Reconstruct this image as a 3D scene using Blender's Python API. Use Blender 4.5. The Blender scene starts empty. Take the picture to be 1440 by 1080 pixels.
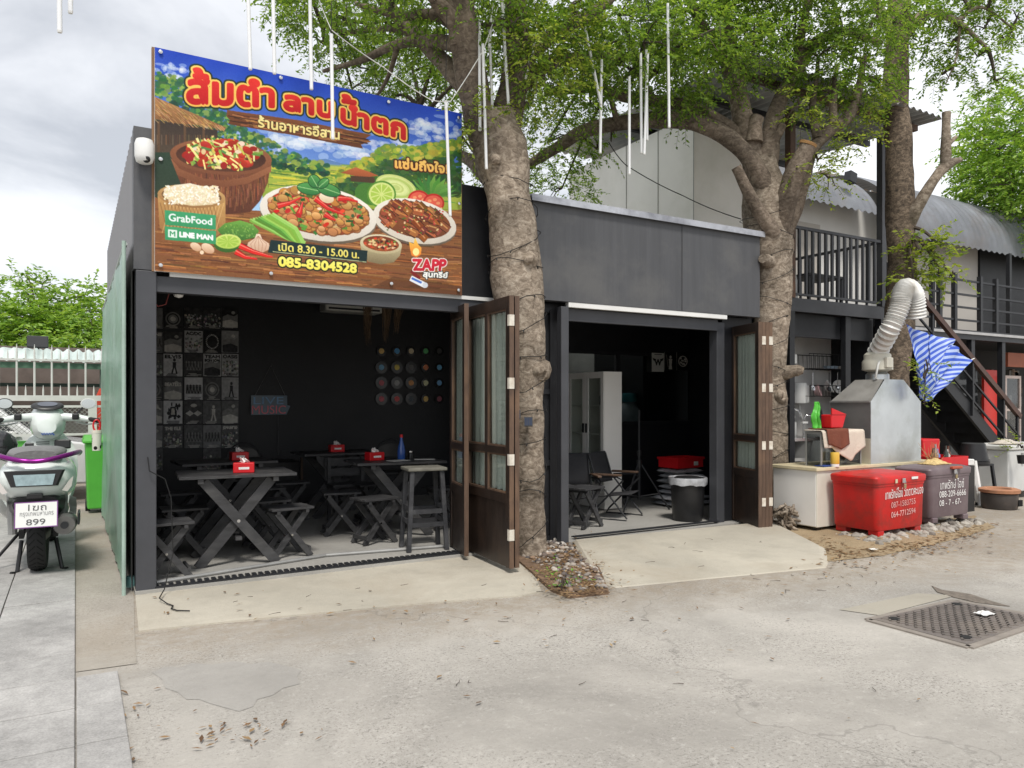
import bpy, math, random
import numpy as np
from mathutils import Vector as V, Matrix
from math import sin, cos, pi, radians as rad
random.seed(7); RNG = np.random.default_rng(7)
scene = bpy.context.scene
COL = scene.collection
# ------------------------------------------------------------------ camera
FPX, HZN, EYE, YAW = 1050.0, 565.0, 1.4, rad(30.3)
cd = bpy.data.cameras.new('camera'); cam = bpy.data.objects.new('camera', cd); COL.objects.link(cam)
cd.sensor_width = 36; cd.lens = 36 * FPX / 1440; cd.shift_y = (HZN - 540) / 1440
cd.clip_start = .05; cd.clip_end = 2000
cam.location = (0, 0, EYE); cam.rotation_euler = (pi / 2, 0, -YAW)
scene.camera = cam
# ------------------------------------------------------------------ sky, sun, exposure
SUN_EL, SUN_AZ = rad(58), rad(200)      # azimuth: where the sun stands, clockwise from +Y
world = bpy.data.worlds.new('World'); scene.world = world; world.use_nodes = True
nt = world.node_tree; nt.nodes.clear()
def wn(t, **k):
    n = nt.nodes.new(t)
    for a, b in k.items(): setattr(n, a, b)
    return n
bg = wn('ShaderNodeBackground'); bg.inputs[1].default_value = .1
wo = wn('ShaderNodeOutputWorld')
sky = wn('ShaderNodeTexSky', sky_type='NISHITA', sun_disc=False)
sky.sun_elevation = SUN_EL; sky.sun_rotation = SUN_AZ
tc = wn('ShaderNodeTexCoord'); mp = wn('ShaderNodeMapping'); mp.inputs['Scale'].default_value = (1, 1, 1.9)
mp.inputs['Location'].default_value = (1.7, .6, .9)
n1 = wn('ShaderNodeTexNoise'); n1.inputs['Scale'].default_value = 2.3; n1.inputs['Detail'].default_value = 7; n1.inputs['Roughness'].default_value = .55
n1.inputs['Distortion'].default_value = .4
cr = wn('ShaderNodeValToRGB')
for p, c in ((.33, (3.3, 3.42, 3.65, 1)), (.45, (5.0, 5.08, 5.25, 1)), (.60, (6.3, 6.33, 6.4, 1))):
    e = cr.color_ramp.elements.new(p); e.color = c
cr.color_ramp.elements.remove(cr.color_ramp.elements[0]); cr.color_ramp.elements.remove(cr.color_ramp.elements[-1])
mx = wn('ShaderNodeMix', data_type='RGBA'); mx.inputs[0].default_value = .9
L = nt.links.new
L(tc.outputs['Generated'], mp.inputs[0]); L(mp.outputs[0], n1.inputs['Vector']); L(n1.outputs[0], cr.inputs[0])
L(sky.outputs[0], mx.inputs[6]); L(cr.outputs[0], mx.inputs[7]); L(mx.outputs[2], bg.inputs[0]); L(bg.outputs[0], wo.inputs[0])
sd = bpy.data.lights.new('sun', 'SUN'); sd.energy = 1.5; sd.angle = rad(12); sd.color = (1, .95, .88)
so = bpy.data.objects.new('sun', sd); COL.objects.link(so)
so.rotation_euler = V((sin(SUN_AZ) * cos(SUN_EL), cos(SUN_AZ) * cos(SUN_EL), sin(SUN_EL))).to_track_quat('Z', 'Y').to_euler()
vs = scene.view_settings; vs.view_transform = 'Standard'; vs.look = 'None'; vs.gamma = 1; vs.use_curve_mapping = False
vs.exposure = .98
scene.cycles.max_bounces = 8; scene.cycles.diffuse_bounces = 4; scene.cycles.transparent_max_bounces = 12
scene.cycles.use_denoising = True; scene.cycles.caustics_reflective = False; scene.cycles.caustics_refractive = False
# ------------------------------------------------------------------ measuring: photograph pixel -> point on a real plane
FW = V((sin(YAW), cos(YAW), 0)); RT = V((cos(YAW), -sin(YAW), 0)); UP = V((0, 0, 1)); C0 = V((0, 0, EYE))
def ray(x, y): return FW + RT * ((x - 720) / FPX) + UP * ((HZN - y) / FPX)
def PZ(x, y, d): return C0 + ray(x, y) * d
def PY(x, y, Y): r = ray(x, y); return C0 + r * (Y / r.y)
def PX(x, y, X): r = ray(x, y); return C0 + r * (X / r.x)
def PG(x, y, z=0.): r = ray(x, y); return C0 + r * ((z - EYE) / r.z)
# ------------------------------------------------------------------ materials
def _nodes(name):
    m = bpy.data.materials.new(name); m.use_nodes = True
    t = m.node_tree; b = t.nodes['Principled BSDF']
    return m, t, b
def M(name, col, rough=.6, var=.18, scale=6., bump=.0, bscale=None, metal=0., spec=.4, stain=None, sscale=1.5, samt=.5, stretch=(1, 1, 1), trans=0., coat=0.):
    m, t, b = _nodes(name); N = t.nodes.new; K = t.links.new
    tc = N('ShaderNodeTexCoord'); mp = N('ShaderNodeMapping'); mp.inputs['Scale'].default_value = stretch
    K(tc.outputs['Object'], mp.inputs[0])
    nz = N('ShaderNodeTexNoise'); nz.inputs['Scale'].default_value = scale; nz.inputs['Detail'].default_value = 6; nz.inputs['Roughness'].default_value = .6
    K(mp.outputs[0], nz.inputs['Vector'])
    r = N('ShaderNodeMapRange'); r.inputs[1].default_value = .25; r.inputs[2].default_value = .75
    r.inputs[3].default_value = 1 - var; r.inputs[4].default_value = 1 + var
    K(nz.outputs[0], r.inputs[0])
    mul = N('ShaderNodeMix'); mul.data_type = 'RGBA'; mul.blend_type = 'MULTIPLY'; mul.inputs[0].default_value = 1
    mul.inputs[6].default_value = (*col, 1); K(r.outputs[0], mul.inputs[7])
    out = mul.outputs[2]
    if stain:
        n2 = N('ShaderNodeTexNoise'); n2.inputs['Scale'].default_value = sscale; n2.inputs['Detail'].default_value = 8; n2.inputs['Roughness'].default_value = .65
        K(tc.outputs['Object'], n2.inputs['Vector'])
        r2 = N('ShaderNodeMapRange'); r2.inputs[1].default_value = .48; r2.inputs[2].default_value = .68; r2.inputs[3].default_value = 0; r2.inputs[4].default_value = samt
        K(n2.outputs[0], r2.inputs[0])
        ms = N('ShaderNodeMix'); ms.data_type = 'RGBA'; K(r2.outputs[0], ms.inputs[0]); K(out, ms.inputs[6]); ms.inputs[7].default_value = (*stain, 1)
        out = ms.outputs[2]
    K(out, b.inputs['Base Color'])
    rr = N('ShaderNodeMapRange'); rr.inputs[3].default_value = max(.03, rough - .1); rr.inputs[4].default_value = min(1, rough + .1)
    K(nz.outputs[0], rr.inputs[0]); K(rr.outputs[0], b.inputs['Roughness'])
    b.inputs['Metallic'].default_value = metal; b.inputs['Specular IOR Level'].default_value = spec
    if coat: b.inputs['Coat Weight'].default_value = coat; b.inputs['Coat Roughness'].default_value = .1
    if bump:
        nb = N('ShaderNodeTexNoise'); nb.inputs['Scale'].default_value = bscale or scale * 4; nb.inputs['Detail'].default_value = 5
        K(mp.outputs[0], nb.inputs['Vector'])
        bm = N('ShaderNodeBump'); bm.inputs['Strength'].default_value = bump; bm.inputs['Distance'].default_value = .02
        K(nb.outputs[0], bm.inputs['Height']); K(bm.outputs[0], b.inputs['Normal'])
    return m
def M_island(name, cols, rough=.6, transl=0., bump=0., mott=0.):
    """every loose piece of the mesh takes its own colour from the ramp"""
    m, t, b = _nodes(name); N = t.nodes.new; K = t.links.new
    g = N('ShaderNodeNewGeometry'); cr = N('ShaderNodeValToRGB'); el = cr.color_ramp.elements
    while len(el) < len(cols): el.new(.5)
    for i, c in enumerate(cols): el[i].position = i / (len(cols) - 1); el[i].color = (*c, 1)
    K(g.outputs['Random Per Island'], cr.inputs[0]); K(cr.outputs[0], b.inputs['Base Color'])
    if mott:
        tc = N('ShaderNodeTexCoord'); out = cr.outputs[0]
        for sc_, k_ in ((1.6, .5), (14, .3), (90, .45)):
            nz = N('ShaderNodeTexNoise'); nz.inputs['Scale'].default_value = sc_; nz.inputs['Detail'].default_value = 8; nz.inputs['Roughness'].default_value = .7; K(tc.outputs['Object'], nz.inputs['Vector'])
            r = N('ShaderNodeMapRange'); r.inputs[1].default_value = .3; r.inputs[2].default_value = .7; r.inputs[3].default_value = 1 - mott * k_; r.inputs[4].default_value = 1 + mott * k_; K(nz.outputs[0], r.inputs[0])
            mm = N('ShaderNodeMix'); mm.data_type = 'RGBA'; mm.blend_type = 'MULTIPLY'; mm.inputs[0].default_value = 1; K(out, mm.inputs[6]); K(r.outputs[0], mm.inputs[7]); out = mm.outputs[2]
        K(out, b.inputs['Base Color'])
    b.inputs['Roughness'].default_value = rough; b.inputs['Specular IOR Level'].default_value = .3
    if transl:
        tr = N('ShaderNodeBsdfTranslucent'); mix = N('ShaderNodeMixShader'); mix.inputs[0].default_value = transl
        mm = N('ShaderNodeMix'); mm.data_type = 'RGBA'; mm.blend_type = 'MULTIPLY'; mm.inputs[0].default_value = 1
        K(cr.outputs[0], mm.inputs[6]); mm.inputs[7].default_value = (1.5, 1.45, .7, 1); K(mm.outputs[2], tr.inputs[0])
        K(b.outputs[0], mix.inputs[1]); K(tr.outputs[0], mix.inputs[2]); K(mix.outputs[0], t.nodes['Material Output'].inputs[0])
    if bump:
        nb = N('ShaderNodeTexNoise'); nb.inputs['Scale'].default_value = 60; bm = N('ShaderNodeBump'); bm.inputs['Strength'].default_value = bump
        bm.inputs['Distance'].default_value = .01
        K(nb.outputs[0], bm.inputs['Height']); K(bm.outputs[0], b.inputs['Normal'])
    return m
def M_print(name, rough=.5):
    m, t, b = _nodes(name); a = t.nodes.new('ShaderNodeAttribute'); a.attribute_name = 'Col'
    t.links.new(a.outputs['Color'], b.inputs['Base Color']); b.inputs['Roughness'].default_value = rough; b.inputs['Specular IOR Level'].default_value = .25
    return m
def M_glass(name, tint=(.75, .85, .82), clear=.85, rough=.03):
    m, t, b = _nodes(name); N = t.nodes.new; K = t.links.new; t.nodes.remove(b)
    tr = N('ShaderNodeBsdfTransparent'); tr.inputs[0].default_value = (*[c * clear for c in tint], 1)
    gl = N('ShaderNodeBsdfGlossy'); gl.inputs['Roughness'].default_value = rough
    lw = N('ShaderNodeLayerWeight'); fr = N('ShaderNodeMath'); fr.operation = 'POWER'; fr.inputs[1].default_value = 4.; K(lw.outputs['Facing'], fr.inputs[0])
    ma = N('ShaderNodeMath'); ma.operation = 'MULTIPLY_ADD'; ma.inputs[1].default_value = .8; ma.inputs[2].default_value = .06; K(fr.outputs[0], ma.inputs[0]); mix = N('ShaderNodeMixShader')
    K(ma.outputs[0], mix.inputs[0]); K(tr.outputs[0], mix.inputs[1]); K(gl.outputs[0], mix.inputs[2]); K(mix.outputs[0], t.nodes['Material Output'].inputs[0])
    return m
def M_bark(name, c0, c1, c2):
    m, t, b = _nodes(name); N = t.nodes.new; K = t.links.new
    tc = N('ShaderNodeTexCoord'); mp = N('ShaderNodeMapping'); mp.inputs['Scale'].default_value = (8, 8, 11); K(tc.outputs['Object'], mp.inputs[0])
    nz = N('ShaderNodeTexNoise'); nz.inputs['Scale'].default_value = 2.2; nz.inputs['Detail'].default_value = 9; nz.inputs['Roughness'].default_value = .68; nz.inputs['Distortion'].default_value = .7
    K(mp.outputs[0], nz.inputs['Vector'])
    cr = N('ShaderNodeValToRGB'); el = cr.color_ramp.elements; el.new(.5)
    for e, p, c in zip(el, (.32, .5, .66), (c0, c1, c2)): e.position = p; e.color = (*c, 1)
    n2 = N('ShaderNodeTexNoise'); n2.inputs['Scale'].default_value = 2.3; n2.inputs['Detail'].default_value = 4; K(tc.outputs['Object'], n2.inputs['Vector'])
    r2 = N('ShaderNodeMapRange'); r2.inputs[1].default_value = .35; r2.inputs[2].default_value = .65; r2.inputs[3].default_value = .6; r2.inputs[4].default_value = 1.15
    K(n2.outputs[0], r2.inputs[0])
    mul = N('ShaderNodeMix'); mul.data_type = 'RGBA'; mul.blend_type = 'MULTIPLY'; mul.inputs[0].default_value = 1
    K(nz.outputs[0], cr.inputs[0]); K(cr.outputs[0], mul.inputs[6]); K(r2.outputs[0], mul.inputs[7]); K(mul.outputs[2], b.inputs['Base Color'])
    b.inputs['Roughness'].default_value = .9; b.inputs['Specular IOR Level'].default_value = .15
    bm = N('ShaderNodeBump'); bm.inputs['Strength'].default_value = .6; bm.inputs['Distance'].default_value = .015
    K(nz.outputs[0], bm.inputs['Height']); K(bm.outputs[0], b.inputs['Normal'])
    return m
def M_ground(name, base, dark, light, specks=.5, big=.5, warm=None, crack=0., band=False):
    """worn concrete: broad tone patches, fine exposed aggregate, stains and hairline cracks"""
    m, t, b = _nodes(name); N = t.nodes.new; K = t.links.new
    tc = N('ShaderNodeTexCoord'); co = tc.outputs['Object']
    def noise(s, d=6, r=.6, dist=0):
        n = N('ShaderNodeTexNoise'); n.inputs['Scale'].default_value = s; n.inputs['Detail'].default_value = d; n.inputs['Roughness'].default_value = r
        n.inputs['Distortion'].default_value = dist; K(co, n.inputs['Vector']); return n.outputs[0]
    def ramp(x, a, c, lo=0, hi=1):
        r = N('ShaderNodeMapRange'); r.inputs[1].default_value = a; r.inputs[2].default_value = c; r.inputs[3].default_value = lo; r.inputs[4].default_value = hi; K(x, r.inputs[0]); return r.outputs[0]
    def mix(f, a, c):
        x = N('ShaderNodeMix'); x.data_type = 'RGBA'
        K(f, x.inputs[0])
        for s, v in ((6, a), (7, c)):
            if isinstance(v, tuple): x.inputs[s].default_value = (*v, 1)
            else: K(v, x.inputs[s])
        return x.outputs[2]
    nb = noise(.55, 9, .66, .5)
    c = mix(ramp(nb, .35, .66), tuple(k * (1 - .3 * big) for k in base), tuple(k * (1 + .2 * big) for k in base))
    c = mix(ramp(noise(2.2, 9, .7), .5, .72, 0, .6), c, tuple(k * .72 for k in base))
    if warm: c = mix(ramp(noise(.9, 7, .65, .8), .5, .68, 0, .7), c, warm)
    def mul(a, f):
        x = N('ShaderNodeMath'); x.operation = 'MULTIPLY'; K(a, x.inputs[0])
        if isinstance(f, float): x.inputs[1].default_value = f
        else: K(f, x.inputs[1])
        return x.outputs[0]
    worn = ramp(noise(1.3, 8, .7, .6), .42, .62, .15, 1)
    c = mix(mul(ramp(noise(34, 9, .85), .5, .66, 0, .7 * specks), worn), c, light)
    c = mix(mul(ramp(noise(58, 3, .6), .56, .63, 0, specks), worn), c, dark)
    c = mix(mul(ramp(noise(120, 2, .6), .56, .66, 0, .8 * specks), worn), c, dark)
    c = mix(ramp(noise(17, 9, .8, .4), .56, .72, 0, .5 * specks), c, light)
    c = mix(ramp(noise(6, 9, .8, 1.), .58, .75, 0, .45 * big), c, tuple(k * .6 for k in base))
    if band:
        sx = N('ShaderNodeSeparateXYZ'); K(co, sx.inputs[0]); a_ = N('ShaderNodeMath'); a_.operation = 'MULTIPLY_ADD'; K(sx.outputs[0], a_.inputs[0]); a_.inputs[1].default_value = .19; K(sx.outputs[1], a_.inputs[2])
        b_ = N('ShaderNodeMath'); b_.operation = 'ADD'; K(a_.outputs[0], b_.inputs[0]); K(mul(noise(2.2, 7, .7), 1.1), b_.inputs[1])
        c = mix(mul(ramp(b_.outputs[0], 4.75, 5.55, 0, .75), ramp(noise(9, 8, .75), .35, .6, .25, 1)), c, (.285, .235, .175))
    vo = N('ShaderNodeTexVoronoi'); vo.feature = 'DISTANCE_TO_EDGE'; vo.inputs['Scale'].default_value = .33
    mp = N('ShaderNodeVectorMath'); mp.operation = 'ADD'; nw = N('ShaderNodeTexNoise'); nw.inputs['Scale'].default_value = 1.4; nw.inputs['Detail'].default_value = 6
    K(co, nw.inputs['Vector']); K(co, mp.inputs[0]); K(nw.outputs[1], mp.inputs[1]); K(mp.outputs[0], vo.inputs['Vector'])
    crk = ramp(vo.outputs[0], .001, .003, crack, 0)
    c = mix(crk, c, tuple(k * .3 for k in base))
    K(c, b.inputs['Base Color']); b.inputs['Roughness'].default_value = .88; b.inputs['Specular IOR Level'].default_value = .25
    bm = N('ShaderNodeBump'); bm.inputs['Strength'].default_value = .6; bm.inputs['Distance'].default_value = .009
    K(noise(42, 6, .75), bm.inputs['Height']); K(bm.outputs[0], b.inputs['Normal'])
    return m
# ------------------------------------------------------------------ objects
def tag(o, label=None, cat=None, group=None, kind=None):
    if label: o['label'] = label
    if cat: o['category'] = cat
    if group: o['group'] = group
    if kind: o['kind'] = kind
    return o
def thing(name, label, cat, loc=(0, 0, 0), rz=0., group=None, scale=1.):
    o = bpy.data.objects.new(name, None); COL.objects.link(o); o.empty_display_size = .1
    o.location = loc; o.rotation_euler = (0, 0, rz); o.scale = (scale,) * 3
    return tag(o, label, cat, group)
def mbasis(o): return Matrix.LocRotScale(o.location, o.rotation_euler, o.scale)
def mw(o):
    m = mbasis(o)
    while o.parent: o = o.parent; m = mbasis(o) @ m
    return m
def copy_tree(o, parent=None):
    c = o.copy(); COL.objects.link(c)
    if parent: c.parent = parent
    for ch in list(o.children): copy_tree(ch, c)
    return c
def frame(d, up=V((0, 0, 1))):
    d = d.normalized()
    if abs(d.dot(up)) > .98: up = V((1, 0, 0))
    s = d.cross(up).normalized(); return s, s.cross(d)
class MB:
    def __init__(s): s.v = []; s.f = []; s.m = []; s.k = 0
    def add(s, vs, fs, mi=None):
        n = len(s.v); s.v += [tuple(p) for p in vs]
        for f in fs: s.f.append(tuple(i + n for i in f)); s.m.append(s.k if mi is None else mi)
        return s
    def box(s, c, d, R=None, mi=None):
        h = [x / 2 for x in d]; vs = []
        for z in (-1, 1):
            for x, y in ((-1, -1), (1, -1), (1, 1), (-1, 1)):
                p = V((x * h[0], y * h[1], z * h[2]));  p = R @ p if R else p
                vs.append(p + V(c))
        return s.add(vs, [(3, 2, 1, 0), (4, 5, 6, 7), (0, 1, 5, 4), (1, 2, 6, 5), (2, 3, 7, 6), (3, 0, 4, 7)], mi)
    def bb(s, x0, y0, z0, x1, y1, z1, mi=None):
        return s.box(((x0 + x1) / 2, (y0 + y1) / 2, (z0 + z1) / 2), (abs(x1 - x0), abs(y1 - y0), abs(z1 - z0)), None, mi)
    def beam(s, a, b, w, h, up=V((0, 0, 1)), mi=None):
        a = V(a); b = V(b); d = b - a; x, u = frame(d, up); y = d.normalized()
        R = Matrix((x, y, u)).transposed()
        return s.box((a + b) / 2, (w, d.length, h), R, mi)
    def tube(s, pts, r, n=8, cap=True, mi=None):
        pts = [V(p) for p in pts]; rs = r if hasattr(r, '__len__') else [r] * len(pts)
        vs = []; up = None
        for i, p in enumerate(pts):
            d = (pts[min(i + 1, len(pts) - 1)] - pts[max(i - 1, 0)])
            d = d.normalized() if d.length > 1e-9 else V((0, 0, 1))
            if up is None: x, up = frame(d)
            else:
                x = d.cross(up)
                if x.length < 1e-6: x, up = frame(d)
                x.normalize(); up = x.cross(d)
            vs += [p + (x * cos(2 * pi * k / n) + up * sin(2 * pi * k / n)) * rs[i] for k in range(n)]
        fs = [(i * n + k, i * n + (k + 1) % n, (i + 1) * n + (k + 1) % n, (i + 1) * n + k) for i in range(len(pts) - 1) for k in range(n)]
        if cap: fs += [tuple(range(n - 1, -1, -1)), tuple((len(pts) - 1) * n + k for k in range(n))]
        return s.add(vs, fs, mi)
    def cyl(s, a, b, r0, r1=None, n=16, mi=None): return s.tube([a, b], [r0, r0 if r1 is None else r1], n, True, mi)
    def lathe(s, prof, n=24, o=(0, 0, 0), R=None, mi=None):
        o = V(o); vs = []
        for r, z in prof:
            for k in range(n):
                p = V((r * cos(2 * pi * k / n), r * sin(2 * pi * k / n), z)); vs.append((R @ p if R else p) + o)
        fs = [(i * n + k, i * n + (k + 1) % n, (i + 1) * n + (k + 1) % n, (i + 1) * n + k) for i in range(len(prof) - 1) for k in range(n)]
        if prof[0][0] > 1e-4: fs.append(tuple(range(n - 1, -1, -1)))
        if prof[-1][0] > 1e-4: fs.append(tuple((len(prof) - 1) * n + k for k in range(n)))
        return s.add(vs, fs, mi)
    def loft(s, rings, cap=True, mi=None):
        n = len(rings[0]); vs = [p for r in rings for p in r]
        fs = [(i * n + k, i * n + (k + 1) % n, (i + 1) * n + (k + 1) % n, (i + 1) * n + k) for i in range(len(rings) - 1) for k in range(n)]
        if cap: fs += [tuple(range(n - 1, -1, -1)), tuple((len(rings) - 1) * n + k for k in range(n))]
        return s.add(vs, fs, mi)
    def prism(s, pts, n, mi=None):
        """outline pts (3d) pushed along vector n"""
        k = len(pts); n = V(n); pts = [V(p) for p in pts]
        return s.add(pts + [p + n for p in pts], [tuple(range(k - 1, -1, -1)), tuple(range(k, 2 * k))] + [(i, (i + 1) % k, k + (i + 1) % k, k + i) for i in range(k)], mi)
    def grid(s, fn, nu, nv, mi=None):
        vs = [fn(i / nu, j / nv) for j in range(nv + 1) for i in range(nu + 1)]
        return s.add(vs, [(j * (nu + 1) + i, j * (nu + 1) + i + 1, (j + 1) * (nu + 1) + i + 1, (j + 1) * (nu + 1) + i) for j in range(nv) for i in range(nu)], mi)
    def build(s, name, mat, parent=None, world=True, smooth=None, bevel=0., solid=0.):
        vs = s.v
        if parent and world:
            im = mw(parent).inverted(); vs = [im @ V(p) for p in s.v]
        me = bpy.data.meshes.new(name); me.from_pydata([tuple(p) for p in vs], [], s.f)
        mats = mat if isinstance(mat, (list, tuple)) else [mat]
        for m_ in mats: me.materials.append(m_)
        if len(mats) > 1: me.polygons.foreach_set('material_index', s.m)
        if smooth is not None:
            me.polygons.foreach_set('use_smooth', [True] * len(me.polygons)); me.set_sharp_from_angle(angle=rad(smooth))
        me.update()
        o = bpy.data.objects.new(name, me); COL.objects.link(o)
        if parent: o.parent = parent
        if solid: md = o.modifiers.new('solid', 'SOLIDIFY'); md.thickness = solid; md.offset = 0
        if bevel:
            md = o.modifiers.new('bevel', 'BEVEL'); md.width = bevel; md.segments = 2; md.limit_method = 'ANGLE'; md.angle_limit = rad(40)
        return o
def struct(mb, name, mat, **k): return tag(mb.build(name, mat, **k), kind='structure')
def one(mb, name, mat, label, cat, group=None, **k): return tag(mb.build(name, mat, **k), label, cat, group)
def rough_(o, amt, scale=3.):
    """displace a mesh's own vertices a little"""
    from mathutils import noise
    for v in o.data.vertices: v.co += v.normal * amt * noise.noise(v.co * scale)
def np_mesh(name, verts, quads, mat, parent=None, label=None, cat=None, kind=None, tri=False):
    me = bpy.data.meshes.new(name); k = 3 if tri else 4
    verts = np.asarray(verts, np.float32); quads = np.asarray(quads, np.int32)
    if parent:
        im = np.array(mw(parent).inverted()); verts = verts @ im[:3, :3].T + im[:3, 3]
    me.vertices.add(len(verts)); me.vertices.foreach_set('co', verts.astype(np.float32).ravel())
    me.loops.add(quads.size); me.loops.foreach_set('vertex_index', quads.ravel().astype(np.int32))
    me.polygons.add(len(quads)); me.polygons.foreach_set('loop_start', np.arange(0, quads.size, k, dtype=np.int32))
    me.update(calc_edges=True); me.materials.append(mat)
    o = bpy.data.objects.new(name, me); COL.objects.link(o)
    if parent: o.parent = parent
    return tag(o, label, cat, kind=kind)
# ------------------------------------------------------------------ writing
_txt = {}
def text_tris(body):
    """glyph outlines as triangles, fitted to a unit box; also the box's aspect"""
    if body in _txt: return _txt[body]
    c = bpy.data.curves.new('glyphs', 'FONT'); c.body = body; c.size = 1; c.resolution_u = 6
    o = bpy.data.objects.new('glyphs', c); COL.objects.link(o)
    me = o.to_mesh(); me.calc_loop_triangles()
    v = np.array([p.co[:2] for p in me.vertices]); t = np.array([x.vertices[:] for x in me.loop_triangles])
    o.to_mesh_clear(); bpy.data.objects.remove(o); bpy.data.curves.remove(c)
    lo = v.min(0); sz = v.max(0) - lo; v = (v - lo) / sz
    _txt[body] = (v, t, sz[0] / sz[1]); return _txt[body]
def lettering(name, body, tl, tr, bl, mat, parent, off=.002, wob=0., world=True):
    """flat letters filling the parallelogram tl, tr, bl"""
    v, t, _ = text_tris(body); tl, tr, bl = V(tl), V(tr), V(bl)
    n = (bl - tl).cross(tr - tl).normalized()
    mb = MB(); mb.add([bl + (tr - tl) * x + (tl - bl) * y + n * (off + 0) for x, y in v], [tuple(i) for i in t])
    return mb.build(name, mat, parent, world=world)
class Paint:
    """numpy canvas for printed pictures (sRGB 0..1)"""
    def __init__(s, W, H, bg=(.5, .5, .5), fn=None):
        s.W, s.H = W, H; s.a = np.ones((H, W, 3)) * np.array(bg); s.fn = fn or (lambda x, y: (x, y))
    def mask(s, pts, raw=False):
        p = np.array([q if raw else s.fn(*q) for q in pts], float)
        x0, y0 = np.floor(p.min(0)).astype(int) - 1; x1, y1 = np.ceil(p.max(0)).astype(int) + 1
        x0, y0, x1, y1 = max(x0, 0), max(y0, 0), min(x1, s.W), min(y1, s.H)
        if x1 <= x0 or y1 <= y0: return None
        X = np.arange(x0, x1) + .5; Y = (np.arange(y0, y1) + .5)
        inside = np.zeros((y1 - y0, x1 - x0), bool)
        q = np.roll(p, -1, 0)
        for (ax, ay), (bx, by) in zip(p, q):
            if ay == by: continue
            c = (ay > Y) != (by > Y)
            if not c.any(): continue
            xi = ax + (Y[c] - ay) / (by - ay) * (bx - ax)
            inside[c] ^= X[None, :] < xi[:, None]
        return (y0, y1, x0, x1), inside
    def put(s, box, m, col, col2=None, alpha=1., grain=0.):
        y0, y1, x0, x1 = box; c = np.array(col, float) / 255
        if col2 is not None:
            t = np.linspace(0, 1, y1 - y0)[:, None, None]; c = c * (1 - t) + np.array(col2, float) / 255 * t
        if grain: c = c + RNG.normal(0, grain, (y1 - y0, x1 - x0, 1))
        w = (m.astype(float) * alpha)[..., None]
        s.a[y0:y1, x0:x1] = s.a[y0:y1, x0:x1] * (1 - w) + c * w
    def poly(s, pts, col, col2=None, alpha=1., grain=0.):
        r = s.mask(pts)
        if r: s.put(r[0], r[1], col, col2, alpha, grain)
    def ell(s, cx, cy, rx, ry, col, col2=None, rot=0., alpha=1., a0=0, a1=360, n=30, grain=0.):
        c, d = cos(rad(rot)), sin(rad(rot)); P = []
        for k in range(n):
            t = rad(a0 + (a1 - a0) * k / (n - 1 if a1 - a0 < 360 else n)); x, y = rx * cos(t), ry * sin(t); P.append((cx + x * c - y * d, cy + x * d + y * c))
        s.poly(P, col, col2, alpha, grain)
    def stroke(s, pts, w, col, alpha=1., taper=False):
        pts = [np.array(p, float) for p in pts]; A = []; B = []
        for i, p in enumerate(pts):
            d = pts[min(i + 1, len(pts) - 1)] - pts[max(i - 1, 0)]; d /= (np.hypot(*d) + 1e-9); n = np.array([-d[1], d[0]])
            ww = w / 2 * (1 - .8 * i / (len(pts) - 1) if taper else 1); A.append(p + n * ww); B.append(p - n * ww)
        s.poly(A + B[::-1], col, None, alpha)
    def text(s, body, tl, tr, br, bl, layers):
        """layers: list of (grow px, colour, colour2)"""
        v, t, _ = text_tris(body); tl, tr, br, bl = [np.array(s.fn(*p)) for p in (tl, tr, br, bl)]
        x = v[:, :1]; y = v[:, 1:]
        p = (tl * (1 - x) + tr * x) * y + (bl * (1 - x) + br * x) * (1 - y)
        g = max(l[0] for l in layers) + 3
        x0, y0 = np.floor(p.min(0)).astype(int) - g; x1, y1 = np.ceil(p.max(0)).astype(int) + g
        m = np.zeros((y1 - y0, x1 - x0), bool); X = np.arange(x0, x1) + .5; Y = np.arange(y0, y1) + .5
        for tri in t:
            q = p[tri]; a = np.floor(q.min(0)).astype(int); b = np.ceil(q.max(0)).astype(int) + 1
            xs = X[a[0] - x0:b[0] - x0]; ys = Y[a[1] - y0:b[1] - y0, None]
            e = [(q[(k + 1) % 3, 0] - q[k, 0]) * (ys - q[k, 1]) - (q[(k + 1) % 3, 1] - q[k, 1]) * (xs - q[k, 0]) for k in range(3)]
            m[a[1] - y0:b[1] - y0, a[0] - x0:b[0] - x0] |= ((e[0] >= 0) & (e[1] >= 0) & (e[2] >= 0)) | ((e[0] <= 0) & (e[1] <= 0) & (e[2] <= 0))
        for gr, c, c2 in layers:
            k = m.copy(); h, w = m.shape
            if gr:
                for dx in range(-gr, gr + 1):
                    for dy in range(-gr, gr + 1):
                        if dx * dx + dy * dy > gr * gr + .5: continue
                        k[max(0, dy):h + min(0, dy), max(0, dx):w + min(0, dx)] |= m[max(0, -dy):h + min(0, -dy), max(0, -dx):w + min(0, -dx)]
            Y0, Y1, X0, X1 = max(y0, 0), min(y1, s.H), max(x0, 0), min(x1, s.W)
            if Y1 > Y0 and X1 > X0: s.put((Y0, Y1, X0, X1), k[Y0 - y0:Y1 - y0, X0 - x0:X1 - x0], c, c2)
    def noise(s, cell, seed=0):
        r = np.random.default_rng(seed); h, w = s.H, s.W; cx, cy = cell
        g = r.random((int(h / cy) + 3, int(w / cx) + 3)); y = np.arange(h) / cy; x = np.arange(w) / cx
        yi = y.astype(int); xi = x.astype(int); fy = (y - yi)[:, None]; fx = (x - xi)[None]
        fy = fy * fy * (3 - 2 * fy); fx = fx * fx * (3 - 2 * fx)
        a = g[yi][:, xi]; b = g[yi][:, xi + 1]; c = g[yi + 1][:, xi]; d = g[yi + 1][:, xi + 1]
        return (a * (1 - fx) + b * fx) * (1 - fy) + (c * (1 - fx) + d * fx) * fy
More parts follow.
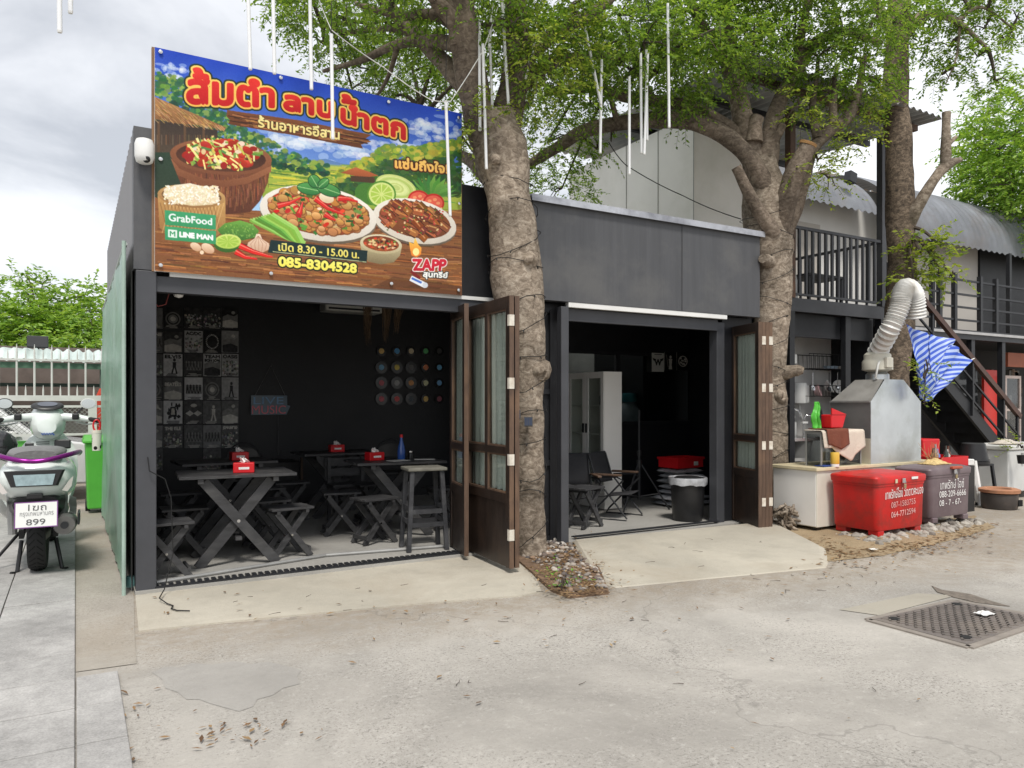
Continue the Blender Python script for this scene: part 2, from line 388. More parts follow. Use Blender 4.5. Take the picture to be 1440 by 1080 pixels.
    def mesh(s, name, mat, parent, tl, tr, bl, bow=None, ss=1, gain=1.):
        a = s.a
        if ss > 1: a = a[:s.H // ss * ss, :s.W // ss * ss].reshape(s.H // ss, ss, s.W // ss, ss, 3).mean((1, 3))
        h, w = a.shape[:2]; a = np.clip(a, 0, 1)
        lin = np.where(a <= .04045, a / 12.92, ((a + .055) / 1.055) ** 2.4) * gain
        lin = np.minimum(lin, .85)
        u = np.linspace(0, 1, w)[None, :, None]; v = np.linspace(0, 1, h)[:, None, None]
        tl, tr, bl = np.array(tl), np.array(tr), np.array(bl); p = tl + (tr - tl) * u + (bl - tl) * v
        n = np.cross(bl - tl, tr - tl); n /= np.linalg.norm(n)
        if bow is not None: p = p + n * bow(u, v)
        i = np.arange(h - 1)[:, None] * w + np.arange(w - 1)[None]
        q = np.stack([i, i + w, i + w + 1, i + 1], -1).reshape(-1, 4)
        o = np_mesh(name, p.reshape(-1, 3), q, mat, parent)
        at = o.data.color_attributes.new('Col', 'FLOAT_COLOR', 'POINT')
        at.data.foreach_set('color', np.concatenate([lin.reshape(-1, 3), np.ones((h * w, 1))], 1).astype(np.float32).ravel())
        return o
# ------------------------------------------------------------------ the palette
road_m = M_ground('road_concrete', (.415, .392, .355), (.17, .158, .142), (.66, .635, .59), .85, 1.0, band=True, crack=.3)
apron_m = M_ground('apron_concrete', (.48, .445, .37), (.33, .30, .25), (.56, .53, .47), .35, .6, warm=(.39, .34, .265))
strip_m = M_ground('strip_concrete', (.36, .33, .285), (.2, .18, .15), (.5, .47, .42), .6, .7, warm=(.30, .25, .19))
floor_m = M_ground('shop_floor_concrete', (.36, .35, .325), (.25, .24, .22), (.45, .44, .41), .2, .5)
patch_m = M_ground('patch_concrete', (.375, .358, .33), (.27, .25, .23), (.48, .46, .43), .4, .7)
slab_m = M('paving_slab', (.34, .345, .35), .85, .14, 5, .25, 40, stain=(.42, .41, .38), sscale=1.1, samt=.5)
black_m = M('black_paint', (.014, .0145, .017), .5, .3, 3, .12, 30)
black2_m = M('black_steel', (.02, .021, .024), .45, .2, 8)
dgrey_m = M('dark_grey_paint', (.072, .074, .080), .55, .16, 3, .05, stretch=(5, 5, .35), stain=(.115, .114, .112), sscale=1.4, samt=.7)
post_m = M('slate_steel', (.055, .057, .064), .5, .15, 4)
grey_m = M('grey_siding', (.21, .205, .21), .55, .1, 3)
white_m = M('white_paint', (.72, .72, .70), .45, .08, 4)
offwhite_m = M('offwhite_board', (.82, .80, .76), .6, .05, 2, stain=(.62, .61, .54), sscale=.9, samt=.5)
cream_m = M('cream_laminate', (.66, .64, .56), .5, .08, 3, stain=(.45, .41, .31), sscale=1.6, samt=.4)
galv_m = M('galvanised', (.55, .58, .60), .32, .16, 3, metal=.85, stain=(.42, .44, .46), sscale=2.5, samt=.6)
galvd_m = M('dull_galvanised', (.33, .33, .32), .5, .2, 5, metal=.4)
flash_m = M('flashing_foil', (.50, .51, .54), .38, .2, 4, .1, 12, metal=.6, stain=(.16, .16, .18), sscale=2.2, samt=.75)
dwood_m = M('dark_stained_wood', (.026, .018, .0145), .38, .5, 5, .1, 20, stretch=(6, 6, .7), stain=(.075, .042, .026), sscale=3, samt=.35)
edge_m = M('worn_wood_edge', (.10, .062, .042), .6, .4, 7, .1, 20, stretch=(5, 5, .6), stain=(.20, .12, .07), sscale=2.4, samt=.6)
bwood_m = M('black_stained_plank', (.042, .042, .044), .5, .55, 4, .15, 24, stretch=(1, 5, 5), stain=(.12, .117, .11), sscale=3, samt=.45)
glass_m = M_glass('clear_glass', (.93, .96, .94), .95); dglass_m = M_glass('smoky_glass', (.8, .83, .83), .85)
curtain_m = M('grey_curtain', (.62, .64, .61), .8, .12, 3)
hinge_m = M('painted_hinge', (.66, .62, .54), .45, .2, 14, stain=(.35, .24, .15), sscale=9, samt=.5)
tarp_m = M('green_tarp', (.17, .31, .22), .34, .22, 2.2, .25, 3, stretch=(1, .5, 2.4), stain=(.33, .45, .37), sscale=1.1, samt=.65)
red_m = M('red_plastic', (.54, .016, .014), .45, .16, 3, .05, 14, stain=(.22, .035, .028), sscale=4.5, samt=.75)
redc_m = M('clean_red_plastic', (.60, .012, .018), .4, .08, 5)
taupe_m = M('taupe_plastic', (.155, .115, .125), .45, .15, 3, stain=(.22, .18, .18), sscale=3, samt=.4)
plast_m = M('black_plastic', (.018, .018, .019), .38, .2, 6)
rubber_m = M('rubber', (.018, .018, .018), .8, .2, 9, .2, 40)
wplast_m = M('white_plastic', (.75, .75, .73), .4, .06, 5)
wire_m = M('black_wire', (.01, .01, .01), .6, .1, 5)
steel_m = M('stainless', (.62, .62, .62), .22, .1, 6, metal=1)
ink_white = M('white_lettering', (.78, .76, .74), .6, .12, 9)
rust_m = M('rusty_steel', (.09, .055, .04), .7, .4, 6, stain=(.17, .08, .04), sscale=3, samt=.6)
bark_m = M_bark('fig_bark', (.115, .09, .068), (.27, .22, .17), (.45, .385, .31))
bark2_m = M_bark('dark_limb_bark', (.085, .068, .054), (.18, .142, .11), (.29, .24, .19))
leaf_m = M_island('canopy_leaves', [(.07, .14, .025), (.125, .225, .035), (.19, .30, .05), (.27, .38, .07)], .5, .5)
leaf_y = M_island('yellow_green_leaves', [(.13, .21, .03), (.20, .29, .04), (.29, .37, .06), (.38, .43, .09)], .5, .42)
leaf_far = M_island('far_leaves', [(.10, .20, .03), (.17, .31, .045), (.26, .42, .07), (.36, .50, .11)], .55, .4)
print_m = M_print('banner_print', .42); poster_m = M_print('poster_print', .55)
# ------------------------------------------------------------------ ground
def sheet(name, pts, z, mat, t=0.):
    mb = MB(); p = [V((q[0], q[1], z)) for q in pts]
    if t: mb.prism([V((q[0], q[1], z - t)) for q in pts], (0, 0, t))
    else: mb.add(p, [tuple(range(len(p)))])
    return struct(mb, name, mat)
sheet('road', [(-400, -300), (700, -300), (700, 700), (-400, 700)], 0, road_m)
sheet('concrete_strip', [(0, 4.47), (.28, 4.45), (.31, 5.1), (.36, 6.0), (.36, 11.2), (0, 11.2)], .004, strip_m)
mb = MB(); y = -1.69
random.seed(3)
while y < 11.2:                                      # sidewalk paving: single slabs with open joints
    for i in range(-1, 13):
        if i < 0 and y > 4.3: continue
        w_, x_c = (.19, .095) if i < 0 else (.42, -.21 - i * .42)
        mb.box((x_c, y + .215, -.02 + random.uniform(-.002, .003)), (w_ - .007, .424, .08), Matrix.Rotation(random.uniform(-.004, .004), 3, 'X') @ Matrix.Rotation(random.uniform(-.004, .004), 3, 'Y'))
    y += .43
struct(mb, 'sidewalk', M_island('sidewalk_slabs', [(.33, .322, .31), (.355, .346, .333), (.34, .332, .32), (.365, .354, .34)], .88, 0, .25, .5), bevel=.004)
sheet('apron', [(.37, 6.0), (.33, 5.06), (.9, 4.98), (2.0, 4.78), (2.75, 4.6), (2.95, 4.62), (3.12, 4.95), (3.3, 5.45), (3.38, 6.0)], .010, apron_m, .05)
mb = MB()
mb.loft([[V((3.62, 5.05, .0)), V((3.42, 4.42, -.02)), V((5.5, 4.02, -.02)), V((6.15, 4.6, .0)), V((6.8, 5.8, .04)), V((4.2, 5.99, .04))],
         [V((3.70, 5.03, .05)), V((3.5, 4.47, .006)), V((5.45, 4.12, .006)), V((6.1, 4.66, .03)), V((6.76, 5.78, .055)), V((4.22, 5.98, .055))]])
struct(mb, 'apron_ramp', apron_m)
sheet('shop_floor', [(.37, 6.0), (6.75, 6.0), (6.84, 6.2), (8.0, 8.4), (8.0, 10.3), (.37, 10.3)], .034, floor_m, .05)
sheet('road_patch', [tuple(PG(*p))[:2] for p in ((214, 946), (232, 938), (252, 939), (270, 933), (300, 935), (330, 930), (352, 934), (378, 931), (400, 936), (424, 943), (418, 952), (422, 962), (398, 968), (384, 978), (362, 984), (356, 994), (336, 1001), (318, 996), (296, 990), (280, 984), (262, 984), (250, 974), (232, 968), (228, 956))], .002, patch_m)
# ------------------------------------------------------------------ the shop
FY = 6.1
shop = thing('restaurant_building', 'low black restaurant with two open fronts under the banner', 'building', (.36, FY, 0))
rf = 3.34
mb = MB(); n = 120
pr = []
for i in range(n + 1):
    Y = 6.16 + (11.1 - 6.16) * i / n; pr.append((Y, .007 if i % 4 in (1, 2) else 0))
mb.grid(lambda u, v: V((.36 - pr[int(round(u * n))][1], pr[int(round(u * n))][0], v * (rf - .0 + .02) - (.02 if v == 0 else 0))), n, 1)
mb.build('side_wall', grey_m, shop)
MB().bb(.375, 6.17, .0, .42, 11.1, rf - .01).build('inner_side_wall', black_m, shop)
MB().bb(.36, 6.02, 2.36, .56, 6.16, rf + .05).build('corner_post', dgrey_m, shop)
MB().bb(.375, 6.02, 0, .51, 6.14, 2.355).build('front_post', post_m, shop, bevel=.006)
MB().bb(4.055, 5.995, 0, 4.145, 6.075, 2.325).build('front_post', post_m, shop, bevel=.006)
MB().bb(6.24, 6.1, 0, 6.36, 6.22, 2.3).build('front_post', post_m, shop, bevel=.006)
MB().bb(.56, 6.09, 2.36, 3.73, 6.16, rf + .04).build('fascia', black_m, shop)
MB().bb(3.735, 6.0, 2.375, 6.82, 6.1, rf).build('fascia', dgrey_m, shop)
mb = MB(); mb.bb(3.70, 5.97, rf + .003, 6.86, 6.3, rf + .018); mb.bb(3.70, 5.955, rf - .045, 6.86, 5.969, rf + .018); mb.build('roof_flashing', flash_m, shop)
for sx in (5.62,): MB().bb(sx - .003, 5.994, 2.38, sx + .003, 5.999, rf - .05).build('panel_seam', M('seam_grey', (.058, .059, .063), .7), shop)  # thin bar for the panel joint, its paint slightly darker than the fascia
MB().bb(.6, 6.035, 2.325, 3.72, 6.088, 2.357).build('metal_trim', white_m, shop)
MB().bb(4.15, 6.005, 2.325, 6.30, 6.06, 2.372).build('metal_trim', white_m, shop)
mb = MB(); mb.bb(.512, 6.05, 2.21, 3.3, 6.14, 2.323); mb.build('lintel', post_m, shop)
mb = MB(); mb.bb(4.15, 6.08, 2.2, 6.23, 6.14, 2.32); mb.build('lintel', post_m, shop)
mb = MB(); mb.bb(3.3, 6.16, 0, 4.15, 6.2, 2.36)
for z in (.06, .8, 1.5, 2.3): mb.bb(3.31, 6.13, z - .025, 4.05, 6.158, z + .025)
for x in (3.33, 3.73, 4.03): mb.bb(x - .02, 6.12, 0, x + .02, 6.128, 2.3)
mb.build('front_panel', black_m, shop)
MB().bb(6.362, 6.14, 0, 6.84, 6.2, 2.37).build('front_panel', black_m, shop)
MB().prism([V((.36, 6.17, rf + .003)), V((6.84, 6.17, rf + .003)), V((8.0, 8.4, rf + .003)), V((5.16, 8.4, rf + .003)), V((5.16, 11.1, rf + .003)), V((.36, 11.1, rf + .003))], (0, 0, .027)).build('roof', galvd_m, shop)
MB().prism([V((.43, 6.18, rf - .3)), V((6.84, 6.2, rf - .3)), V((7.96, 8.36, rf - .3)), V((5.16, 8.36, rf - .3)), V((5.16, 10.2, rf - .3)), V((.43, 10.2, rf - .3))], (0, 0, .03)).build('ceiling', black_m, shop)
MB().bb(.43, 10.12, 0, 5.1, 10.2, rf - .3).build('back_wall', black_m, shop)
MB().bb(5.1, 8.3, 0, 5.16, 10.2, rf - .3).build('partition_wall', black_m, shop)
MB().prism([V((6.84, 6.2, 0)), V((7.96, 8.36, 0)), V((8.02, 8.36, 0)), V((6.9, 6.2, 0))], (0, 0, rf - .3)).build('inner_side_wall', black_m, shop)
wl, wr = PY(792, 560, 8.3).x, PY(971, 560, 8.3).x; wt, wb = 2.06, 1.12
mb = MB(); mb.bb(5.16, 8.3, 0, 7.96, 8.36, wb); mb.bb(5.16, 8.3, wt, 7.96, 8.36, rf - .3); mb.bb(wr, 8.3, wb, 7.96, 8.36, wt); mb.bb(5.16, 8.3, wb, wl, 8.36, wt)
mb.build('back_wall', black_m, shop)
mid = PY(868, 560, 8.3).x
mb = MB(); mb.bb(wl, 8.27, wb - .04, wr, 8.299, wb); mb.bb(wl, 8.27, wt, wr, 8.299, wt + .04); mb.bb(mid - .03, 8.27, wb, mid + .03, 8.299, wt)
mb.bb(wr, 8.27, wb - .04, wr + .04, 8.299, wt + .04)
kw = mb.build('kitchen_window', black2_m, shop)
mb = MB(); mb.bb(wl, 8.32, wb, mid - .032, 8.328, wt); mb.bb(mid + .032, 8.32, wb, wr, 8.328, wt); mb.build('pane', dglass_m, kw)
MB().bb(5.17, 9.7, .0, 8.4, 9.75, 3.0).build('kitchen_back_wall', M('kitchen_wall_paint', (.42, .42, .41), .7, .3, 2), shop)
mb = MB(); mb.bb(.5, 6.02, .036, 3.3, 6.06, .046)
for i in range(56): mb.bb(.5 + i * .05, 6.07, .036, .5 + i * .05 + .03, 6.14, .05)
mb.build('door_track', black2_m, shop)
mb = MB(); mb.tube([V((.52, 6.16, .05)), V((1.9, 6.5, .05)), V((3.0, 6.35, .05))], .016, 8); mb.build('floor_rail', galvd_m, shop)
mb = MB(); mb.bb(4.26, 6.06, .056, 6.24, 6.12, .066); mb.build('door_track', black2_m, shop)
# folding doors: every leaf a part with its panes and hinges
def leaf(a, b, cols=1, h=2.26, t=.042, curtain=False, hinges=(), z0=.05, edge=True):
    a = V((*a, 0)); b = V((*b, 0)); d = (b - a); w = d.length; x = d.normalized(); R = Matrix.Rotation(math.atan2(x.y, x.x), 3, 'Z'); n = R @ V((0, 1, 0))
    def at(u, z, o=0): return a + x * u + n * o + V((0, 0, z))
    def bx(mb, u0, u1, z0_, z1, tt, o=0): mb.box(at((u0 + u1) / 2, (z0_ + z1) / 2, o), (u1 - u0, tt, z1 - z0_), R)
    st = .062; kick = .62; midr = 1.0
    mb = MB(); bx(mb, 0, st, z0, h, t); bx(mb, w - st, w, z0, h, t); bx(mb, st, w - st, h - .1, h, t * .96); bx(mb, st, w - st, kick - .05, kick + .03, t * .96)
    bx(mb, st, w - st, midr - .03, midr + .03, t * .96); bx(mb, st, w - st, z0, kick - .05, t * .6)
    step = (w - 2 * st) / cols
    for c in range(1, cols): bx(mb, st + c * step - .022, st + c * step + .022, kick + .03, h - .1, t * .9)
    o = mb.build('folding_door', dwood_m, shop, bevel=.003)
    for c in range(cols):
        for za, zb in ((kick + .03, midr - .03), (midr + .03, h - .1)):
            u0 = st + c * step + (.022 if c else 0); u1 = st + (c + 1) * step - (.022 if c < cols - 1 else 0)
            g = MB(); bx(g, u0, u1, za, zb, .006); g.build('pane', glass_m, o)
            f = MB()
            for q in ((u0, u0 + .014, za, zb), (u1 - .014, u1, za, zb), (u0 + .014, u1 - .014, za, za + .014), (u0 + .014, u1 - .014, zb - .014, zb)): bx(f, *q, t * .7)
            f.build('glazing_bead', edge_m, o)
    if curtain:
        c = MB(); N = 70
        c.grid(lambda u, v: at(st + u * (w - 2 * st), kick + .04 + v * (h - .15 - kick), .035 + .012 * sin(u * 44) + .004 * sin(u * 97 + v * 3)), N, 4)
        c.build('curtain', curtain_m, o, smooth=80)
    if edge:
        e = MB(); bx(e, w + .001, w + .006, z0, h, t * .94); e.build('door_edge', edge_m, o)
    for z in hinges: hb = MB(); bx(hb, w + .007, w + .011, z - .045, z + .045, t * 1.02); bx(hb, w - .022, w + .007, z - .045, z + .045, .004, -t / 2 - .003); hb.build('hinge', hinge_m, o)
    return o
HZ = (.32, .93, 1.55, 2.06)
leaf((3.06, 6.36), (2.95, 5.84), 1, hinges=(), curtain=True)
leaf((3.10, 6.12), (3.045, 5.22), 2, hinges=HZ, curtain=True)
leaf((3.155, 6.12), (3.10, 5.225), 2)
for i in range(4): leaf((6.545 + i * .048, 6.16), (6.345 + i * .048, 5.58 - i * .006), 1, curtain=(i < 1), hinges=HZ if i in (1, 3) else ())
# ------------------------------------------------------------------ banner
ban = thing('shop_banner', 'wide printed food banner with red and yellow lettering above the left opening', 'banner', (1.76, 6.0, 2.4))
BL, BR, BT, BB = PY(217.5, 225, 6.0), PY(648.5, 285, 6.0), 0, 0
xl, xr = BL.x, BR.x; zt = PY(217.5, 67, 6.0).z; zb = PY(217.5, 381, 6.0).z
def homog(src, dst):
    A = []
    for (x, y), (u, v) in zip(src, dst): A += [[x, y, 1, 0, 0, 0, -u * x, -u * y, -u], [0, 0, 0, x, y, 1, -v * x, -v * y, -v]]
    h = np.linalg.svd(np.array(A, float))[2][-1].reshape(3, 3); return h
BW, BH = 1360, 860
Hm = homog([(50, 48), (1275, 310), (1272, 1035), (50, 940)], [(0, 0), (BW, 0), (BW, BH), (0, BH)])
def bfn(x, y): q = Hm @ (x, y, 1); return q[0] / q[2], q[1] / q[2]
p = Paint(BW, BH, (.2, .4, .75), bfn)
def inv(u, v): q = np.linalg.inv(Hm) @ (u * BW, v * BH, 1); return q[0] / q[2], q[1] / q[2]
rnd = random.Random(11)
def rc(pal, j=10): c = rnd.choice(pal); return tuple(max(0, min(255, k + rnd.randint(-j, j))) for k in c)
U = lambda *q: [inv(*k) for k in q]
p.poly(U((-.01, -.01), (1.01, -.01), (1.01, .7), (-.01, .7)), (24, 62, 178), (168, 206, 236))
def cloud(cx, cy, s, n=26, col=(238, 240, 245)):
    for _ in range(n): p.ell(cx + rnd.gauss(0, s), cy + rnd.gauss(0, s * .3), rnd.uniform(.15, .45) * s, rnd.uniform(.1, .25) * s, rc([col, (205, 220, 240)], 6), rot=8, alpha=.4, n=16)
for c in ((110, 135, 48), (130, 170, 40), (640, 400, 90), (730, 440, 80), (560, 420, 70), (1160, 365, 62), (1100, 350, 40), (980, 430, 60), (1200, 400, 50), (860, 455, 60)): cloud(*c)
p.poly([(470, 520), (520, 478), (600, 470), (660, 500), (730, 492), (800, 512), (900, 520), (900, 560), (470, 560)], (88, 124, 178), (150, 180, 205))
p.poly([(480, 500), (1275, 560), (1275, 700), (480, 700)], (196, 200, 86), (120, 150, 50))
for _ in range(150):
    x = rnd.uniform(490, 920); y = rnd.uniform(515, 610); w = rnd.uniform(30, 130); p.stroke([(x, y), (x + w, y + w * .09)], rnd.uniform(2, 6), rc([(222, 206, 70), (150, 170, 60), (90, 140, 50), (205, 190, 80), (70, 115, 45)]), .7)
def bush(poly, n, pal, r0, r1, y0, y1, x0, x1, dep=170, shr=.17):
    import itertools
    q = np.array(poly, float)
    for _ in range(n):
        x, y = rnd.uniform(x0, x1), rnd.uniform(y0, y1)
        yt = np.interp(x, q[:, 0], q[:, 1])
        if y < yt or y > yt + dep - (x - x0) * shr: continue
        t = (y - yt) / max(1, min(y1, yt + dep) - yt); r = rnd.uniform(r0, r1)
        p.ell(x, y, r, r * .75, rc(pal[0] if t > .5 else pal[1] if rnd.random() < .6 else pal[2], 12), alpha=.8, n=12)
bush([(50, 150), (130, 160), (200, 205), (330, 320), (420, 375), (520, 425), (620, 480), (740, 515)], 2600, [[(24, 62, 52), (30, 74, 48)], [(52, 104, 62), (40, 88, 60)], [(110, 148, 62), (142, 168, 70)]], 5, 17, 150, 570, 50, 740, 210, .24)
bush([(780, 530), (900, 490), (960, 440), (1100, 446), (1200, 420), (1275, 408)], 2200, [[(40, 78, 40), (58, 96, 42)], [(120, 146, 50), (90, 128, 52)], [(196, 188, 66), (166, 172, 58)]], 5, 17, 410, 680, 780, 1285, 110, -.25)
# huts
p.poly([(40, 330), (200, 340), (200, 680), (40, 680)], (40, 66, 50), (46, 58, 44))
p.poly([(50, 340), (300, 380), (300, 470), (50, 470)], (54, 44, 38), (80, 66, 52))
for x in range(60, 300, 9): p.stroke([(x, 400), (x, 440)], 3, rc([(110, 84, 60), (70, 52, 40)]))
for x in (66, 170, 245): p.stroke([(x, 345), (x, 470)], 9, (92, 68, 48))
p.poly([(50, 248), (335, 370), (328, 378), (240, 362), (150, 356), (50, 338)], (168, 124, 76), (128, 88, 54))
for _ in range(260):
    x = rnd.uniform(50, 315); yt = 250 + (x - 50) * .42; yb = 340 + (x - 50) * .13; y = rnd.uniform(yt, max(yt + 1, yb)); p.stroke([(x, y), (x + 16, y + 15)], 2.4, rc([(200, 156, 100), (120, 82, 50), (180, 134, 84)], 14), .8)
p.poly([(790, 548), (850, 526), (905, 545), (940, 560), (880, 568)], (186, 100, 56), (150, 76, 42)); p.poly([(830, 560), (925, 566), (925, 590), (830, 582)], (74, 52, 36))
# table
p.poly([(40, 640), (130, 690), (500, 700), (930, 745), (1285, 690), (1285, 1060), (40, 960)], (146, 94, 54), (122, 76, 44))
for _ in range(900):
    x = rnd.uniform(30, 1270); y = rnd.uniform(690, 1045); w = rnd.uniform(20, 160); p.stroke([(x, y), (x + w / 2, y + w * .04 + rnd.uniform(-3, 3)), (x + w, y + w * .09)], rnd.uniform(1.5, 7), rc([(92, 52, 28), (190, 122, 66), (64, 38, 24), (212, 150, 88), (120, 68, 36), (160, 98, 52)], 12), rnd.uniform(.25, .7))
p.poly([(1000, 960), (1280, 1000), (1280, 1050), (900, 1010)], (70, 40, 24), alpha=.45)
# mortar with papaya salad
mort = [(112, 475)] + [(112 + 8 * k, 475 + 24 * k) for k in range(1, 5)] + [(175, 640), (235, 695), (330, 715), (430, 705), (470, 660), (500, 590), (516, 510)]
p.poly(mort, (128, 76, 50), (84, 46, 32))
for _ in range(260):
    x = rnd.uniform(150, 500); y = rnd.uniform(545, 660 - max(0, x - 440) * 1.9 - max(0, 190 - x) * 1.6); p.stroke([(x, y), (x + rnd.uniform(-6, 6), y + rnd.uniform(20, 60))], rnd.uniform(2, 6), rc([(160, 96, 62), (70, 40, 30), (104, 62, 44), (178, 112, 74)], 12), .45)
p.poly([(112, 490), (150, 535), (240, 572), (330, 580), (420, 565), (516, 520), (514, 545), (420, 592), (330, 606), (235, 598), (140, 560)], (158, 102, 68), (118, 70, 46))
p.ell(314, 487, 204, 70, (146, 92, 60), (120, 72, 48), 4); p.ell(314, 487, 180, 57, (58, 34, 26), (90, 54, 38), 4)
for _ in range(330):
    a = rnd.uniform(0, 6.28); r = rnd.random() ** .5; x = 318 + cos(a) * r * 150; y = 478 + sin(a) * r * 52 - (1 - r) * 42
    k = rnd.random()
    if k < .55: an = rnd.uniform(-1.0, 1.0) + (.5 if x < 318 else 0.7); l = rnd.uniform(24, 60); p.stroke([(x - cos(an) * l / 2, y - sin(an) * l / 2), (x + cos(an) * l / 2, y + sin(an) * l / 2)], rnd.uniform(6, 11), rc([(226, 206, 120), (238, 222, 150), (196, 184, 92), (128, 164, 70), (84, 134, 60)], 12))
    elif k < .85: p.ell(x, y, rnd.uniform(12, 24), rnd.uniform(9, 16), rc([(196, 52, 36), (220, 84, 48), (170, 36, 30)], 12), rc([(150, 34, 26)], 8), rnd.uniform(-40, 40), n=14)
    else: p.ell(x, y, rnd.uniform(9, 15), rnd.uniform(8, 12), rc([(232, 214, 180), (214, 190, 140)], 8), n=14)
# sticky rice basket
p.poly([(62, 640), (70, 770), (120, 800), (220, 808), (300, 800), (333, 765), (332, 655)], (196, 152, 92), (150, 106, 60))
for k in range(1, 17):
    p.stroke([(58 + k * 14, 670), (88 + k * 14, 790)], 3.5, (120, 84, 46), .55); p.stroke([(102 + k * 14, 670), (66 + k * 14, 790)], 3.5, (224, 186, 126), .55)
p.ell(197, 643, 136, 46, (204, 164, 106), (150, 108, 64), 4); p.ell(197, 643, 120, 36, (110, 78, 48), None, 4)
p.poly([(82, 640), (90, 618), (130, 600), (190, 592), (250, 606), (290, 630), (312, 660), (280, 676), (200, 682), (120, 668)], (240, 230, 206), (214, 194, 152))
for _ in range(420):
    x = rnd.uniform(90, 305); y = rnd.uniform(602, 674); p.ell(x, y, rnd.uniform(4, 8), 3, rc([(252, 246, 230), (226, 208, 168), (240, 226, 196)], 6), None, rnd.uniform(0, 180), n=8)
# garnish behind right plate
for i in range(14):
    a = -2.4 + i * .2; x, y = 1145 + cos(a) * 10, 650; p.poly([(x, y), (x + cos(a) * 60 - 12, y + sin(a) * 62), (x + cos(a) * 108, y + sin(a) * 96), (x + cos(a) * 62 + 14, y + sin(a) * 50)], rc([(96, 152, 62), (126, 176, 78), (60, 116, 50)], 10), (70, 124, 50))
p.ell(1010, 605, 84, 46, (204, 214, 130), (160, 186, 90), 18)
for k in range(9): p.ell(1010, 608, 80 - k * 8, 42 - k * 4, rc([(222, 228, 156), (168, 192, 96)], 6), None, 18, .6)
for x, y, r in ((890, 628, 44), (915, 634, 48)): p.ell(x, y, r, r * .92, (66, 116, 44))
p.ell(952, 634, 58, 54, (84, 136, 46)); p.ell(952, 634, 51, 47, (206, 220, 130))
for k in range(10): a = k * .628; p.poly([(952 + cos(a) * 6, 634 + sin(a) * 6), (952 + cos(a - .25) * 44, 634 + sin(a - .25) * 40), (952 + cos(a + .25) * 44, 634 + sin(a + .25) * 40)], (164, 194, 76))
for x, y in ((1100, 655), (1160, 668)):
    p.ell(x, y, 44, 38, (186, 40, 34)); p.ell(x, y, 37, 31, (222, 92, 72))
    for k in range(5): p.ell(x + cos(k * 1.26) * 19, y + sin(k * 1.26) * 15, 8, 6, (236, 150, 104))
# right plate with grilled pork
p.ell(1085, 748, 170, 86, (150, 140, 126), (96, 84, 70), 12); p.ell(1085, 740, 170, 86, (238, 232, 220), (206, 196, 180), 12); p.ell(1085, 736, 146, 68, (146, 84, 46), (110, 60, 34), 12)
for _ in range(64):
    a = rnd.uniform(0, 6.28); r = rnd.random() ** .5; x = 1085 + cos(a) * r * 132; y = 738 + sin(a) * r * 62 + cos(a) * r * 26 - (1 - r) * 48; an = rnd.uniform(.2, .9); l = rnd.uniform(30, 50)
    A = (x - cos(an) * l / 2, y - sin(an) * l / 2); B = (x + cos(an) * l / 2, y + sin(an) * l / 2)
    p.stroke([A, B], 34, (72, 36, 20), .9); p.stroke([A, B], 27, rc([(150, 84, 44), (178, 104, 56), (124, 66, 36)], 14)); p.stroke([(A[0], A[1] - 5), (B[0] - 6, B[1] - 6)], 5, rc([(222, 158, 98), (206, 136, 78)], 10), .8)
for _ in range(60): p.ell(rnd.uniform(960, 1200), rnd.uniform(680, 790), 4, 3, rc([(70, 110, 40), (230, 196, 140), (200, 60, 60)]), n=8)
# middle plate with minced meat salad
p.ell(700, 722, 234, 106, (140, 128, 112), (100, 86, 70), 9); p.ell(700, 710, 234, 108, (240, 234, 224), (208, 200, 186), 9); p.ell(702, 704, 205, 90, (150, 84, 40), (132, 64, 30), 9)
for _ in range(620):
    a = rnd.uniform(0, 6.28); r = rnd.random() ** .5; x = 702 + cos(a) * r * 188; y = 704 + sin(a) * r * 82 + cos(a) * r * 28 - (1 - r) * 52; k = rnd.random()
    if k < .5:
        s = rnd.uniform(12, 26); p.ell(x, y, s, s * .8, (120, 70, 34), None, 20, .8, n=12); p.ell(x - 1, y - 2, s * .86, s * .64, rc([(216, 164, 96), (232, 190, 124), (196, 136, 72)], 14), rc([(178, 116, 60)], 10), 20, n=12)
    elif k < .68: an = rnd.uniform(-.3, 1.2); l = rnd.uniform(14, 34); p.stroke([(x, y), (x + cos(an) * l, y + sin(an) * l)], rnd.uniform(8, 14), rc([(58, 104, 44), (96, 144, 60), (36, 74, 38)], 12))
    elif k < .84: p.ell(x, y, rnd.uniform(8, 18), rnd.uniform(6, 11), rc([(196, 36, 32), (170, 30, 26), (224, 70, 50)], 12), None, rnd.uniform(-50, 60), n=12)
    else: p.ell(x, y, rnd.uniform(4, 10), rnd.uniform(4, 8), rc([(86, 40, 24), (240, 220, 180), (60, 90, 40)], 10), n=8)
for q in ([(540, 680), (590, 668), (636, 645)], [(690, 650), (740, 690), (806, 718)], [(625, 712), (632, 690), (640, 665)], [(780, 650), (820, 652), (858, 664)], [(728, 712), (752, 730), (770, 738)]):
    p.stroke(q, 27, (120, 16, 18), taper=True); p.stroke(q, 21, (210, 40, 34), taper=True); p.stroke([(a, b - 4) for a, b in q], 5, (240, 140, 120), .7, True)
p.ell(734, 648, 30, 20, (244, 232, 206), (214, 190, 150), 20)
for x, y, rx, ry, r in ((665, 612, 46, 22, 12), (742, 616, 48, 23, 20), (686, 582, 26, 22, 60), (722, 590, 24, 16, -40)):
    p.ell(x, y, rx + 3, ry + 3, (26, 66, 36), None, r); p.ell(x, y, rx, ry, (84, 156, 78), (46, 112, 58), r); c, s = cos(rad(r)), sin(rad(r)); p.stroke([(x - rx * c, y - rx * s), (x + rx * c, y + rx * s)], 3, (150, 200, 130))
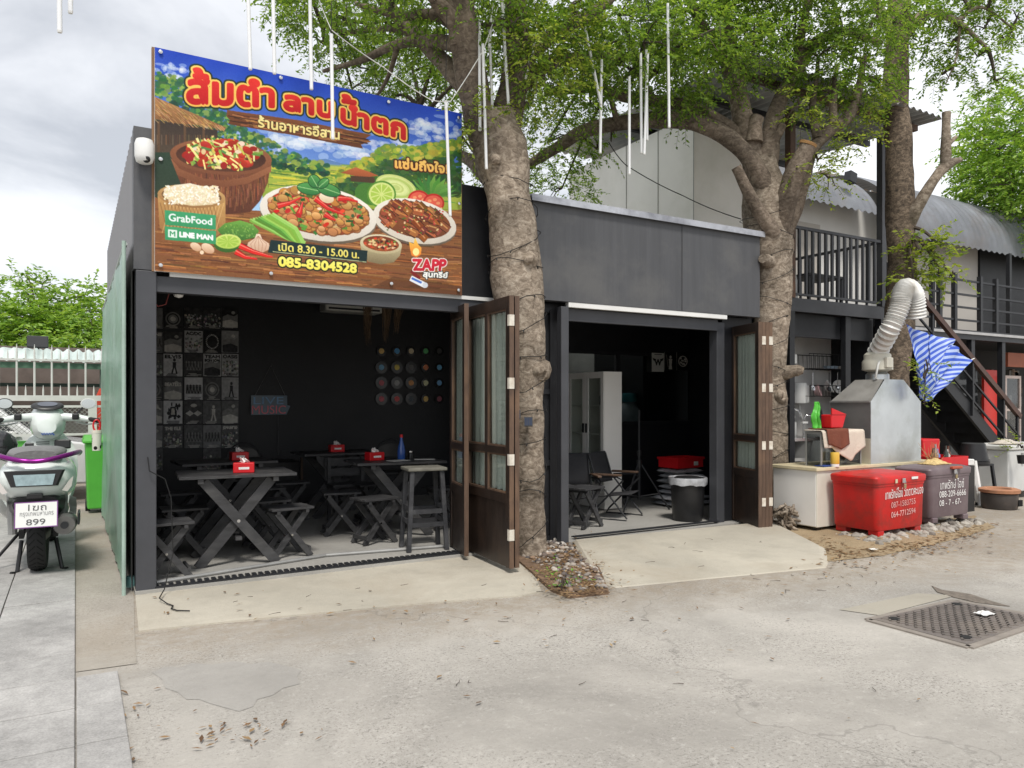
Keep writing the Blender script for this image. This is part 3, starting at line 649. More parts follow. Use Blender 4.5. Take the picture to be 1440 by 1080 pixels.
# vegetables in front
for k in range(9): p.stroke([(430 + k * 11, 736 - k * 3), (500 + k * 14, 770), (560 + k * 10, 800 + k * 3), (585 + k * 8, 812 + k * 2)], 16, rc([(120, 168, 66), (86, 138, 50), (150, 192, 88)], 10)); p.stroke([(430 + k * 11, 732 - k * 3), (500 + k * 14, 766)], 3, (190, 216, 130), .7)
p.poly([(300, 776), (330, 750), (390, 738), (440, 752), (466, 780), (450, 806), (400, 818), (340, 808), (312, 792)], (110, 164, 66), (56, 104, 42))
for _ in range(120): p.ell(rnd.uniform(330, 450), rnd.uniform(755, 805), 3, 3, rc([(150, 190, 90), (70, 120, 46)]), alpha=.5, n=8)
p.ell(340, 830, 56, 36, (76, 124, 42), (50, 90, 34)); p.ell(342, 822, 52, 29, (206, 222, 120), (172, 200, 84))
for k in range(9): a = k * .7; p.poly([(342, 822), (342 + cos(a - .25) * 44, 822 + sin(a - .25) * 23), (342 + cos(a + .25) * 44, 822 + sin(a + .25) * 23)], (150, 188, 66), alpha=.8)
p.poly([(455, 792), (470, 792), (478, 812), (505, 830), (508, 852), (480, 866), (440, 864), (416, 848), (422, 826), (448, 810)], (236, 214, 190), (196, 156, 128))
for k in range(5): p.stroke([(462, 800), (432 + k * 16, 832), (440 + k * 12, 862)], 2.5, (160, 104, 84), .6)
for x, y, r in ((214, 844, 24), (262, 850, 28)): p.ell(x, y, r, r * .62, (238, 214, 184), (196, 150, 116), 30)
p.ell(238, 866, 8, 8, (236, 210, 180))
for q in ([(388, 838), (440, 862), (500, 880), (520, 884)], [(372, 862), (410, 884), (458, 892)]): p.stroke(q, 27, (110, 14, 14), taper=True); p.stroke(q, 22, (216, 38, 30), taper=True); p.stroke([(a, b - 4) for a, b in q], 4, (244, 150, 130), .8, True)
# dipping bowl
p.poly([(866, 828), (874, 870), (900, 902), (950, 912), (1000, 904), (1026, 876), (1034, 838)], (196, 184, 144), (120, 106, 76)); p.ell(950, 832, 84, 38, (222, 212, 180), (180, 166, 126), 6); p.ell(950, 830, 72, 30, (112, 52, 30), (150, 76, 40), 6)
for _ in range(90): a = rnd.uniform(0, 6.28); r = rnd.random() ** .5; p.ell(950 + cos(a) * r * 64, 831 + sin(a) * r * 25, rnd.uniform(4, 8), rnd.uniform(3, 5), rc([(180, 96, 50), (90, 130, 56), (200, 60, 40), (224, 190, 140), (70, 34, 22)], 10), n=8)
# wooden name plank
p.poly([(338, 300), (620, 338), (914, 396), (890, 412), (912, 424), (872, 436), (880, 452), (600, 398), (342, 356), (350, 340), (336, 326)], (124, 74, 42), (96, 54, 32))
for _ in range(150): x = rnd.uniform(345, 840); w = rnd.uniform(20, 90); y = 308 + (x - 345) * .165 + rnd.uniform(0, 42); p.stroke([(x, y), (x + w, y + w * .165)], rnd.uniform(1.5, 5), rc([(60, 32, 20), (176, 112, 66), (206, 140, 84), (90, 50, 30)], 12), .6)
for o in (18, 36): p.stroke([(342, 306 + o), (620, 344 + o), (900, 400 + o * .9)], 3, (40, 22, 14))
# flame and bottle beside the small logo
p.poly([(1066, 850), (1062, 822), (1080, 830), (1086, 806), (1100, 834), (1112, 846), (1110, 872), (1092, 884), (1072, 876)], (246, 206, 84), (226, 116, 40)); p.ell(1090, 862, 13, 15, (252, 232, 150))
p.stroke([(1070, 938), (1105, 968)], 13, (120, 30, 28)); p.stroke([(1068, 966), (1128, 996)], 22, (226, 230, 236)); p.stroke([(1072, 966), (1112, 985)], 9, (70, 110, 190)); p.ell(1126, 994, 11, 11, (200, 206, 214))
# green tags
for q in ([(90, 699), (294, 718), (294, 776), (92, 757)], [(90, 762), (295, 781), (294, 833), (92, 816)]): p.poly(q, (62, 156, 104), (54, 144, 94))
p.poly([(104, 775), (139, 778), (139, 809), (104, 806)], (226, 238, 230)); GW = [(0, (240, 246, 240), None)]
p.text('M', (111, 782), (132, 784), (132, 803), (111, 801), [(1, (60, 150, 100), None)])
p.text('GrabFood', (107, 712), (278, 731), (278, 757), (107, 741), [(1, (236, 246, 240), None)])
p.text('LINE MAN', (150, 785), (281, 798), (281, 817), (150, 804), [(2, (240, 246, 242), None)])
# hours
p.poly([(512, 815), (896, 858), (893, 906), (500, 866)], (22, 42, 42)); p.stroke([(520, 862), (892, 903)], 2.5, (200, 200, 150))
p.text('เปิด 8.30 - 15.00 น.', (543, 826), (862, 859), (862, 889), (543, 858), [(1, (20, 30, 26), None), (1, (244, 232, 128), (232, 214, 96))])
p.text('085-8304528', (545, 883), (852, 912), (851, 946), (544, 918), [(9, (26, 36, 24), None), (3, (246, 238, 120), (238, 222, 84))])
P2 = lambda x, y: ((x - 200) * 2.841, (y - 50) * 2.841)
ttl = [(21, (24, 46, 32), None), (14, (244, 206, 104), (236, 180, 80)), (7, (228, 50, 40), (178, 18, 24))]
for layer in range(3):
    for body, q in (('ส้มตำ', ((264, 96), (384, 115), (384, 151), (264, 146))), ('ลาบ', ((400, 134), (467, 145), (467, 166), (400, 154))), ('นำตก', ((480, 145.5), (568, 167), (568, 196), (480, 171.5)))):
        p.text(body, *[P2(*k) for k in q], [ttl[layer]])
    p.text('้', *[P2(*k) for k in ((481.5, 133.5), (500, 137.5), (499, 146), (481.5, 143.5))], [ttl[layer]])
p.text('ร้านอาหารอีสาน', (463, 320), (786, 372), (786, 416), (463, 366), [(4, (50, 26, 14), None), (2, (246, 230, 160), (238, 214, 130))])
p.text('แซ่บถึงใจ!', (1007, 486), (1218, 508), (1218, 550), (1007, 528), [(9, (70, 22, 14), None), (3, (248, 204, 110), (240, 176, 84))])
p.text('ZAPP', (1076, 892), (1212, 893), (1204, 936), (1080, 934), [(8, (240, 232, 226), None), (4, (214, 40, 58), (180, 24, 44))])
p.text('สุนทรีย์', (1120, 936), (1217, 943), (1214, 972), (1118, 968), [(6, (30, 40, 38), None), (2, (240, 240, 234), None)])
p.a += (p.noise((3, 3), 5)[..., None] - .5) * .035
p.a = p.a * .96 + .015
def bow(u, v):
    return .012 + .007 * np.sin(u * 9 + v * 3) * np.sin(v * 3.1) + np.minimum(1, v * 12) * (.008 * np.exp(-v * 8) * np.sin(u * 60 + 8 * v) * np.exp(-((u - .2) / .25) ** 2) + .004 * np.exp(-v * 7) * np.sin(u * 34 + 2))
p.mesh('printed_sheet', print_m, ban, (xl, 6.0, zt), (xr, 6.0, zt), (xl, 6.0, zb), bow, 2, 1.02)
mb = MB(); mb.bb(xl, 6.012, zb, xr, 6.016, zt); mb.build('banner_back', white_m, ban)
mb = MB()
for x in (xl - .006, xr + .004): mb.bb(x - .012, 6.017, zb, x + .012, 6.05, zt + .01)
mb.bb(xl, 6.02, zt - .04, xr, 6.05, zt - .005); mb.bb(xl + .02, 6.02, zb + .01, xr - .02, 6.05, zb + .05)
for f in (.25, .5, .75): mb.bb(xl + (xr - xl) * f - .015, 6.02, zb + .05, xl + (xr - xl) * f + .015, 6.048, zt - .041)
mb.build('banner_frame', M('frame_timber', (.26, .15, .08), .7, .25, 6), ban)
for u, v in ((.015, .02), (.36, .02), (.72, .025), (.985, .03), (.015, .5), (.015, .975), (.33, .97), (.73, .97), (.985, .975), (.988, .5)):
    c = V((xl + (xr - xl) * u, 5.974, zt + (zb - zt) * v)); MB().lathe([(.016, 0), (.014, .005), (.006, .007)], 12, c, Matrix.Rotation(pi / 2, 3, 'X')).build('eyelet', steel_m, ban)
# ------------------------------------------------------------------ trees
def smooth_path(pts, rs, k=5):
    """Catmull-Rom through pts with radii"""
    P = [pts[0] * 2 - pts[1]] + list(pts) + [pts[-1] * 2 - pts[-2]]; out = []; ro = []
    for i in range(len(pts) - 1):
        a, b, c, d = P[i:i + 4]
        for j in range(k):
            t = j / k
            out.append(.5 * ((2 * b) + (c - a) * t + (2 * a - 5 * b + 4 * c - d) * t * t + (3 * b - a - 3 * c + d) * t ** 3)); ro.append(rs[i] * (1 - t) + rs[i + 1] * t)
    return out + [pts[-1]], ro + [rs[-1]]
def limb(mb, pts, rs, n=14, k=5, wob=.06, seed=0):
    q, r = smooth_path([V(x) for x in pts], rs, k); rr = random.Random(seed)
    i0 = len(mb.v); mb.tube(q, r, n)
    from mathutils import noise
    for i in range(i0, len(mb.v)):
        c = q[(i - i0) // n] if (i - i0) // n < len(q) else q[-1]; v = V(mb.v[i]); d = v - c
        mb.v[i] = tuple(c + d * (1 + wob * 2.2 * noise.noise(v * 3.1 + V((seed, 0, 0))) + wob * noise.noise(v * 9)))
    return q
def leaves(name, mat, parent, blobs, lines, lsize=.05, ltwig=14, seed=1, twig_mat=None, droop=.3, dens=1., lf=.46, label=None):
    """sprays of folded leaves on twigs, held by thin branches that run from the limbs to every clump"""
    g = np.random.default_rng(seed); tw = MB(); base = []; dirs = []
    lp = [q for l in lines for q in l] or None
    for (c, R, f) in blobs:
        c = V(c); R = V(R) if hasattr(R, '__len__') else V((R, R, R * .7))
        if lp:
            o = min(lp, key=lambda q: (q - c).length)
            L = (c - o).length
            if L > .1:
                m = (o + c) / 2 + V((0, 0, .12 * L)); qq, rr = smooth_path([o, m, c], [.03, .022, .012], 5); tw.tube(qq, rr, 5)
        nb = max(3, int(7 * R.x * f)); subs = []
        for _ in range(nb):
            d = V(g.normal(size=3)); d.normalize(); e = c + V((d.x * R.x, d.y * R.y, d.z * R.z)) * g.uniform(.55, .95)
            m = (c + e) / 2 + V((0, 0, .05)); qq, rr = smooth_path([c, m, e], [.012, .008, .004], 4); tw.tube(qq, rr, 4, False); subs.append(qq)
        N = int(350 * dens * f * (R.x * R.y * R.z) ** (2 / 3))
        for _ in range(N):
            d = V(g.normal(size=3)); d.normalize(); r = g.uniform(.25, 1) ** .6
            s = c + V((d.x * R.x, d.y * R.y, d.z * R.z)) * r
            h = V((d.x, d.y, d.z * .4 - droop)) + V(g.normal(size=3)) * .45; h.normalize(); base.append(s); dirs.append(h)
    base = np.array(base); dirs = np.array(dirs); n = len(base)
    # twig stems: one thin strip each
    Lt = g.uniform(.16, .34, n) * (lsize / .05) ** .5
    t = (np.arange(ltwig) + .6) / ltwig
    bend = np.array([0, 0, -.35])
    pos = base[:, None] + dirs[:, None] * (t[None, :, None] * Lt[:, None, None]) + bend * (t ** 2)[None, :, None] * Lt[:, None, None] * .6
    side = np.cross(dirs, np.array([0, 0, 1.])); side /= np.linalg.norm(side, axis=1)[:, None] + 1e-6
    sgn = np.where(np.arange(ltwig) % 2, 1., -1.)[None, :, None]
    ld = dirs[:, None] * .55 + side[:, None] * sgn * .85 + g.normal(size=(n, ltwig, 3)) * .28; ld[..., 2] -= .18
    ld /= np.linalg.norm(ld, axis=2)[..., None]
    up = np.array([0, 0, 1.]) + g.normal(size=(n, ltwig, 3)) * .5; w = np.cross(ld, up); w /= np.linalg.norm(w, axis=2)[..., None] + 1e-6
    nn = np.cross(w, ld)
    ls = lsize * g.uniform(.65, 1.3, (n, ltwig, 1)); a = pos; tip = pos + ld * ls; m = pos + ld * ls * .48
    wl_ = m + w * ls * lf * .5 + nn * ls * .1; wr_ = m - w * ls * lf * .5 + nn * ls * .1
    verts = np.stack([a, wl_, tip, wr_], 2).reshape(-1, 3); k = np.arange(n * ltwig)[:, None] * 4
    tris = np.concatenate([k + np.array([0, 3, 2]), k + np.array([0, 2, 1])], 0)
    o = np_mesh(name, verts, tris, mat, parent, label, tri=True)
    e = base + dirs * Lt[:, None] + bend * Lt[:, None] * .6; mid = base + dirs * Lt[:, None] * .5 + bend * Lt[:, None] * .15
    q = side * .0022; tv = np.stack([base - q, base + q, mid + q, mid - q, e + q * .5, e - q * .5], 1).reshape(-1, 3); k = np.arange(n)[:, None] * 6
    tq = np.concatenate([k + np.array([0, 1, 2, 3]), k + np.array([3, 2, 4, 5])], 0)
    if twig_mat:
        np_mesh('twigs', tv, tq, twig_mat, parent)
        if tw.v: tw.build('branches', twig_mat, parent)
    return o
twig_m = M('twig_bark', (.065, .05, .038), .85, .3, 8)
def W(x, y, z): return PZ(x, y, z)
# tree between the two openings
T1 = thing('street_tree', 'thick grey-barked tree growing between the two open fronts', 'tree', (3.55, 5.75, 0))
mb = MB()
limb(mb, [W(746, 800, 6.76), W(746, 775, 6.76), W(743, 700, 6.76), W(742, 600, 6.75), W(738, 520, 6.75), W(734, 470, 6.75), W(727, 400, 6.74), W(722, 330, 6.74), W(714, 265, 6.72), W(704, 210, 6.72), W(692, 165, 6.72)],
     [.2, .155, .138, .145, .175, .205, .225, .215, .21, .25, .2], 22, 6, .075, 3)
mb.lathe([(.0, -.05), (.035, -.04), (.05, .01), (.03, .02), (.0, .0)], 12, W(697, 224, 6.48), Matrix.Rotation(rad(-70), 3, 'X'))
for x, y, d, r in ((742, 365, 6.53, .07), (722, 480, 6.56, .05), (758, 520, 6.6, .07), (715, 440, 6.56, .045)): limb(mb, [W(x, y, d + .12), W(x + 2, y + 2, d), W(x + 4, y + 5, d - .015)], [r * 1.6, r, r * .3], 10, 3, .2, x)
mb.build('trunk', bark_m, T1, smooth=60)
mb = MB(); LT1 = []
for i, (pts, rs) in enumerate([
    ([W(700, 225, 6.72), W(672, 150, 6.7), W(658, 90, 6.6), W(650, 20, 6.5), W(640, -70, 6.5)], [.19, .15, .14, .12, .1]),
    ([W(705, 200, 6.75), W(722, 120, 6.85), W(728, 50, 6.95), W(720, -40, 7.0)], [.17, .13, .12, .1]),
    ([W(665, 130, 6.68), W(628, 92, 6.9), W(590, 52, 7.2), W(545, 8, 7.4), W(500, -50, 7.6)], [.1, .085, .075, .065, .05]),
    ([W(650, 65, 6.6), W(610, 58, 6.9), W(560, 62, 7.3), W(510, 84, 7.7), W(455, 100, 8.0)], [.075, .055, .045, .035, .02]),
    ([W(655, 45, 6.55), W(610, 20, 6.6), W(560, 22, 6.7), W(500, 5, 6.8)], [.07, .05, .035, .02]),
    ([W(690, 250, 6.8), W(660, 225, 7.2), W(625, 205, 8.0), W(590, 150, 8.8)], [.1, .06, .045, .02]),
    ([W(725, 90, 6.9), W(770, 55, 7.1), W(830, 20, 7.4), W(890, -30, 7.7)], [.1, .075, .06, .04]),
    ([W(722, 130, 6.85), W(775, 90, 7.3), W(840, 78, 7.8), W(905, 84, 8.2)], [.08, .06, .045, .03]),
    ([W(640, 25, 6.52), W(600, -20, 6.2), W(560, -60, 5.8), W(480, -90, 5.4)], [.09, .07, .05, .03]),
    ([W(612, 0, 6.3), W(640, 34, 6.45), W(645, 62, 6.52)], [.06, .07, .09]),
    ([W(560, 62, 7.3), W(545, 110, 7.5), W(520, 150, 7.9)], [.03, .02, .012]),
    ([W(590, 52, 7.2), W(545, 40, 7.6), W(490, 45, 8.2), W(430, 30, 8.6)], [.04, .03, .022, .012]),
]): LT1.append(limb(mb, pts, rs, 10, 5, .08, 20 + i))
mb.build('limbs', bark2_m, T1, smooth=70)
b1 = [(W(470, 20, 7.9), .62, .75), (W(540, 30, 8.1), .6, .8), (W(505, 95, 8.7), .45, .85), (W(580, 100, 9.2), .62, .9), (W(620, 30, 7.6), .6, .9), (W(610, 150, 9.6), .6, .9), (W(455, -20, 7.4), .6, .8), (W(560, -40, 6.6), .7, .8),
      (W(470, -70, 5.9), .6, .7), (W(650, -50, 6.3), .7, 1), (W(740, -10, 6.9), .7, 1.1), (W(765, 60, 7.1), .5, 1.2), (W(800, 10, 7.3), .6, 1.2), (W(840, 70, 7.8), .45, 1.1), (W(720, 40, 6.5), .34, 1), (W(780, 130, 8.0), .5, 1.1), (W(770, 200, 9.4), .62, 1), (W(790, 265, 10.2), .55, 1),
      (W(620, 70, 8.5), .5, .9), (W(560, 60, 9.4), .6, .8), (W(700, 90, 8.6), .6, .9), (W(670, 220, 9.8), .6, .8), (W(640, 190, 9.0), .35, .9), (W(435, 10, 8.6), .4, .9), (W(455, 62, 8.5), .34, .8), (W(495, 125, 9.0), .34, .8), (W(545, 140, 9.4), .4, .8), (W(420, -25, 8.0), .5, .8), (W(765, 120, 6.7), .26, 1.0)]
leaves('crown', leaf_m, T1, b1, LT1, .05, 14, 5, twig_m, .25, 1.5)
bs = [(W(668, 150, 6.42), (.06, .06, .2), 2.5), (W(655, 172, 6.45), (.06, .06, .16), 2.5), (W(735, 150, 6.55), (.14, .12, .18), 2.2), (W(745, 95, 6.5), (.16, .14, .16), 2.2), (W(780, 100, 6.75), (.24, .2, .2), 1.5), (W(740, 55, 6.4), (.16, .15, .2), 1.8), (W(800, 55, 6.9), (.3, .2, .24), 1.4)]
leaves('foliage', leaf_y, T1, bs, [], .045, 12, 6, twig_m, .1, 1.6)
# tree at the right end of the shop
T2 = thing('street_tree', 'broad tree with cut limb stubs at the right end of the dark shop', 'tree', (7.15, 6.1, 0))
mb = MB(); D = 8.87
limb(mb, [W(1090, 750, D), W(1090, 730, D), W(1088, 690, D), W(1084, 600, D), W(1083, 520, D), W(1084, 450, D), W(1084, 390, D), W(1080, 340, D), W(1077, 290, D), W(1076, 250, D), W(1074, 222, D)],
     [.27, .2, .175, .18, .19, .205, .235, .265, .28, .21, .15], 22, 6, .08, 8)
limb(mb, [W(1085, 528, D), W(1105, 522, D - .1), W(1122, 520, D - .16), W(1130, 521, D - .18)], [.12, .1, .085, .05], 12, 4, .25, 5)
limb(mb, [W(1084, 372, D - .1), W(1078, 366, D - .24), W(1073, 363, D - .31)], [.13, .09, .06], 12, 4, .15, 6)
limb(mb, [W(1094, 560, D - .1), W(1098, 556, D - .2), W(1101, 556, D - .22)], [.1, .06, .03], 10, 4, .2, 7)
mb.build('trunk', bark_m, T2, smooth=60)
mb = MB(); LT2 = []
for i, (pts, rs) in enumerate([
    ([W(1082, 282, D - .1), W(1060, 232, D - .2), W(1034, 202, D - .2), W(1000, 180, D - .15), W(954, 169, D - .1), W(886, 171, D), W(823, 184, D + .1), W(789, 204, D + .3), W(745, 231, D + .5), W(700, 262, D + .7)], [.13, .105, .10, .10, .095, .09, .08, .07, .055, .04]),
    ([W(1076, 250, D), W(1046, 198, D), W(1016, 173, D), W(960, 148, D), W(890, 138, D), W(830, 124, D), W(765, 130, D)], [.12, .085, .08, .075, .07, .06, .045]),
    ([W(1068, 260, D), W(1050, 190, D), W(1035, 120, D + .1), W(1020, 50, D + .2), W(1014, -40, D + .3)], [.15, .125, .115, .1, .08]),
    ([W(1078, 230, D), W(1090, 160, D + .1), W(1120, 100, D + .2), W(1145, 62, D + .2), W(1185, 45, D + .3), W(1240, 60, D + .5)], [.13, .1, .085, .07, .05, .03]),
    ([W(1092, 350, D), W(1102, 295, D - .2), W(1120, 240, D - .35), W(1136, 205, D - .42)], [.16, .125, .115, .095]),
    ([W(1088, 330, D - .2), W(1060, 285, D - .35), W(1035, 235, D - .42)], [.1, .07, .06]),
    ([W(1094, 340, D + .05), W(1125, 268, D), W(1140, 215, D), W(1165, 185, D + .05), W(1192, 165, D + .1), W(1207, 128, D + .15), W(1215, 80, D + .2)], [.14, .095, .08, .075, .068, .055, .03]),
    ([W(1150, 195, D), W(1143, 150, D + .1), W(1150, 100, D + .15)], [.06, .045, .02]), ([W(1172, 175, D), W(1172, 130, D + .1), W(1178, 90, D + .1)], [.05, .04, .02]),
    ([W(1060, 200, D - .1), W(1062, 175, D - .1), W(1066, 165, D - .1)], [.1, .09, .085]),
    ([W(1082, 205, D), W(1095, 188, D - .05), W(1100, 176, D - .05)], [.08, .055, .05]),
    ([W(1030, 100, D + .1), W(990, 40, D), W(960, -20, D)], [.09, .06, .04]), ([W(960, 178, D - .1), W(930, 150, D - .3), W(900, 110, D - .4)], [.05, .035, .02]),
    ([W(1120, 100, D + .2), W(1130, 30, D), W(1150, -40, D - .1)], [.07, .05, .03]), ([W(870, 180, D), W(862, 150, D - .1), W(850, 110, D - .1)], [.04, .03, .015]),
]): LT2.append(limb(mb, pts, rs, 12, 5, .08, 50 + i))
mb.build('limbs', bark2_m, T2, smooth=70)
mb = MB()
c = W(1136, 203, D - .42); dd = (W(1136, 203, D - .42) - W(1120, 240, D - .35)).normalized(); x_, u_ = frame(dd); R = Matrix((x_, u_, dd)).transposed()
mb.lathe([(.096, -.01), (.1, .02), (.085, .025), (.05, -.03), (.0, -.05)], 16, c, R)
mb.build('cut_stub_face', M('cut_wood', (.36, .20, .08), .8, .4, 14, .3), T2)
b2 = [(W(930, 30, 8.6), .7, 1.1), (W(870, 20, 8.2), .6, 1), (W(990, 20, 8.9), .75, 1.1), (W(1060, 0, 9.0), .8, 1.1), (W(1000, 90, 8.5), .5, 1), (W(930, 100, 8.4), .5, 1.1), (W(870, 90, 8.4), .45, 1.1), (W(1120, 20, 8.9), .7, 1.1), (W(1180, 20, 9.0), .65, 1.1), (W(1200, 80, 9.0), .5, 1.1), (W(1150, 80, 8.8), .45, 1.1),
      (W(1085, 80, 8.7), .38, 1), (W(960, 140, 8.3), .3, .9), (W(1235, 20, 9.2), .5, 1), (W(820, 90, 8.6), .4, 1), (W(1165, 130, 8.9), .35, 1.1), (W(1215, 110, 9.0), .4, 1), (W(1110, -60, 8.6), .8, 1), (W(960, -60, 8.4), .8, 1), (W(830, 150, 9.2), .35, .9), (W(905, 60, 7.6), .5, 1), (W(985, 50, 7.8), .5, 1), (W(1060, 60, 8.1), .4, .9), (W(1240, 130, 9.3), .26, 1), (W(840, 210, 9.5), .2, .8), (W(860, 190, 9.2), .14, .8)]
leaves('crown', leaf_m, T2, b2, LT2, .052, 14, 15, twig_m, .3, 1.6)
bs = [(W(1150, 225, D - .1), (.22, .2, .22), 1.5), (W(1165, 250, D - .05), (.16, .15, .16), 1.5), (W(1195, 190, D), (.24, .2, .2), 1.4), (W(1213, 150, D + .1), (.25, .2, .2), 1.4), (W(1125, 150, D - .3), (.2, .2, .25), 1.2), (W(1120, 238, D - .45), (.05, .05, .05), 4)]
leaves('foliage', leaf_y, T2, bs, [], .05, 12, 16, twig_m, .1, 1.5)
# tree behind the hood
T3 = thing('street_tree', 'slender mottled tree standing behind the metal cooking hood', 'tree', tuple(W(1262, 715, 10.3).xy) + (0,))
mb = MB(); D = 10.3
limb(mb, [W(1262, 716, D), W(1262, 700, D), W(1258, 600, D), W(1258, 540, D), W(1264, 460, D), W(1268, 380, D), W(1266, 300, D), W(1264, 220, D), W(1260, 140, D), W(1262, 60, D), W(1268, -40, D)], [.26, .21, .19, .19, .19, .185, .18, .175, .165, .15, .13], 18, 6, .07, 4)
mb.build('trunk', M_bark('mottled_bark', (.045, .04, .035), (.15, .115, .085), (.30, .235, .175)), T3, smooth=60)
mb = MB(); LT3 = [limb(mb, p_, r_, 10, 5, .08, i) for i, (p_, r_) in enumerate([
    ([W(1272, 325, D), W(1290, 290, D - .2), W(1312, 255, D - .3), W(1332, 232, D - .3), W(1352, 224, D - .3)], [.1, .085, .075, .07, .03]), ([W(1330, 236, D - .3), W(1330, 200, D - .3), W(1331, 158, D - .3)], [.07, .06, .052]), ([W(1331, 205, D - .3), W(1345, 192, D - .3)], [.04, .02]),
    ([W(1262, 60, D), W(1300, 20, D), W(1345, 30, D - .2), W(1390, 70, D - .3)], [.1, .06, .04, .02]), ([W(1262, 60, D), W(1235, 10, D), W(1215, -40, D)], [.09, .07, .05]), ([W(1345, 30, D - .2), W(1380, 10, D), W(1425, 40, D)], [.03, .02, .012]),
    ([W(1350, 34, D - .2), W(1345, 80, D - .2), W(1330, 118, D - .2)], [.02, .014, .008])])]
mb.build('limbs', bark_m, T3, smooth=70)
b3 = [(W(1305, 25, D), .42, 1.0), (W(1335, 65, D), .36, .9), (W(1325, 105, D), .22, .9), (W(1375, 80, D - .2), .34, .85), (W(1400, 115, D - .2), .26, .8), (W(1345, -10, D), .6, 1), (W(1415, 60, D), .24, .7), (W(1405, -25, D), .5, .9), (W(1270, 20, D - .3), .4, 1), (W(1430, 25, D), .3, .7), (W(1385, 40, D), .3, .8)]
leaves('crown', leaf_m, T3, b3, LT3, .06, 13, 25, twig_m, .35, 1.5)
leaves('foliage', leaf_y, T3, [(W(1295, 355, D - .35), (.22, .2, .3), 1.6), (W(1285, 395, D - .4), (.2, .2, .18), 1.4), (W(1320, 375, D - .4), (.2, .2, .2), 1.2), (W(1322, 345, D - .4), (.14, .14, .2), 1.2), (W(1340, 390, D - .4), (.12, .12, .1), 1.2)], LT3[:1], .075, 12, 26, twig_m, -.1, 1.1)
# trees further off
def far_tree(label, base, h, r, blobs, seed, mat, ls):
    t = thing('background_tree', label, 'tree', (base.x, base.y, 0), group='trees beyond the buildings'); mb = MB()
    q = [limb(mb, [V((base.x, base.y, -.1)), V((base.x + .1, base.y, h * .4)), V((base.x - .1, base.y, h * .8))], [r, r * .8, r * .4], 10, 4, .08, seed)]
    mb.build('trunk', bark_m, t, smooth=60); leaves('crown', mat, t, blobs, q, ls, 12, seed, twig_m, .1, .62); return t
far_tree('big green tree rising at the right edge over the curved metal roof', PG(1420, 640), 5.5, .25, [(W(1405, 210, 17), 1.1, 1.1), (W(1430, 160, 17.4), 1.2, 1), (W(1425, 260, 16.6), 1.1, 1.1), (W(1385, 250, 17.2), .7, 1), (W(1450, 310, 17), 1.4, 1), (W(1395, 285, 18), .8, 1), (W(1450, 200, 18), 1.8, 1), (W(1500, 250, 18), 2, .8), (W(1372, 215, 17.5), .4, .9)], 31, leaf_far, .11)
far_tree('light green spreading tree behind the green shed at the left', W(60, 620, 21), 4.5, .25, [(W(40, 445, 21), 1.0, .8), (W(95, 440, 21.5), 1.0, .8), (W(130, 462, 21), 1.0, 1.), (W(60, 478, 20.5), 1.2, 1.1), (W(5, 478, 20.6), 1.2, 1.1), (W(120, 495, 20), 1.0, 1.1), (W(30, 405, 22), .7, .3), (W(120, 415, 22), .8, .35), (W(-40, 450, 21), 1.5, .7), (W(150, 440, 22), .9, .6), (W(75, 412, 22), .7, .35), (W(15, 392, 22), .4, .3), (W(36, 384, 22), .35, .3), (W(60, 398, 22), .4, .3)], 33, leaf_far, .15)
far_tree('darker tree standing low behind the white car', W(20, 640, 24), 2.4, .2, [(W(20, 560, 22), 1.2, 1), (W(75, 565, 22.5), 1.0, 1), (W(130, 562, 22), 1.0, 1), (W(-30, 560, 22), 1.2, 1)], 35, leaf_m, .14)
# ------------------------------------------------------------------ hanging light tubes, cords and wires
tube_m = M('frosted_tube', (.78, .79, .80), .3, .04, 8, trans=0)
TUBES = [(349, 0, 96, 352, 5.6), (384, -10, 102, 386, 5.6), (436, 0, 124, 438, 5.6), (466, 48, 194, 468, 5.55), (627, 142, 302, 633, 5.65), (83, -40, 43, 84, 5.0), (99, -60, 16, 99, 5.1), (674, 26, 182, 675, 5.75), (679, 62, 236, 684, 5.7), (688, 40, 172, 693, 5.8), (694, -20, 66, 688, 5.75), (704, -30, 146, 715, 5.7), (708, 0, 124, 711, 5.9), (754, 52, 110, 739, 5.8), (822, 36, 146, 845, 5.75), (846, 84, 214, 844, 5.8), (885, 108, 244, 885, 5.8), (901, 75, 214, 902, 5.8), (911, 74, 216, 906, 5.75), (909, 70, 196, 910, 5.85), (939, 5, 178, 941, 5.6)]
TL = ['hanging above the left part of the banner, leftmost over its blue top', 'hanging just left of the banner title', 'hanging in front of the banner top above its first word', 'long and hanging across the red title of the banner', 'hanging down across the right edge of the banner', 'hanging against open sky, lower of the two at top left', 'short, against open sky, higher of the two at top left',
      'hanging left in the cluster before the thick trunk', 'lowest in the cluster before the thick trunk', 'middle of the cluster before the thick trunk', 'highest in the cluster before the thick trunk', 'tilted and right in the cluster before the thick trunk', 'half hidden behind a tilted tube near the trunk', 'short and slanting in leaves right of the thick trunk', 'slanting in the leaves above the white wall', 'upright below a slanting tube before the white wall', 'lowest before the white wall', 'left one of the close trio before the white wall', 'tilted right one of the close trio before the white wall', 'middle one of the close trio before the white wall', 'rightmost and highest before the white wall']
for (x0, y0, y1, x1, Y), lb in zip(TUBES, TL):
    a, b = PY(x0, y0, Y), PY(x1, y1, Y)
    t = thing('light_tube', 'white light tube ' + lb, 'light tube', tuple(b), group='white light tubes hanging from the trees')
    MB().tube([a, a * .5 + b * .5, b], .0135, 8).build('tube', tube_m, t, smooth=60)
    MB().cyl(b, b - (a - b).normalized() * .012, .0145, .012, 8).build('end_cap', wplast_m, t)
    MB().tube([a, a + (a - b).normalized() * .05, a + V((.01, .0, .75))], .003, 5).build('cord', wire_m, t)
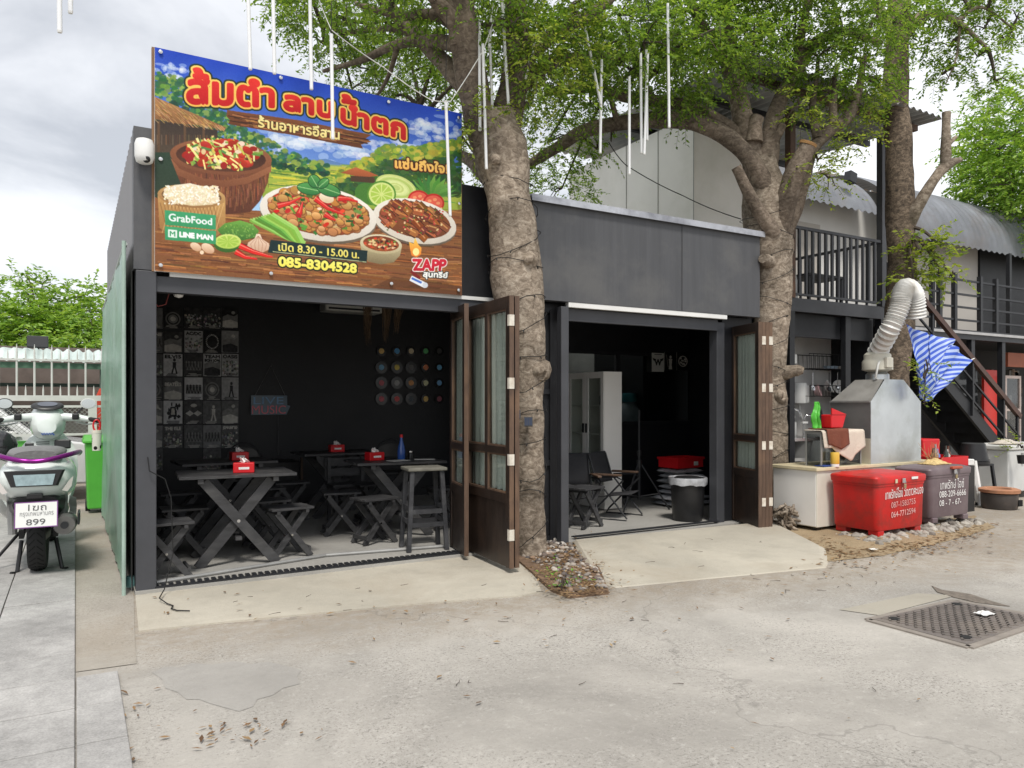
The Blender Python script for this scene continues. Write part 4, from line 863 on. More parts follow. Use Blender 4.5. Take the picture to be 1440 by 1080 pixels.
def wire(name, label, pts, r, mat, cat='cable', sag=0.):
    q = []
    for a, b in zip(pts[:-1], pts[1:]):
        for k in range(8): t = k / 8; q.append(a * (1 - t) + b * t - V((0, 0, 4 * sag * t * (1 - t))))
    return one(MB().tube(q + [pts[-1]], r, 5), name, mat, label, cat)
wire('rope', 'white cord strung from the tree down to the top of the banner', [W(447, -5, 5.9), W(466, 42, 5.85), W(540, 95, 5.95), W(605, 140, 6.1), W(634, 142, 6.2), W(680, 70, 6.4), W(700, 10, 6.4)], .004, M('cord', (.6, .6, .58), .7), sag=.01)
wire('cable', 'black cable sagging across the white upper wall', [W(856, 200, 8.8), W(880, 232, 9.2), W(960, 275, 9.3), W(1042, 308, 8.7)], .006, wire_m, sag=.02)
def string_light(label, axis, D, r, turns, seed):
    """thin cable wound round a trunk, bulbs along it"""
    t = thing('string_light', label, 'string light', tuple(W(axis[0][0], axis[0][1], D)), group='string lights wound round the trunks'); rr = random.Random(seed); q = []; mb = MB()
    N = turns * 16
    ys = [a[1] for a in axis]; xs = [a[0] for a in axis]; rs = [a[2] for a in axis]
    for i in range(N + 1):
        f = i / N; y = ys[0] + (ys[-1] - ys[0]) * f; x = float(np.interp(-y, [-k for k in ys], xs)); R = float(np.interp(-y, [-k for k in ys], rs)) + .012
        a = f * turns * 2 * pi + .5 * sin(f * 40) + .4 * sin(f * 91); q.append(W(x, y, D) + V((cos(a) * R, sin(a) * R, .09 * sin(a + seed) * sin(f * 31 + seed) + .03 * sin(a * 1.3) + rr.uniform(-.008, .008))))
    mb.tube(q, .0036, 5)
    for i in range(2, N, 3): mb.tube([q[i], q[i] + (V((0, 0, -.02)) + V((rr.uniform(-.01, .01), rr.uniform(-.01, .01), 0)))], .006, 5)
    mb.build('cable', wire_m, t)
string_light('thin black string light wound round the trunk between the openings', [(745, 770, .145), (742, 600, .155), (738, 520, .19), (734, 470, .22), (727, 400, .24), (722, 330, .23), (714, 250, .24)], 6.75, .2, 13, 1)
string_light('thin black string light wound round the trunk beside the white counter', [(1090, 720, .19), (1084, 600, .19), (1083, 520, .20), (1084, 450, .215), (1084, 390, .245), (1080, 340, .28), (1077, 290, .31)], 8.87, .2, 14, 2)
for x, y, lb in ((726, 583, 'small solar light panel strapped to the trunk, lower left one'), (743, 593, 'small solar light panel strapped to the trunk, right one')):
    t = thing('solar_panel', lb, 'solar panel', tuple(W(x, y, 6.5)), -.5); MB().box((0, 0, 0), (.075, .012, .085), Matrix.Rotation(rad(-18), 3, 'X')).build('panel', black2_m, t, world=False); mb = MB()
    for i in range(3): mb.box((-.022 + i * .022, -.0075, .002), (.018, .002, .07), Matrix.Rotation(rad(-18), 3, 'X'))
    mb.build('cells', M('solar_cell', (.03, .04, .07), .15, .1), t, world=False); MB().bb(-.01, .008, -.03, .01, .12, .02).build('bracket', plast_m, t, world=False)
# ------------------------------------------------------------------ furniture inside the left room
def xlegs(mb, y, w, h, t=.03, d=.05):
    a, b = w / 2, w / 2
    mb.beam((-a, y, 0), (b, y, h), t, d, V((0, 1, 0))); return mb
def make_table(name, label, L=.92, Wd=.66, h=.76):
    t = thing(name, label, 'table'); n = 6
    mb = MB()
    for i in range(n): y = -Wd / 2 + Wd / n * (i + .5); mb.box((random.uniform(-.006, .006), y, h - .012), (L, Wd / n - .006, .024))
    for x in (-L * .32, L * .32): mb.box((x, 0, h - .045), (.045, Wd * .94, .04))
    mb.build('tabletop', bwood_m, t, world=False, bevel=.002)
    for sy in (-1, 1):
        for k, s in enumerate((-1, 1)):
            mb = MB(); y = sy * (Wd / 2 - .09) + (k - .5) * .034; mb.beam((-s * .31, y, 0.0), (s * .27, y, h - .05), .082, .032, V((0, 1, 0))); mb.build('leg', bwood_m, t, world=False, bevel=.002)
        MB().lathe([(.014, 0), (.012, .008), (.0, .012)], 8, (0, sy * (Wd / 2 - .09) + sy * .034 - .0, h * .49), Matrix.Rotation(rad(90 * sy), 3, 'X')).build('bolt', steel_m, t, world=False)
    mb = MB(); mb.beam((0, -Wd / 2 + .05, h * .3 + .0), (0, Wd / 2 - .05, h * .3), .05, .03); mb.build('stretcher', bwood_m, t, world=False)
    return t
def make_stool(name, label, L=.38, Wd=.30, h=.44):
    t = thing(name, label, 'stool', group='folding plank stools'); mb = MB(); n = 4
    for i in range(n): y = -Wd / 2 + Wd / n * (i + .5); mb.box((0, y, h - .01), (L, Wd / n - .006, .02))
    for x in (-.13, .13): mb.box((x, 0, h - .036), (.03, Wd * .95, .03))
    mb.build('seat', bwood_m, t, world=False, bevel=.002)
    for sy in (-1, 1):
        for k, s in enumerate((-1, 1)): MB().beam((-s * .17, sy * (Wd / 2 - .045) + (k - .5) * .026, 0), (s * .14, sy * (Wd / 2 - .045) + (k - .5) * .026, h - .04), .05, .024, V((0, 1, 0))).build('leg', bwood_m, t, world=False, bevel=.002)
    for x in (-.155, .155): MB().beam((x, -Wd / 2 + .02, .07), (x, Wd / 2 - .02, .07), .02, .035).build('stretcher', bwood_m, t, world=False)
    for sy in (-1, 1): MB().lathe([(.010, 0), (.008, .006), (.0, .009)], 8, (-.005, sy * (Wd / 2 - .02), h * .46), Matrix.Rotation(rad(90 * sy), 3, 'X')).build('bolt', steel_m, t, world=False)
    return t
fz = .036
def put(t, x, y, rz=0., z=fz): t.location = (x, y, z); t.rotation_euler = (0, 0, rz); return t
tab = put(make_table('folding_table', 'black plank table with crossed legs, nearest the left opening'), 1.19, 6.78, rad(-4)); tab['group'] = 'black plank tables'
for x, y, r, lb in ((1.32, 8.15, 3, 'black plank table against the posters, behind the nearest table'), (2.86, 7.32, -6, 'black plank table holding a blue bottle and papers'), (2.72, 8.9, 0, 'black plank table in the dark, pushed up to the back wall')):
    t = put(copy_tree(tab), x, y, rad(r)); t['label'] = lb
st = make_stool('plank_stool', 'plank stool beside the front table, on its right')
put(st, 1.62, 6.72, rad(8))
for x, y, r, lb in ((.60, 6.36, 2, 'plank stool closest to the front post, half hidden by it'), (.82, 7.12, 0, 'plank stool to the left of the front table'), (1.56, 7.28, 5, 'plank stool behind the right stool of the front table'), (2.50, 6.92, 12, 'plank stool in front of the table with the blue bottle'), (2.36, 7.55, -8, 'plank stool left of the table with the blue bottle'), (.92, 8.3, 0, 'plank stool in the dark below the posters'), (3.45, 7.35, 4, 'plank stool half hidden behind the bar stool'), (2.9, 8.1, 0, 'plank stool behind the table with the blue bottle'), (1.75, 8.3, 10, 'plank stool at the right of the table below the posters'), (2.15, 8.75, -4, 'plank stool in the dark near the back wall')):
    t = put(copy_tree(st), x, y, rad(r)); t['label'] = lb
t = thing('bar_stool', 'tall scuffed black bar stool with a pale seat beside the folding door', 'bar stool', (2.80, 6.42, fz), rad(-8)); h = .76
MB().box((0, 0, h - .015), (.37, .30, .03)).build('seat', M('scuffed_seat', (.16, .155, .13), .7, .4, 7), t, world=False, bevel=.008)
scuff = M('scuffed_black_wood', (.035, .036, .04), .6, .4, 6, .1, 20, stain=(.11, .11, .115), sscale=5, samt=.6)
for sx in (-1, 1):
    for sy in (-1, 1): MB().beam((sx * .18, sy * .14, 0), (sx * .14, sy * .11, h - .03), .04, .04).build('leg', scuff, t, world=False, bevel=.003)
for z, f in ((.24, .168), (.36, .16)):
    for s in (-1, 1):
        MB().beam((-f, s * (f - .035), z), (f, s * (f - .035), z), .022, .04).build('stretcher', scuff, t, world=False)
        MB().beam((s * f, -f + .035, z + .03), (s * f, f - .035, z + .03), .022, .04).build('stretcher', scuff, t, world=False)
def tissue(loc, rz, lb):
    t = thing('tissue_box', lb, 'tissue box', loc, rz, 'red tissue boxes on the tables')
    MB().bb(-.085, -.055, 0, .085, .055, .085).build('box', redc_m, t, world=False, bevel=.006)
    MB().bb(-.04, -.056, .03, .045, -.0555, .05).build('printed_mark', ink_white, t, world=False)
    mb = MB(); r = random.Random(int(loc[0] * 100))
    mb.grid(lambda u, v: V(((u - .5) * .09 * (1 - .5 * v) + .01 * sin(v * 5), .012 * sin(u * 9 + v * 4), .0851 + v * .042 + .008 * sin(u * 12))), 10, 5); mb.build('tissue', wplast_m, t, world=False, smooth=80)
zt_ = fz + .761
tissue((1.24, 6.66, zt_), rad(-12), 'red tissue box on the table nearest the opening')
tissue((1.46, 8.1, zt_), rad(5), 'red tissue box on the table below the posters')
tissue((2.66, 7.36, zt_), rad(10), 'red tissue box on the table with the blue bottle, front one')
tissue((2.72, 8.86, zt_), rad(0), 'red tissue box furthest back, on the table at the wall')
t = thing('bottle', 'tall blue bottle standing on the right table', 'bottle', (2.93, 7.3, zt_))
MB().lathe([(.036, 0), (.040, .01), (.040, .1), (.03, .15), (.016, .2), (.014, .23), (.0, .231)], 20).build('bottle_body', M('blue_glass', (.03, .09, .33), .12, .1, spec=.6), t, world=False, smooth=50); MB().cyl((0, 0, .231), (0, 0, .262), .016).build('cap', redc_m, t, world=False)
t = thing('condiment_jar', 'small dark condiment jar next to the blue bottle', 'jar', (3.05, 7.34, zt_)); MB().lathe([(.028, 0), (.03, .05), (.022, .07), (.0, .071)], 14).build('jar_body', plast_m, t, world=False, smooth=50); MB().cyl((0, 0, .071), (0, 0, .085), .024).build('lid', steel_m, t, world=False)
paper_m = M('paper', (.68, .67, .62), .7, .06)
for x, y, r, lb in ((2.84, 7.16, 12, 'white menu sheet lying left of the blue bottle'), (3.14, 7.18, -20, 'white menu sheet lying right of the blue bottle')): tag(MB().box((x, y, zt_ + .004), (.21, .13, .004), Matrix.Rotation(rad(r), 3, 'Z')).build('menu_sheet', paper_m), lb, 'menu', 'menu sheets on the right table')
def folding_chair(loc, rz, lb):
    t = thing('folding_chair', lb, 'chair', loc, rz, 'black folding chairs'); q = []
    for k in range(13): a = pi * k / 12; q.append(V((-cos(a) * .21, .03 + .02 * sin(a), .62 + sin(a) * .26)))
    q = [V((-.22, -.2, 0)), V((-.215, -.08, .35))] + q + [V((.215, -.08, .35)), V((.22, -.2, 0))]
    MB().tube(q, .011, 8).build('frame', black2_m, t, world=False, smooth=50)
    MB().grid(lambda u, v: V(((u - .5) * .37, .05 + .02 * cos((u - .5) * 3), .66 + v * .16 * (1 - .35 * (2 * u - 1) ** 2))), 12, 4).build('backrest', plast_m, t, world=False, solid=.012)
    MB().bb(-.2, -.22, .44, .2, .15, .475).build('seat', plast_m, t, world=False, bevel=.012)
    for s in (-1, 1): MB().tube([V((s * .2, .2, 0)), V((s * .2, -.16, .44))], .011, 8).build('leg', black2_m, t, world=False)
folding_chair((1.72, 9.2, fz), rad(5), 'black folding chair with padded back under the lowest posters'); folding_chair((3.52, 9.1, fz), rad(-4), 'black folding chair with hooped back under the records')
t = thing('stacked_bench', 'dark slatted bench standing on the floor near the back wall', 'bench', (2.72, 8.35, fz)); MB().bb(-.24, -.15, .40, .24, .15, .43).build('seat', bwood_m, t, world=False)
for k in range(2): MB().bb(-.24, .16, .5 + k * .12, .24, .18, .59 + k * .12).build('back_slat', bwood_m, t, world=False)
for s in (-1, 1): MB().bb(s * .2 - .02, .13, 0, s * .2 + .02, .159, .72).build('leg', bwood_m, t, world=False); MB().bb(s * .2 - .02, -.14, 0, s * .2 + .02, -.1, .4).build('leg', bwood_m, t, world=False)
t = thing('speaker_cabinet', 'low black box with a pale handle by the wall under the music sign', 'speaker', (2.15, 9.75, fz)); MB().bb(-.45, -.25, 0, .3, .2, .62).build('cabinet', plast_m, t, world=False, bevel=.02); MB().bb(.305, -.27, .3, .33, -.24, .66).build('handle', edge_m, t, world=False)
# ------------------------------------------------------------------ posters on the back wall
rnd = random.Random(5)
def poster(px0, py0, px1, py1, kind, base, words, lb):
    Y = 10.1; tl, br = PY(px0, py0, Y), PY(px1, py1, Y); c = (tl + br) / 2
    tilt = rnd.uniform(-.012, .012)
    w, h = br.x - tl.x, tl.z - br.z; P = Paint(56, 66, (base,) * 3); d = base > .45
    ink = (40, 40, 42) if d else (170, 168, 162); mid = (110, 110, 108)
    def blob(x, y, rx, ry, c, a=1): P.ell(x, y, rx, ry, c, None, 0, a, n=14)
    def man(x, y, s, c):
        blob(x, y, 2.2 * s, 2.6 * s, c); P.poly([(x - 3 * s, y + 3 * s), (x + 3 * s, y + 3 * s), (x + 2.4 * s, y + 11 * s), (x - 2.4 * s, y + 11 * s)], c)
        P.poly([(x - 2.4 * s, y + 11 * s), (x, y + 11 * s), (x - 2.5 * s, y + 21 * s), (x - 5 * s, y + 21 * s)], c); P.poly([(x, y + 11 * s), (x + 2.4 * s, y + 11 * s), (x + 5 * s, y + 21 * s), (x + 2.5 * s, y + 21 * s)], c)
    if kind == 'group':
        P.poly([(4, 22), (52, 22), (52, 48), (4, 48)], mid)
        for i in range(5): man(9 + i * 9.5, 24, 1.1, ink if d else (60, 60, 60))
    elif kind == 'figure': man(32, 18, 1.9, ink)
    elif kind == 'scene':
        P.poly([(3, 30), (20, 22), (40, 27), (53, 20), (53, 63), (3, 63)], mid); P.poly([(3, 44), (30, 38), (53, 46), (53, 63), (3, 63)], ink); blob(38, 16, 6, 5, (190, 188, 180), .6)
    elif kind == 'ring':
        for k in range(26): a = k * .2417; P.poly([(28 + cos(a) * 20 + sin(a) * 1.5, 33 + sin(a) * 22 - cos(a) * 1.5), (28 + cos(a) * 20 - sin(a) * 1.5, 33 + sin(a) * 22 + cos(a) * 1.5), (28 + cos(a) * 15, 33 + sin(a) * 16.5)], (190, 188, 182))
    elif kind == 'arch':
        for k in range(3): P.ell(28, 36, 22 - k * 4, 22 - k * 4, mid if k % 2 == 0 else tuple(int(base * 255) for _ in range(3)), n=24)
        blob(28, 36, 8, 8, ink)
    elif kind == 'wave':
        P.poly([(3, 36), (16, 28), (28, 36), (40, 28), (53, 36), (40, 44), (28, 37), (16, 44)], (165, 163, 158)); blob(28, 14, 10, 5, (160, 158, 152))
    elif kind == 'machine':
        for k in range(26): blob(rnd.uniform(8, 48), rnd.uniform(8, 50), rnd.uniform(2, 5), rnd.uniform(2, 6), ink)
        P.poly([(20, 18), (36, 18), (40, 46), (16, 46)], ink); P.poly([(24, 22), (32, 22), (34, 40), (22, 40)], (170, 168, 160))
    elif kind == 'crowd':
        for k in range(60): blob(rnd.uniform(3, 53), rnd.uniform(22, 60), rnd.uniform(2, 4), rnd.uniform(2, 4), rc([(60, 60, 60), (130, 128, 122), (170, 168, 160), (90, 90, 88)], 10), .9)
    for i in range(3): P.stroke([(rnd.uniform(5, 20), 58 + i * 3), (rnd.uniform(34, 52), 58 + i * 3)], 1.6, ink, .8)
    y = 4
    for wd in words:
        hh = 9 if len(words) < 3 else 6.5
        if wd: P.text(wd, (5, y), (51, y), (51, y + hh), (5, y + hh), [(1 if hh > 7 else 0, ink, None)])
        y += hh + 3
    P.a += (P.noise((6, 6), rnd.randint(0, 999))[..., None] - .5) * .1; P.a = P.a * .92
    t = thing('poster', lb, 'poster', tuple(c), 0, 'grey music posters on the back wall'); t.rotation_euler = (0, tilt, 0)
    P.mesh('printed_sheet', poster_m, t, (tl.x, Y - .006, tl.z), (br.x, Y - .006, tl.z), (tl.x, Y - .006, br.z), lambda u, v: .004 * np.sin(u * 3 + v * 2), 1, 2.1)
    MB().bb(tl.x, Y - .001, br.z, br.x, Y + .002, tl.z).build('backing', paper_m, t)
cx = [(6, 135), (140, 265), (279, 399), (403, 520), (524, 635)]; ry = [(104, 245), (257, 405), (410, 560), (566, 715), (720, 872), (882, 1030), (1038, 1180)]
PK = [[('figure', .4, [], 'dim poster of a standing figure'), ('arch', .12, [], 'very dark poster with a round emblem'), ('crowd', .16, [], 'dark poster packed with small figures'), ('crowd', .18, [], 'dark poster packed with small heads'), ('scene', .10, [], 'nearly black poster with a pale star')],
      [('group', .36, ['UANI'], 'poster of standing figures under lettering'), ('scene', .2, [], 'dark landscape poster with a pale sky band'), ('crowd', .6, ['AC/DC', ''], 'pale poster headed AC/DC over a crowd photo'), ('ring', .1, [], 'black poster with a ring of white letters'), ('scene', .5, [], 'grey poster of an animal leaping over a slope')],
      [('crowd', .3, [], 'mottled grey poster'), ('figure', .66, ['ELVIS', ''], 'pale poster headed ELVIS with a dancing figure'), ('group', .2, [], 'dark poster with five figures in a row'), ('scene', .62, ['TEAM', 'BON JOVI'], 'pale poster headed BON JOVI over a dark photo'), ('crowd', .55, ['OASIS'], 'poster headed OASIS with large figures')],
      [('arch', .28, [], 'grey poster with faint rings'), ('scene', .3, ['', 'BEATLES'], 'grey poster headed BEATLES'), ('group', .68, [], 'pale poster of five men standing'), ('arch', .26, [], 'grey poster with an arch and a short line'), ('figure', .55, [], 'pale poster of a thin running figure')],
      [('scene', .4, ['', 'SA'], 'half hidden grey poster with lettering'), ('machine', .7, [], 'pale poster of an ornate black emblem'), ('wave', .26, [], 'dark poster with a pale wavy band'), ('figure', .34, [], 'flat grey poster with a small figure'), ('scene', .34, [], 'flat grey poster with faint clouds')],
      [('scene', .42, [], 'dark photo poster under a pale band'), ('crowd', .3, ['THE ISLE'], 'landscape poster with heavy lettering'), ('group', .33, [], 'grey poster of a band before trees'), ('group', .45, [], 'pale poster of three figures below a lamp'), ('crowd', .32, ['JON UNITED'], 'grey poster with a line of capitals on top')],
      [('crowd', .3, [], 'round-topped dim poster at the very bottom'), None, None, ('crowd', .3, [], 'bottom poster half behind the black chair'), None]]
RW = ['top row', 'second row', 'third row', 'fourth row', 'fifth row', 'sixth row', 'bottom row']; CW = ['first column beside the post', 'second column', 'middle column', 'fourth column', 'last column']
for r in range(7):
    for c in range(5):
        k = PK[r][c]
        if not k: continue
        x0, x1 = cx[c]; y0, y1 = ry[r]; dy = (5 if c in (0, 1) and r in (1, 5) else 0)
        poster(200 + x0 / 4.693, 410 + (y0 + dy) / 4.693, 200 + x1 / 4.693, 410 + y1 / 4.693, k[0], k[1], k[2], f'{k[3]}, {RW[r]}, {CW[c]}')
# ------------------------------------------------------------------ records
LC = [[(.75, .38, .14), (.10, .30, .55), (.62, .48, .33), (.10, .36, .14), (.05, .05, .05)], [(.16, .34, .5), (.70, .45, .12), (.12, .12, .12), (.68, .20, .10), (.14, .36, .62)], [(.42, .12, .14), (.3, .3, .3), (.68, .28, .12), (.66, .55, .35), (.16, .34, .62)], [(.45, .11, .13), (.5, .10, .10), (.07, .08, .09), (.64, .38, .13), (.22, .07, .09)]]
LN = [['orange', 'blue', 'tan', 'green', 'black'], ['pale blue', 'yellow', 'charcoal', 'red', 'sky blue'], ['dark red', 'grey', 'orange', 'cream', 'blue'], ['crimson', 'red', 'near black', 'amber', 'maroon']]
vin_m = M('vinyl', (.012, .012, .013), .25, .2, 8); R9 = Matrix.Rotation(pi / 2, 3, 'X')
for r, yy in enumerate((267, 321, 372, 425)):
    for c, xx in enumerate((250, 301, 348, 396, 441)):
        o = PY(430 + xx / 2.349, 380 + yy / 2.349, 10.09)
        t = thing('vinyl_record', f'record with {LN[r][c]} label, {("top", "second", "third", "lowest")[r]} row, {("leftmost", "second from left", "middle", "second from right", "rightmost")[c]}', 'record', tuple(o), 0, 'records on the back wall')
        big = .088 if c < 3 and r else .07
        MB().lathe([(.0, 0), (big, 0), (big, .004), (.0, .005)], 28, (0, .002, 0), R9).build('disc', vin_m, t, world=False, smooth=40)
        MB().lathe([(.013, .0055), (.040, .0055), (.040, .007), (.013, .0072)], 22, (0, .002, 0), R9).build('label', M('label_paper', tuple(min(.9, 1.6 * q_) for q_ in LC[r][c]), .6, .25, 40), t, world=False)
# ------------------------------------------------------------------ signs, fan coil and hanging things in the left room
t = thing('music_sign', 'hanging LIVE MUSIC board on the black back wall', 'sign', tuple(PY(381, 570, 10.06)))
tl, br = PY(353, 556, 10.06), PY(405, 583, 10.06)
MB().prism([(tl.x, 10.06, tl.z), (tl.x, 10.06, br.z), (br.x - .02, 10.06, br.z), (br.x + .03, 10.06, (tl.z * .45 + br.z * .55)), (br.x - .01, 10.06, tl.z * .5 + br.z * .5), (br.x - .01, 10.06, tl.z)], (0, .012, 0)).build('board', M('acrylic', (.16, .21, .26), .25, .15), t)
z1 = tl.z - .02; zm = (tl.z + br.z) / 2
lettering('lettering', 'LIVE', (tl.x + .03, 10.056, z1), (br.x - .06, 10.056, z1), (tl.x + .03, 10.056, zm + .012), M('blue_tube', (.2, .38, .6), .4), t)
lettering('lettering', 'MUSIC', (tl.x + .01, 10.056, zm - .005), (br.x - .03, 10.056, zm - .005), (tl.x + .01, 10.056, br.z + .012), M('pink_tube', (.85, .2, .25), .4), t)
hk = PY(381, 514, 10.06); MB().tube([V((tl.x + .05, 10.05, tl.z)), hk, V((br.x - .04, 10.05, tl.z))], .004, 5).build('cord', M('grey_cord', (.2, .2, .2)), t); MB().tube([PY(391, 584, 10.06), PY(391, 640, 10.06)], .003, 5).build('wire', M('grey_wire', (.14, .14, .14)), t)
a, b = PY(458, 422, 9.8), PY(538, 441, 9.8)
t = thing('air_conditioner', 'white wall air conditioner high on the back wall', 'air conditioner', tuple((a + b) / 2))
MB().bb(a.x, 9.8, b.z, b.x, 10.1, a.z).build('housing', M('yellowed_plastic', (.78, .77, .72), .5, .08), t, bevel=.02); MB().bb(a.x + .04, 9.795, b.z + .02, b.x - .04, 9.799, b.z + .045).build('outlet', black2_m, t); MB().bb(a.x + .02, 9.796, a.z - .05, b.x - .02, 9.799, a.z - .046).build('panel_gap', black2_m, t)
straw_m = M_island('dried_grass_straws', [(.10, .065, .04), (.17, .115, .07), (.24, .17, .11)], .9)
for x, y0, y1, lb in ((517, 428, 488, 'dried grass bundle hanging, left of the three'), (544, 430, 486, 'dried grass bundle hanging, middle of the three'), (560, 430, 472, 'dried grass bundle hanging, right of the three')):
    a, b = PY(x, y0, 8.0), PY(x - 1, y1, 8.0); t = thing('dried_grass_bundle', lb, 'dried grass', tuple(a), 0, 'dried grass bundles under the ceiling'); mb = MB(); rr = random.Random(x)
    for k in range(46): e = b + V((rr.gauss(0, .02), rr.gauss(0, .02), rr.uniform(0, .22))); s = a + V((rr.uniform(-.05, .05), rr.uniform(-.04, .04), 0)); mb.tube([s, (s + e) / 2 + V((rr.gauss(0, .01), 0, 0)), e], [.004, .003, .001], 3)
    mb.build('straws', straw_m, t); MB().tube([a, V((a.x, a.y, rf - .3))], .003, 4).build('cord', wire_m, t)
c = PY(251, 411, 6.25); t = thing('round_lamp', 'small white round lamp with cable under the left lintel', 'lamp', tuple(c))
MB().lathe([(.0, .05), (.035, .045), (.045, .02), (.045, .0), (.03, -.035), (.0, -.045)], 20, c).build('globe', wplast_m, t, smooth=60); MB().tube([c + V((0, 0, .05)), V((c.x, c.y, 2.25)), V((c.x, 6.12, 2.25))], .012, 8).build('bracket', wplast_m, t)
MB().tube([c + V((.04, 0, .02)), c + V((.085, 0, -.01)), c + V((.08, -.02, .07)), c + V((.02, -.08, .1))], .006, 6).build('cable', wplast_m, t)
one(MB().tube([PY(214, 420, 6.2), PY(222, 431, 6.2), PY(233, 428, 6.2), PY(238, 412, 6.2), PY(240, 400, 6.2)], .004, 6), 'loose_cable', M('red_wire', (.28, .06, .05), .5), 'thin red cable looping down beside the small round lamp', 'cable', smooth=60)
c = PY(203, 213, 5.93); t = thing('security_camera', 'white rounded security camera at the upper left corner of the shop', 'security camera', tuple(c))
q = []
for z, s in ((-.085, .6), (-.075, .85), (-.04, 1), (.05, 1), (.08, .85), (.085, .6)): q.append([c + V((cos(a) * .062 * s * (1 if abs(cos(a)) < .8 else 1.03), sin(a) * .07 * s, z)) for a in [2 * pi * k / 20 for k in range(20)]])
MB().loft(q).build('housing', wplast_m, t, smooth=50); MB().lathe([(.0, .01), (.022, .006), (.026, 0)], 14, c + V((.01, -.05, -.068)), Matrix.Rotation(rad(120), 3, 'X')).build('lens', plast_m, t, smooth=50); MB().bb(c.x - .02, c.y + .06, c.z - .02, c.x + .02, 6.02, c.z + .03).build('bracket', wplast_m, t)
one(MB().tube([V((.45, 6.0, 1.0)), V((.46, 5.98, .9)), V((.56, 5.95, .84)), V((.6, 5.95, .7)), V((.61, 5.92, .3)), V((.55, 5.9, .05)), V((.50, 5.7, .04)), V((.54, 5.6, .02)), V((.57, 5.52, .02)), V((.55, 5.45, .02)), V((.58, 5.38, .02)), V((.65, 5.33, .02))], .0042, 6), 'extension_cable', wire_m, 'black cable running down the front post onto the concrete', 'cable', smooth=60)
# ------------------------------------------------------------------ right room
t = thing('glass_cabinet', 'tall white cabinet with two glass doors in the right room', 'cabinet', (5.85, 7.9, fz))
x0, x1, y0, y1, h = 5.71, 6.0, 7.5, 8.28, 1.78
mb = MB(); mb.bb(x0 + .02, y0, .05, x1, y0 + .02, h); mb.bb(x0 + .02, y1 - .02, .05, x1, y1, h); mb.bb(x1 - .02, y0 + .02, .05, x1, y1 - .02, h); mb.bb(x0 + .02, y0 + .02, h - .02, x1 - .02, y1 - .02, h); mb.bb(x0 + .02, y0 + .02, .05, x1 - .02, y1 - .02, .3); mb.build('carcass', offwhite_m, t)
for k in range(3): z = .62 + k * .36; MB().bb(x0 + .022, y0 + .022, z, x1 - .022, y1 - .022, z + .015).build('shelf', offwhite_m, t)
for k in range(2):
    ya = y0 + k * .39; yb = ya + .385; mb = MB(); mb.bb(x0, ya, .3, x0 + .018, ya + .06, h); mb.bb(x0, yb - .06, .3, x0 + .018, yb, h); mb.bb(x0, ya + .06, h - .08, x0 + .018, yb - .06, h); mb.bb(x0, ya + .06, .3, x0 + .018, yb - .06, .38)
    d = mb.build('door', offwhite_m, t); MB().bb(x0 + .006, ya + .06, .38, x0 + .01, yb - .06, h - .08).build('pane', glass_m, d); MB().bb(x0 - .018, (yb - .04 if k == 0 else ya + .02), 1.0, x0 - .001, (yb - .02 if k == 0 else ya + .04), 1.12).build('handle', plast_m, d)
for i, (y, z, hh, r, c, nm) in enumerate(((7.62, .635, .16, .04, (.5, .5, .48), 'pale jar'), (7.72, .635, .12, .035, (.1, .1, .1), 'black jar'), (8.06, .635, .15, .04, (.55, .55, .52), 'white jar'), (7.62, .995, .15, .045, (.12, .17, .3), 'blue canister'), (7.75, .995, .1, .03, (.6, .58, .5), 'cream cup'), (8.1, .995, .12, .05, (.6, .6, .58), 'white bowl stack'), (7.64, 1.355, .1, .03, (.3, .32, .33), 'grey cup'), (7.74, 1.355, .13, .03, (.2, .22, .24), 'dark bottle'))):
    tag(MB().lathe([(r * .9, 0), (r, .01), (r, hh * .8), (r * .7, hh), (0, hh)], 14, (5.86, y, z)).build('container', M('container_' + nm.replace(' ', '_'), c, .4), smooth=50), f'{nm} standing on the {("lower", "middle", "upper")[(i > 2) + (i > 5)]} shelf inside the white cabinet', 'container', 'containers in the white cabinet')
def camp_chair(loc, rz, lb):
    t = thing('camp_chair', lb, 'chair', loc, rz, 'black low camp chairs'); fab = M('black_canvas', (.03, .03, .033), .85, .2, 12)
    for s in (-1, 1):
        MB().tube([V((s * .25, -.22, 0)), V((s * .25, .26, 0)), V((s * .25, .22, .06)), V((s * .25, -.18, .46)), V((s * .25, -.1, .5)), V((s * .25, .16, .48))], .011, 8).build('frame', black2_m, t, world=False, smooth=50)
        MB().tube([V((s * .23, -.22, .02)), V((s * .23, .18, .48)), V((s * .23, .26, .74))], .011, 8).build('frame', black2_m, t, world=False, smooth=50); MB().bb(s * .25 - .025, -.16, .505, s * .25 + .025, .18, .53).build('armrest', edge_m, t, world=False, bevel=.008)
    MB().grid(lambda u, v: V(((u - .5) * .46, -.18 + v * .36, .30 - v * .05 - .02 * sin(u * pi))), 8, 6).build('seat', fab, t, world=False, smooth=80, solid=.008)
    MB().grid(lambda u, v: V(((u - .5) * .48, .17 + v * .1 + .015 * sin(u * pi), .40 + v * .36)), 8, 6).build('backrest', fab, t, world=False, smooth=80, solid=.008)
camp_chair((5.55, 7.02, fz), rad(28), 'black camp chair in front of the white cabinet, nearer the middle'); camp_chair((4.92, 7.0, fz), rad(-20), 'black camp chair just inside, next to the front post')
s2 = put(copy_tree(st), 4.78, 6.62, rad(20)); s2['label'] = 'plank stool in the right room between the camp chairs'
s2 = put(copy_tree(st), 4.6, 6.95, rad(-12)); s2['label'] = 'plank stool half behind the right-hand front post'
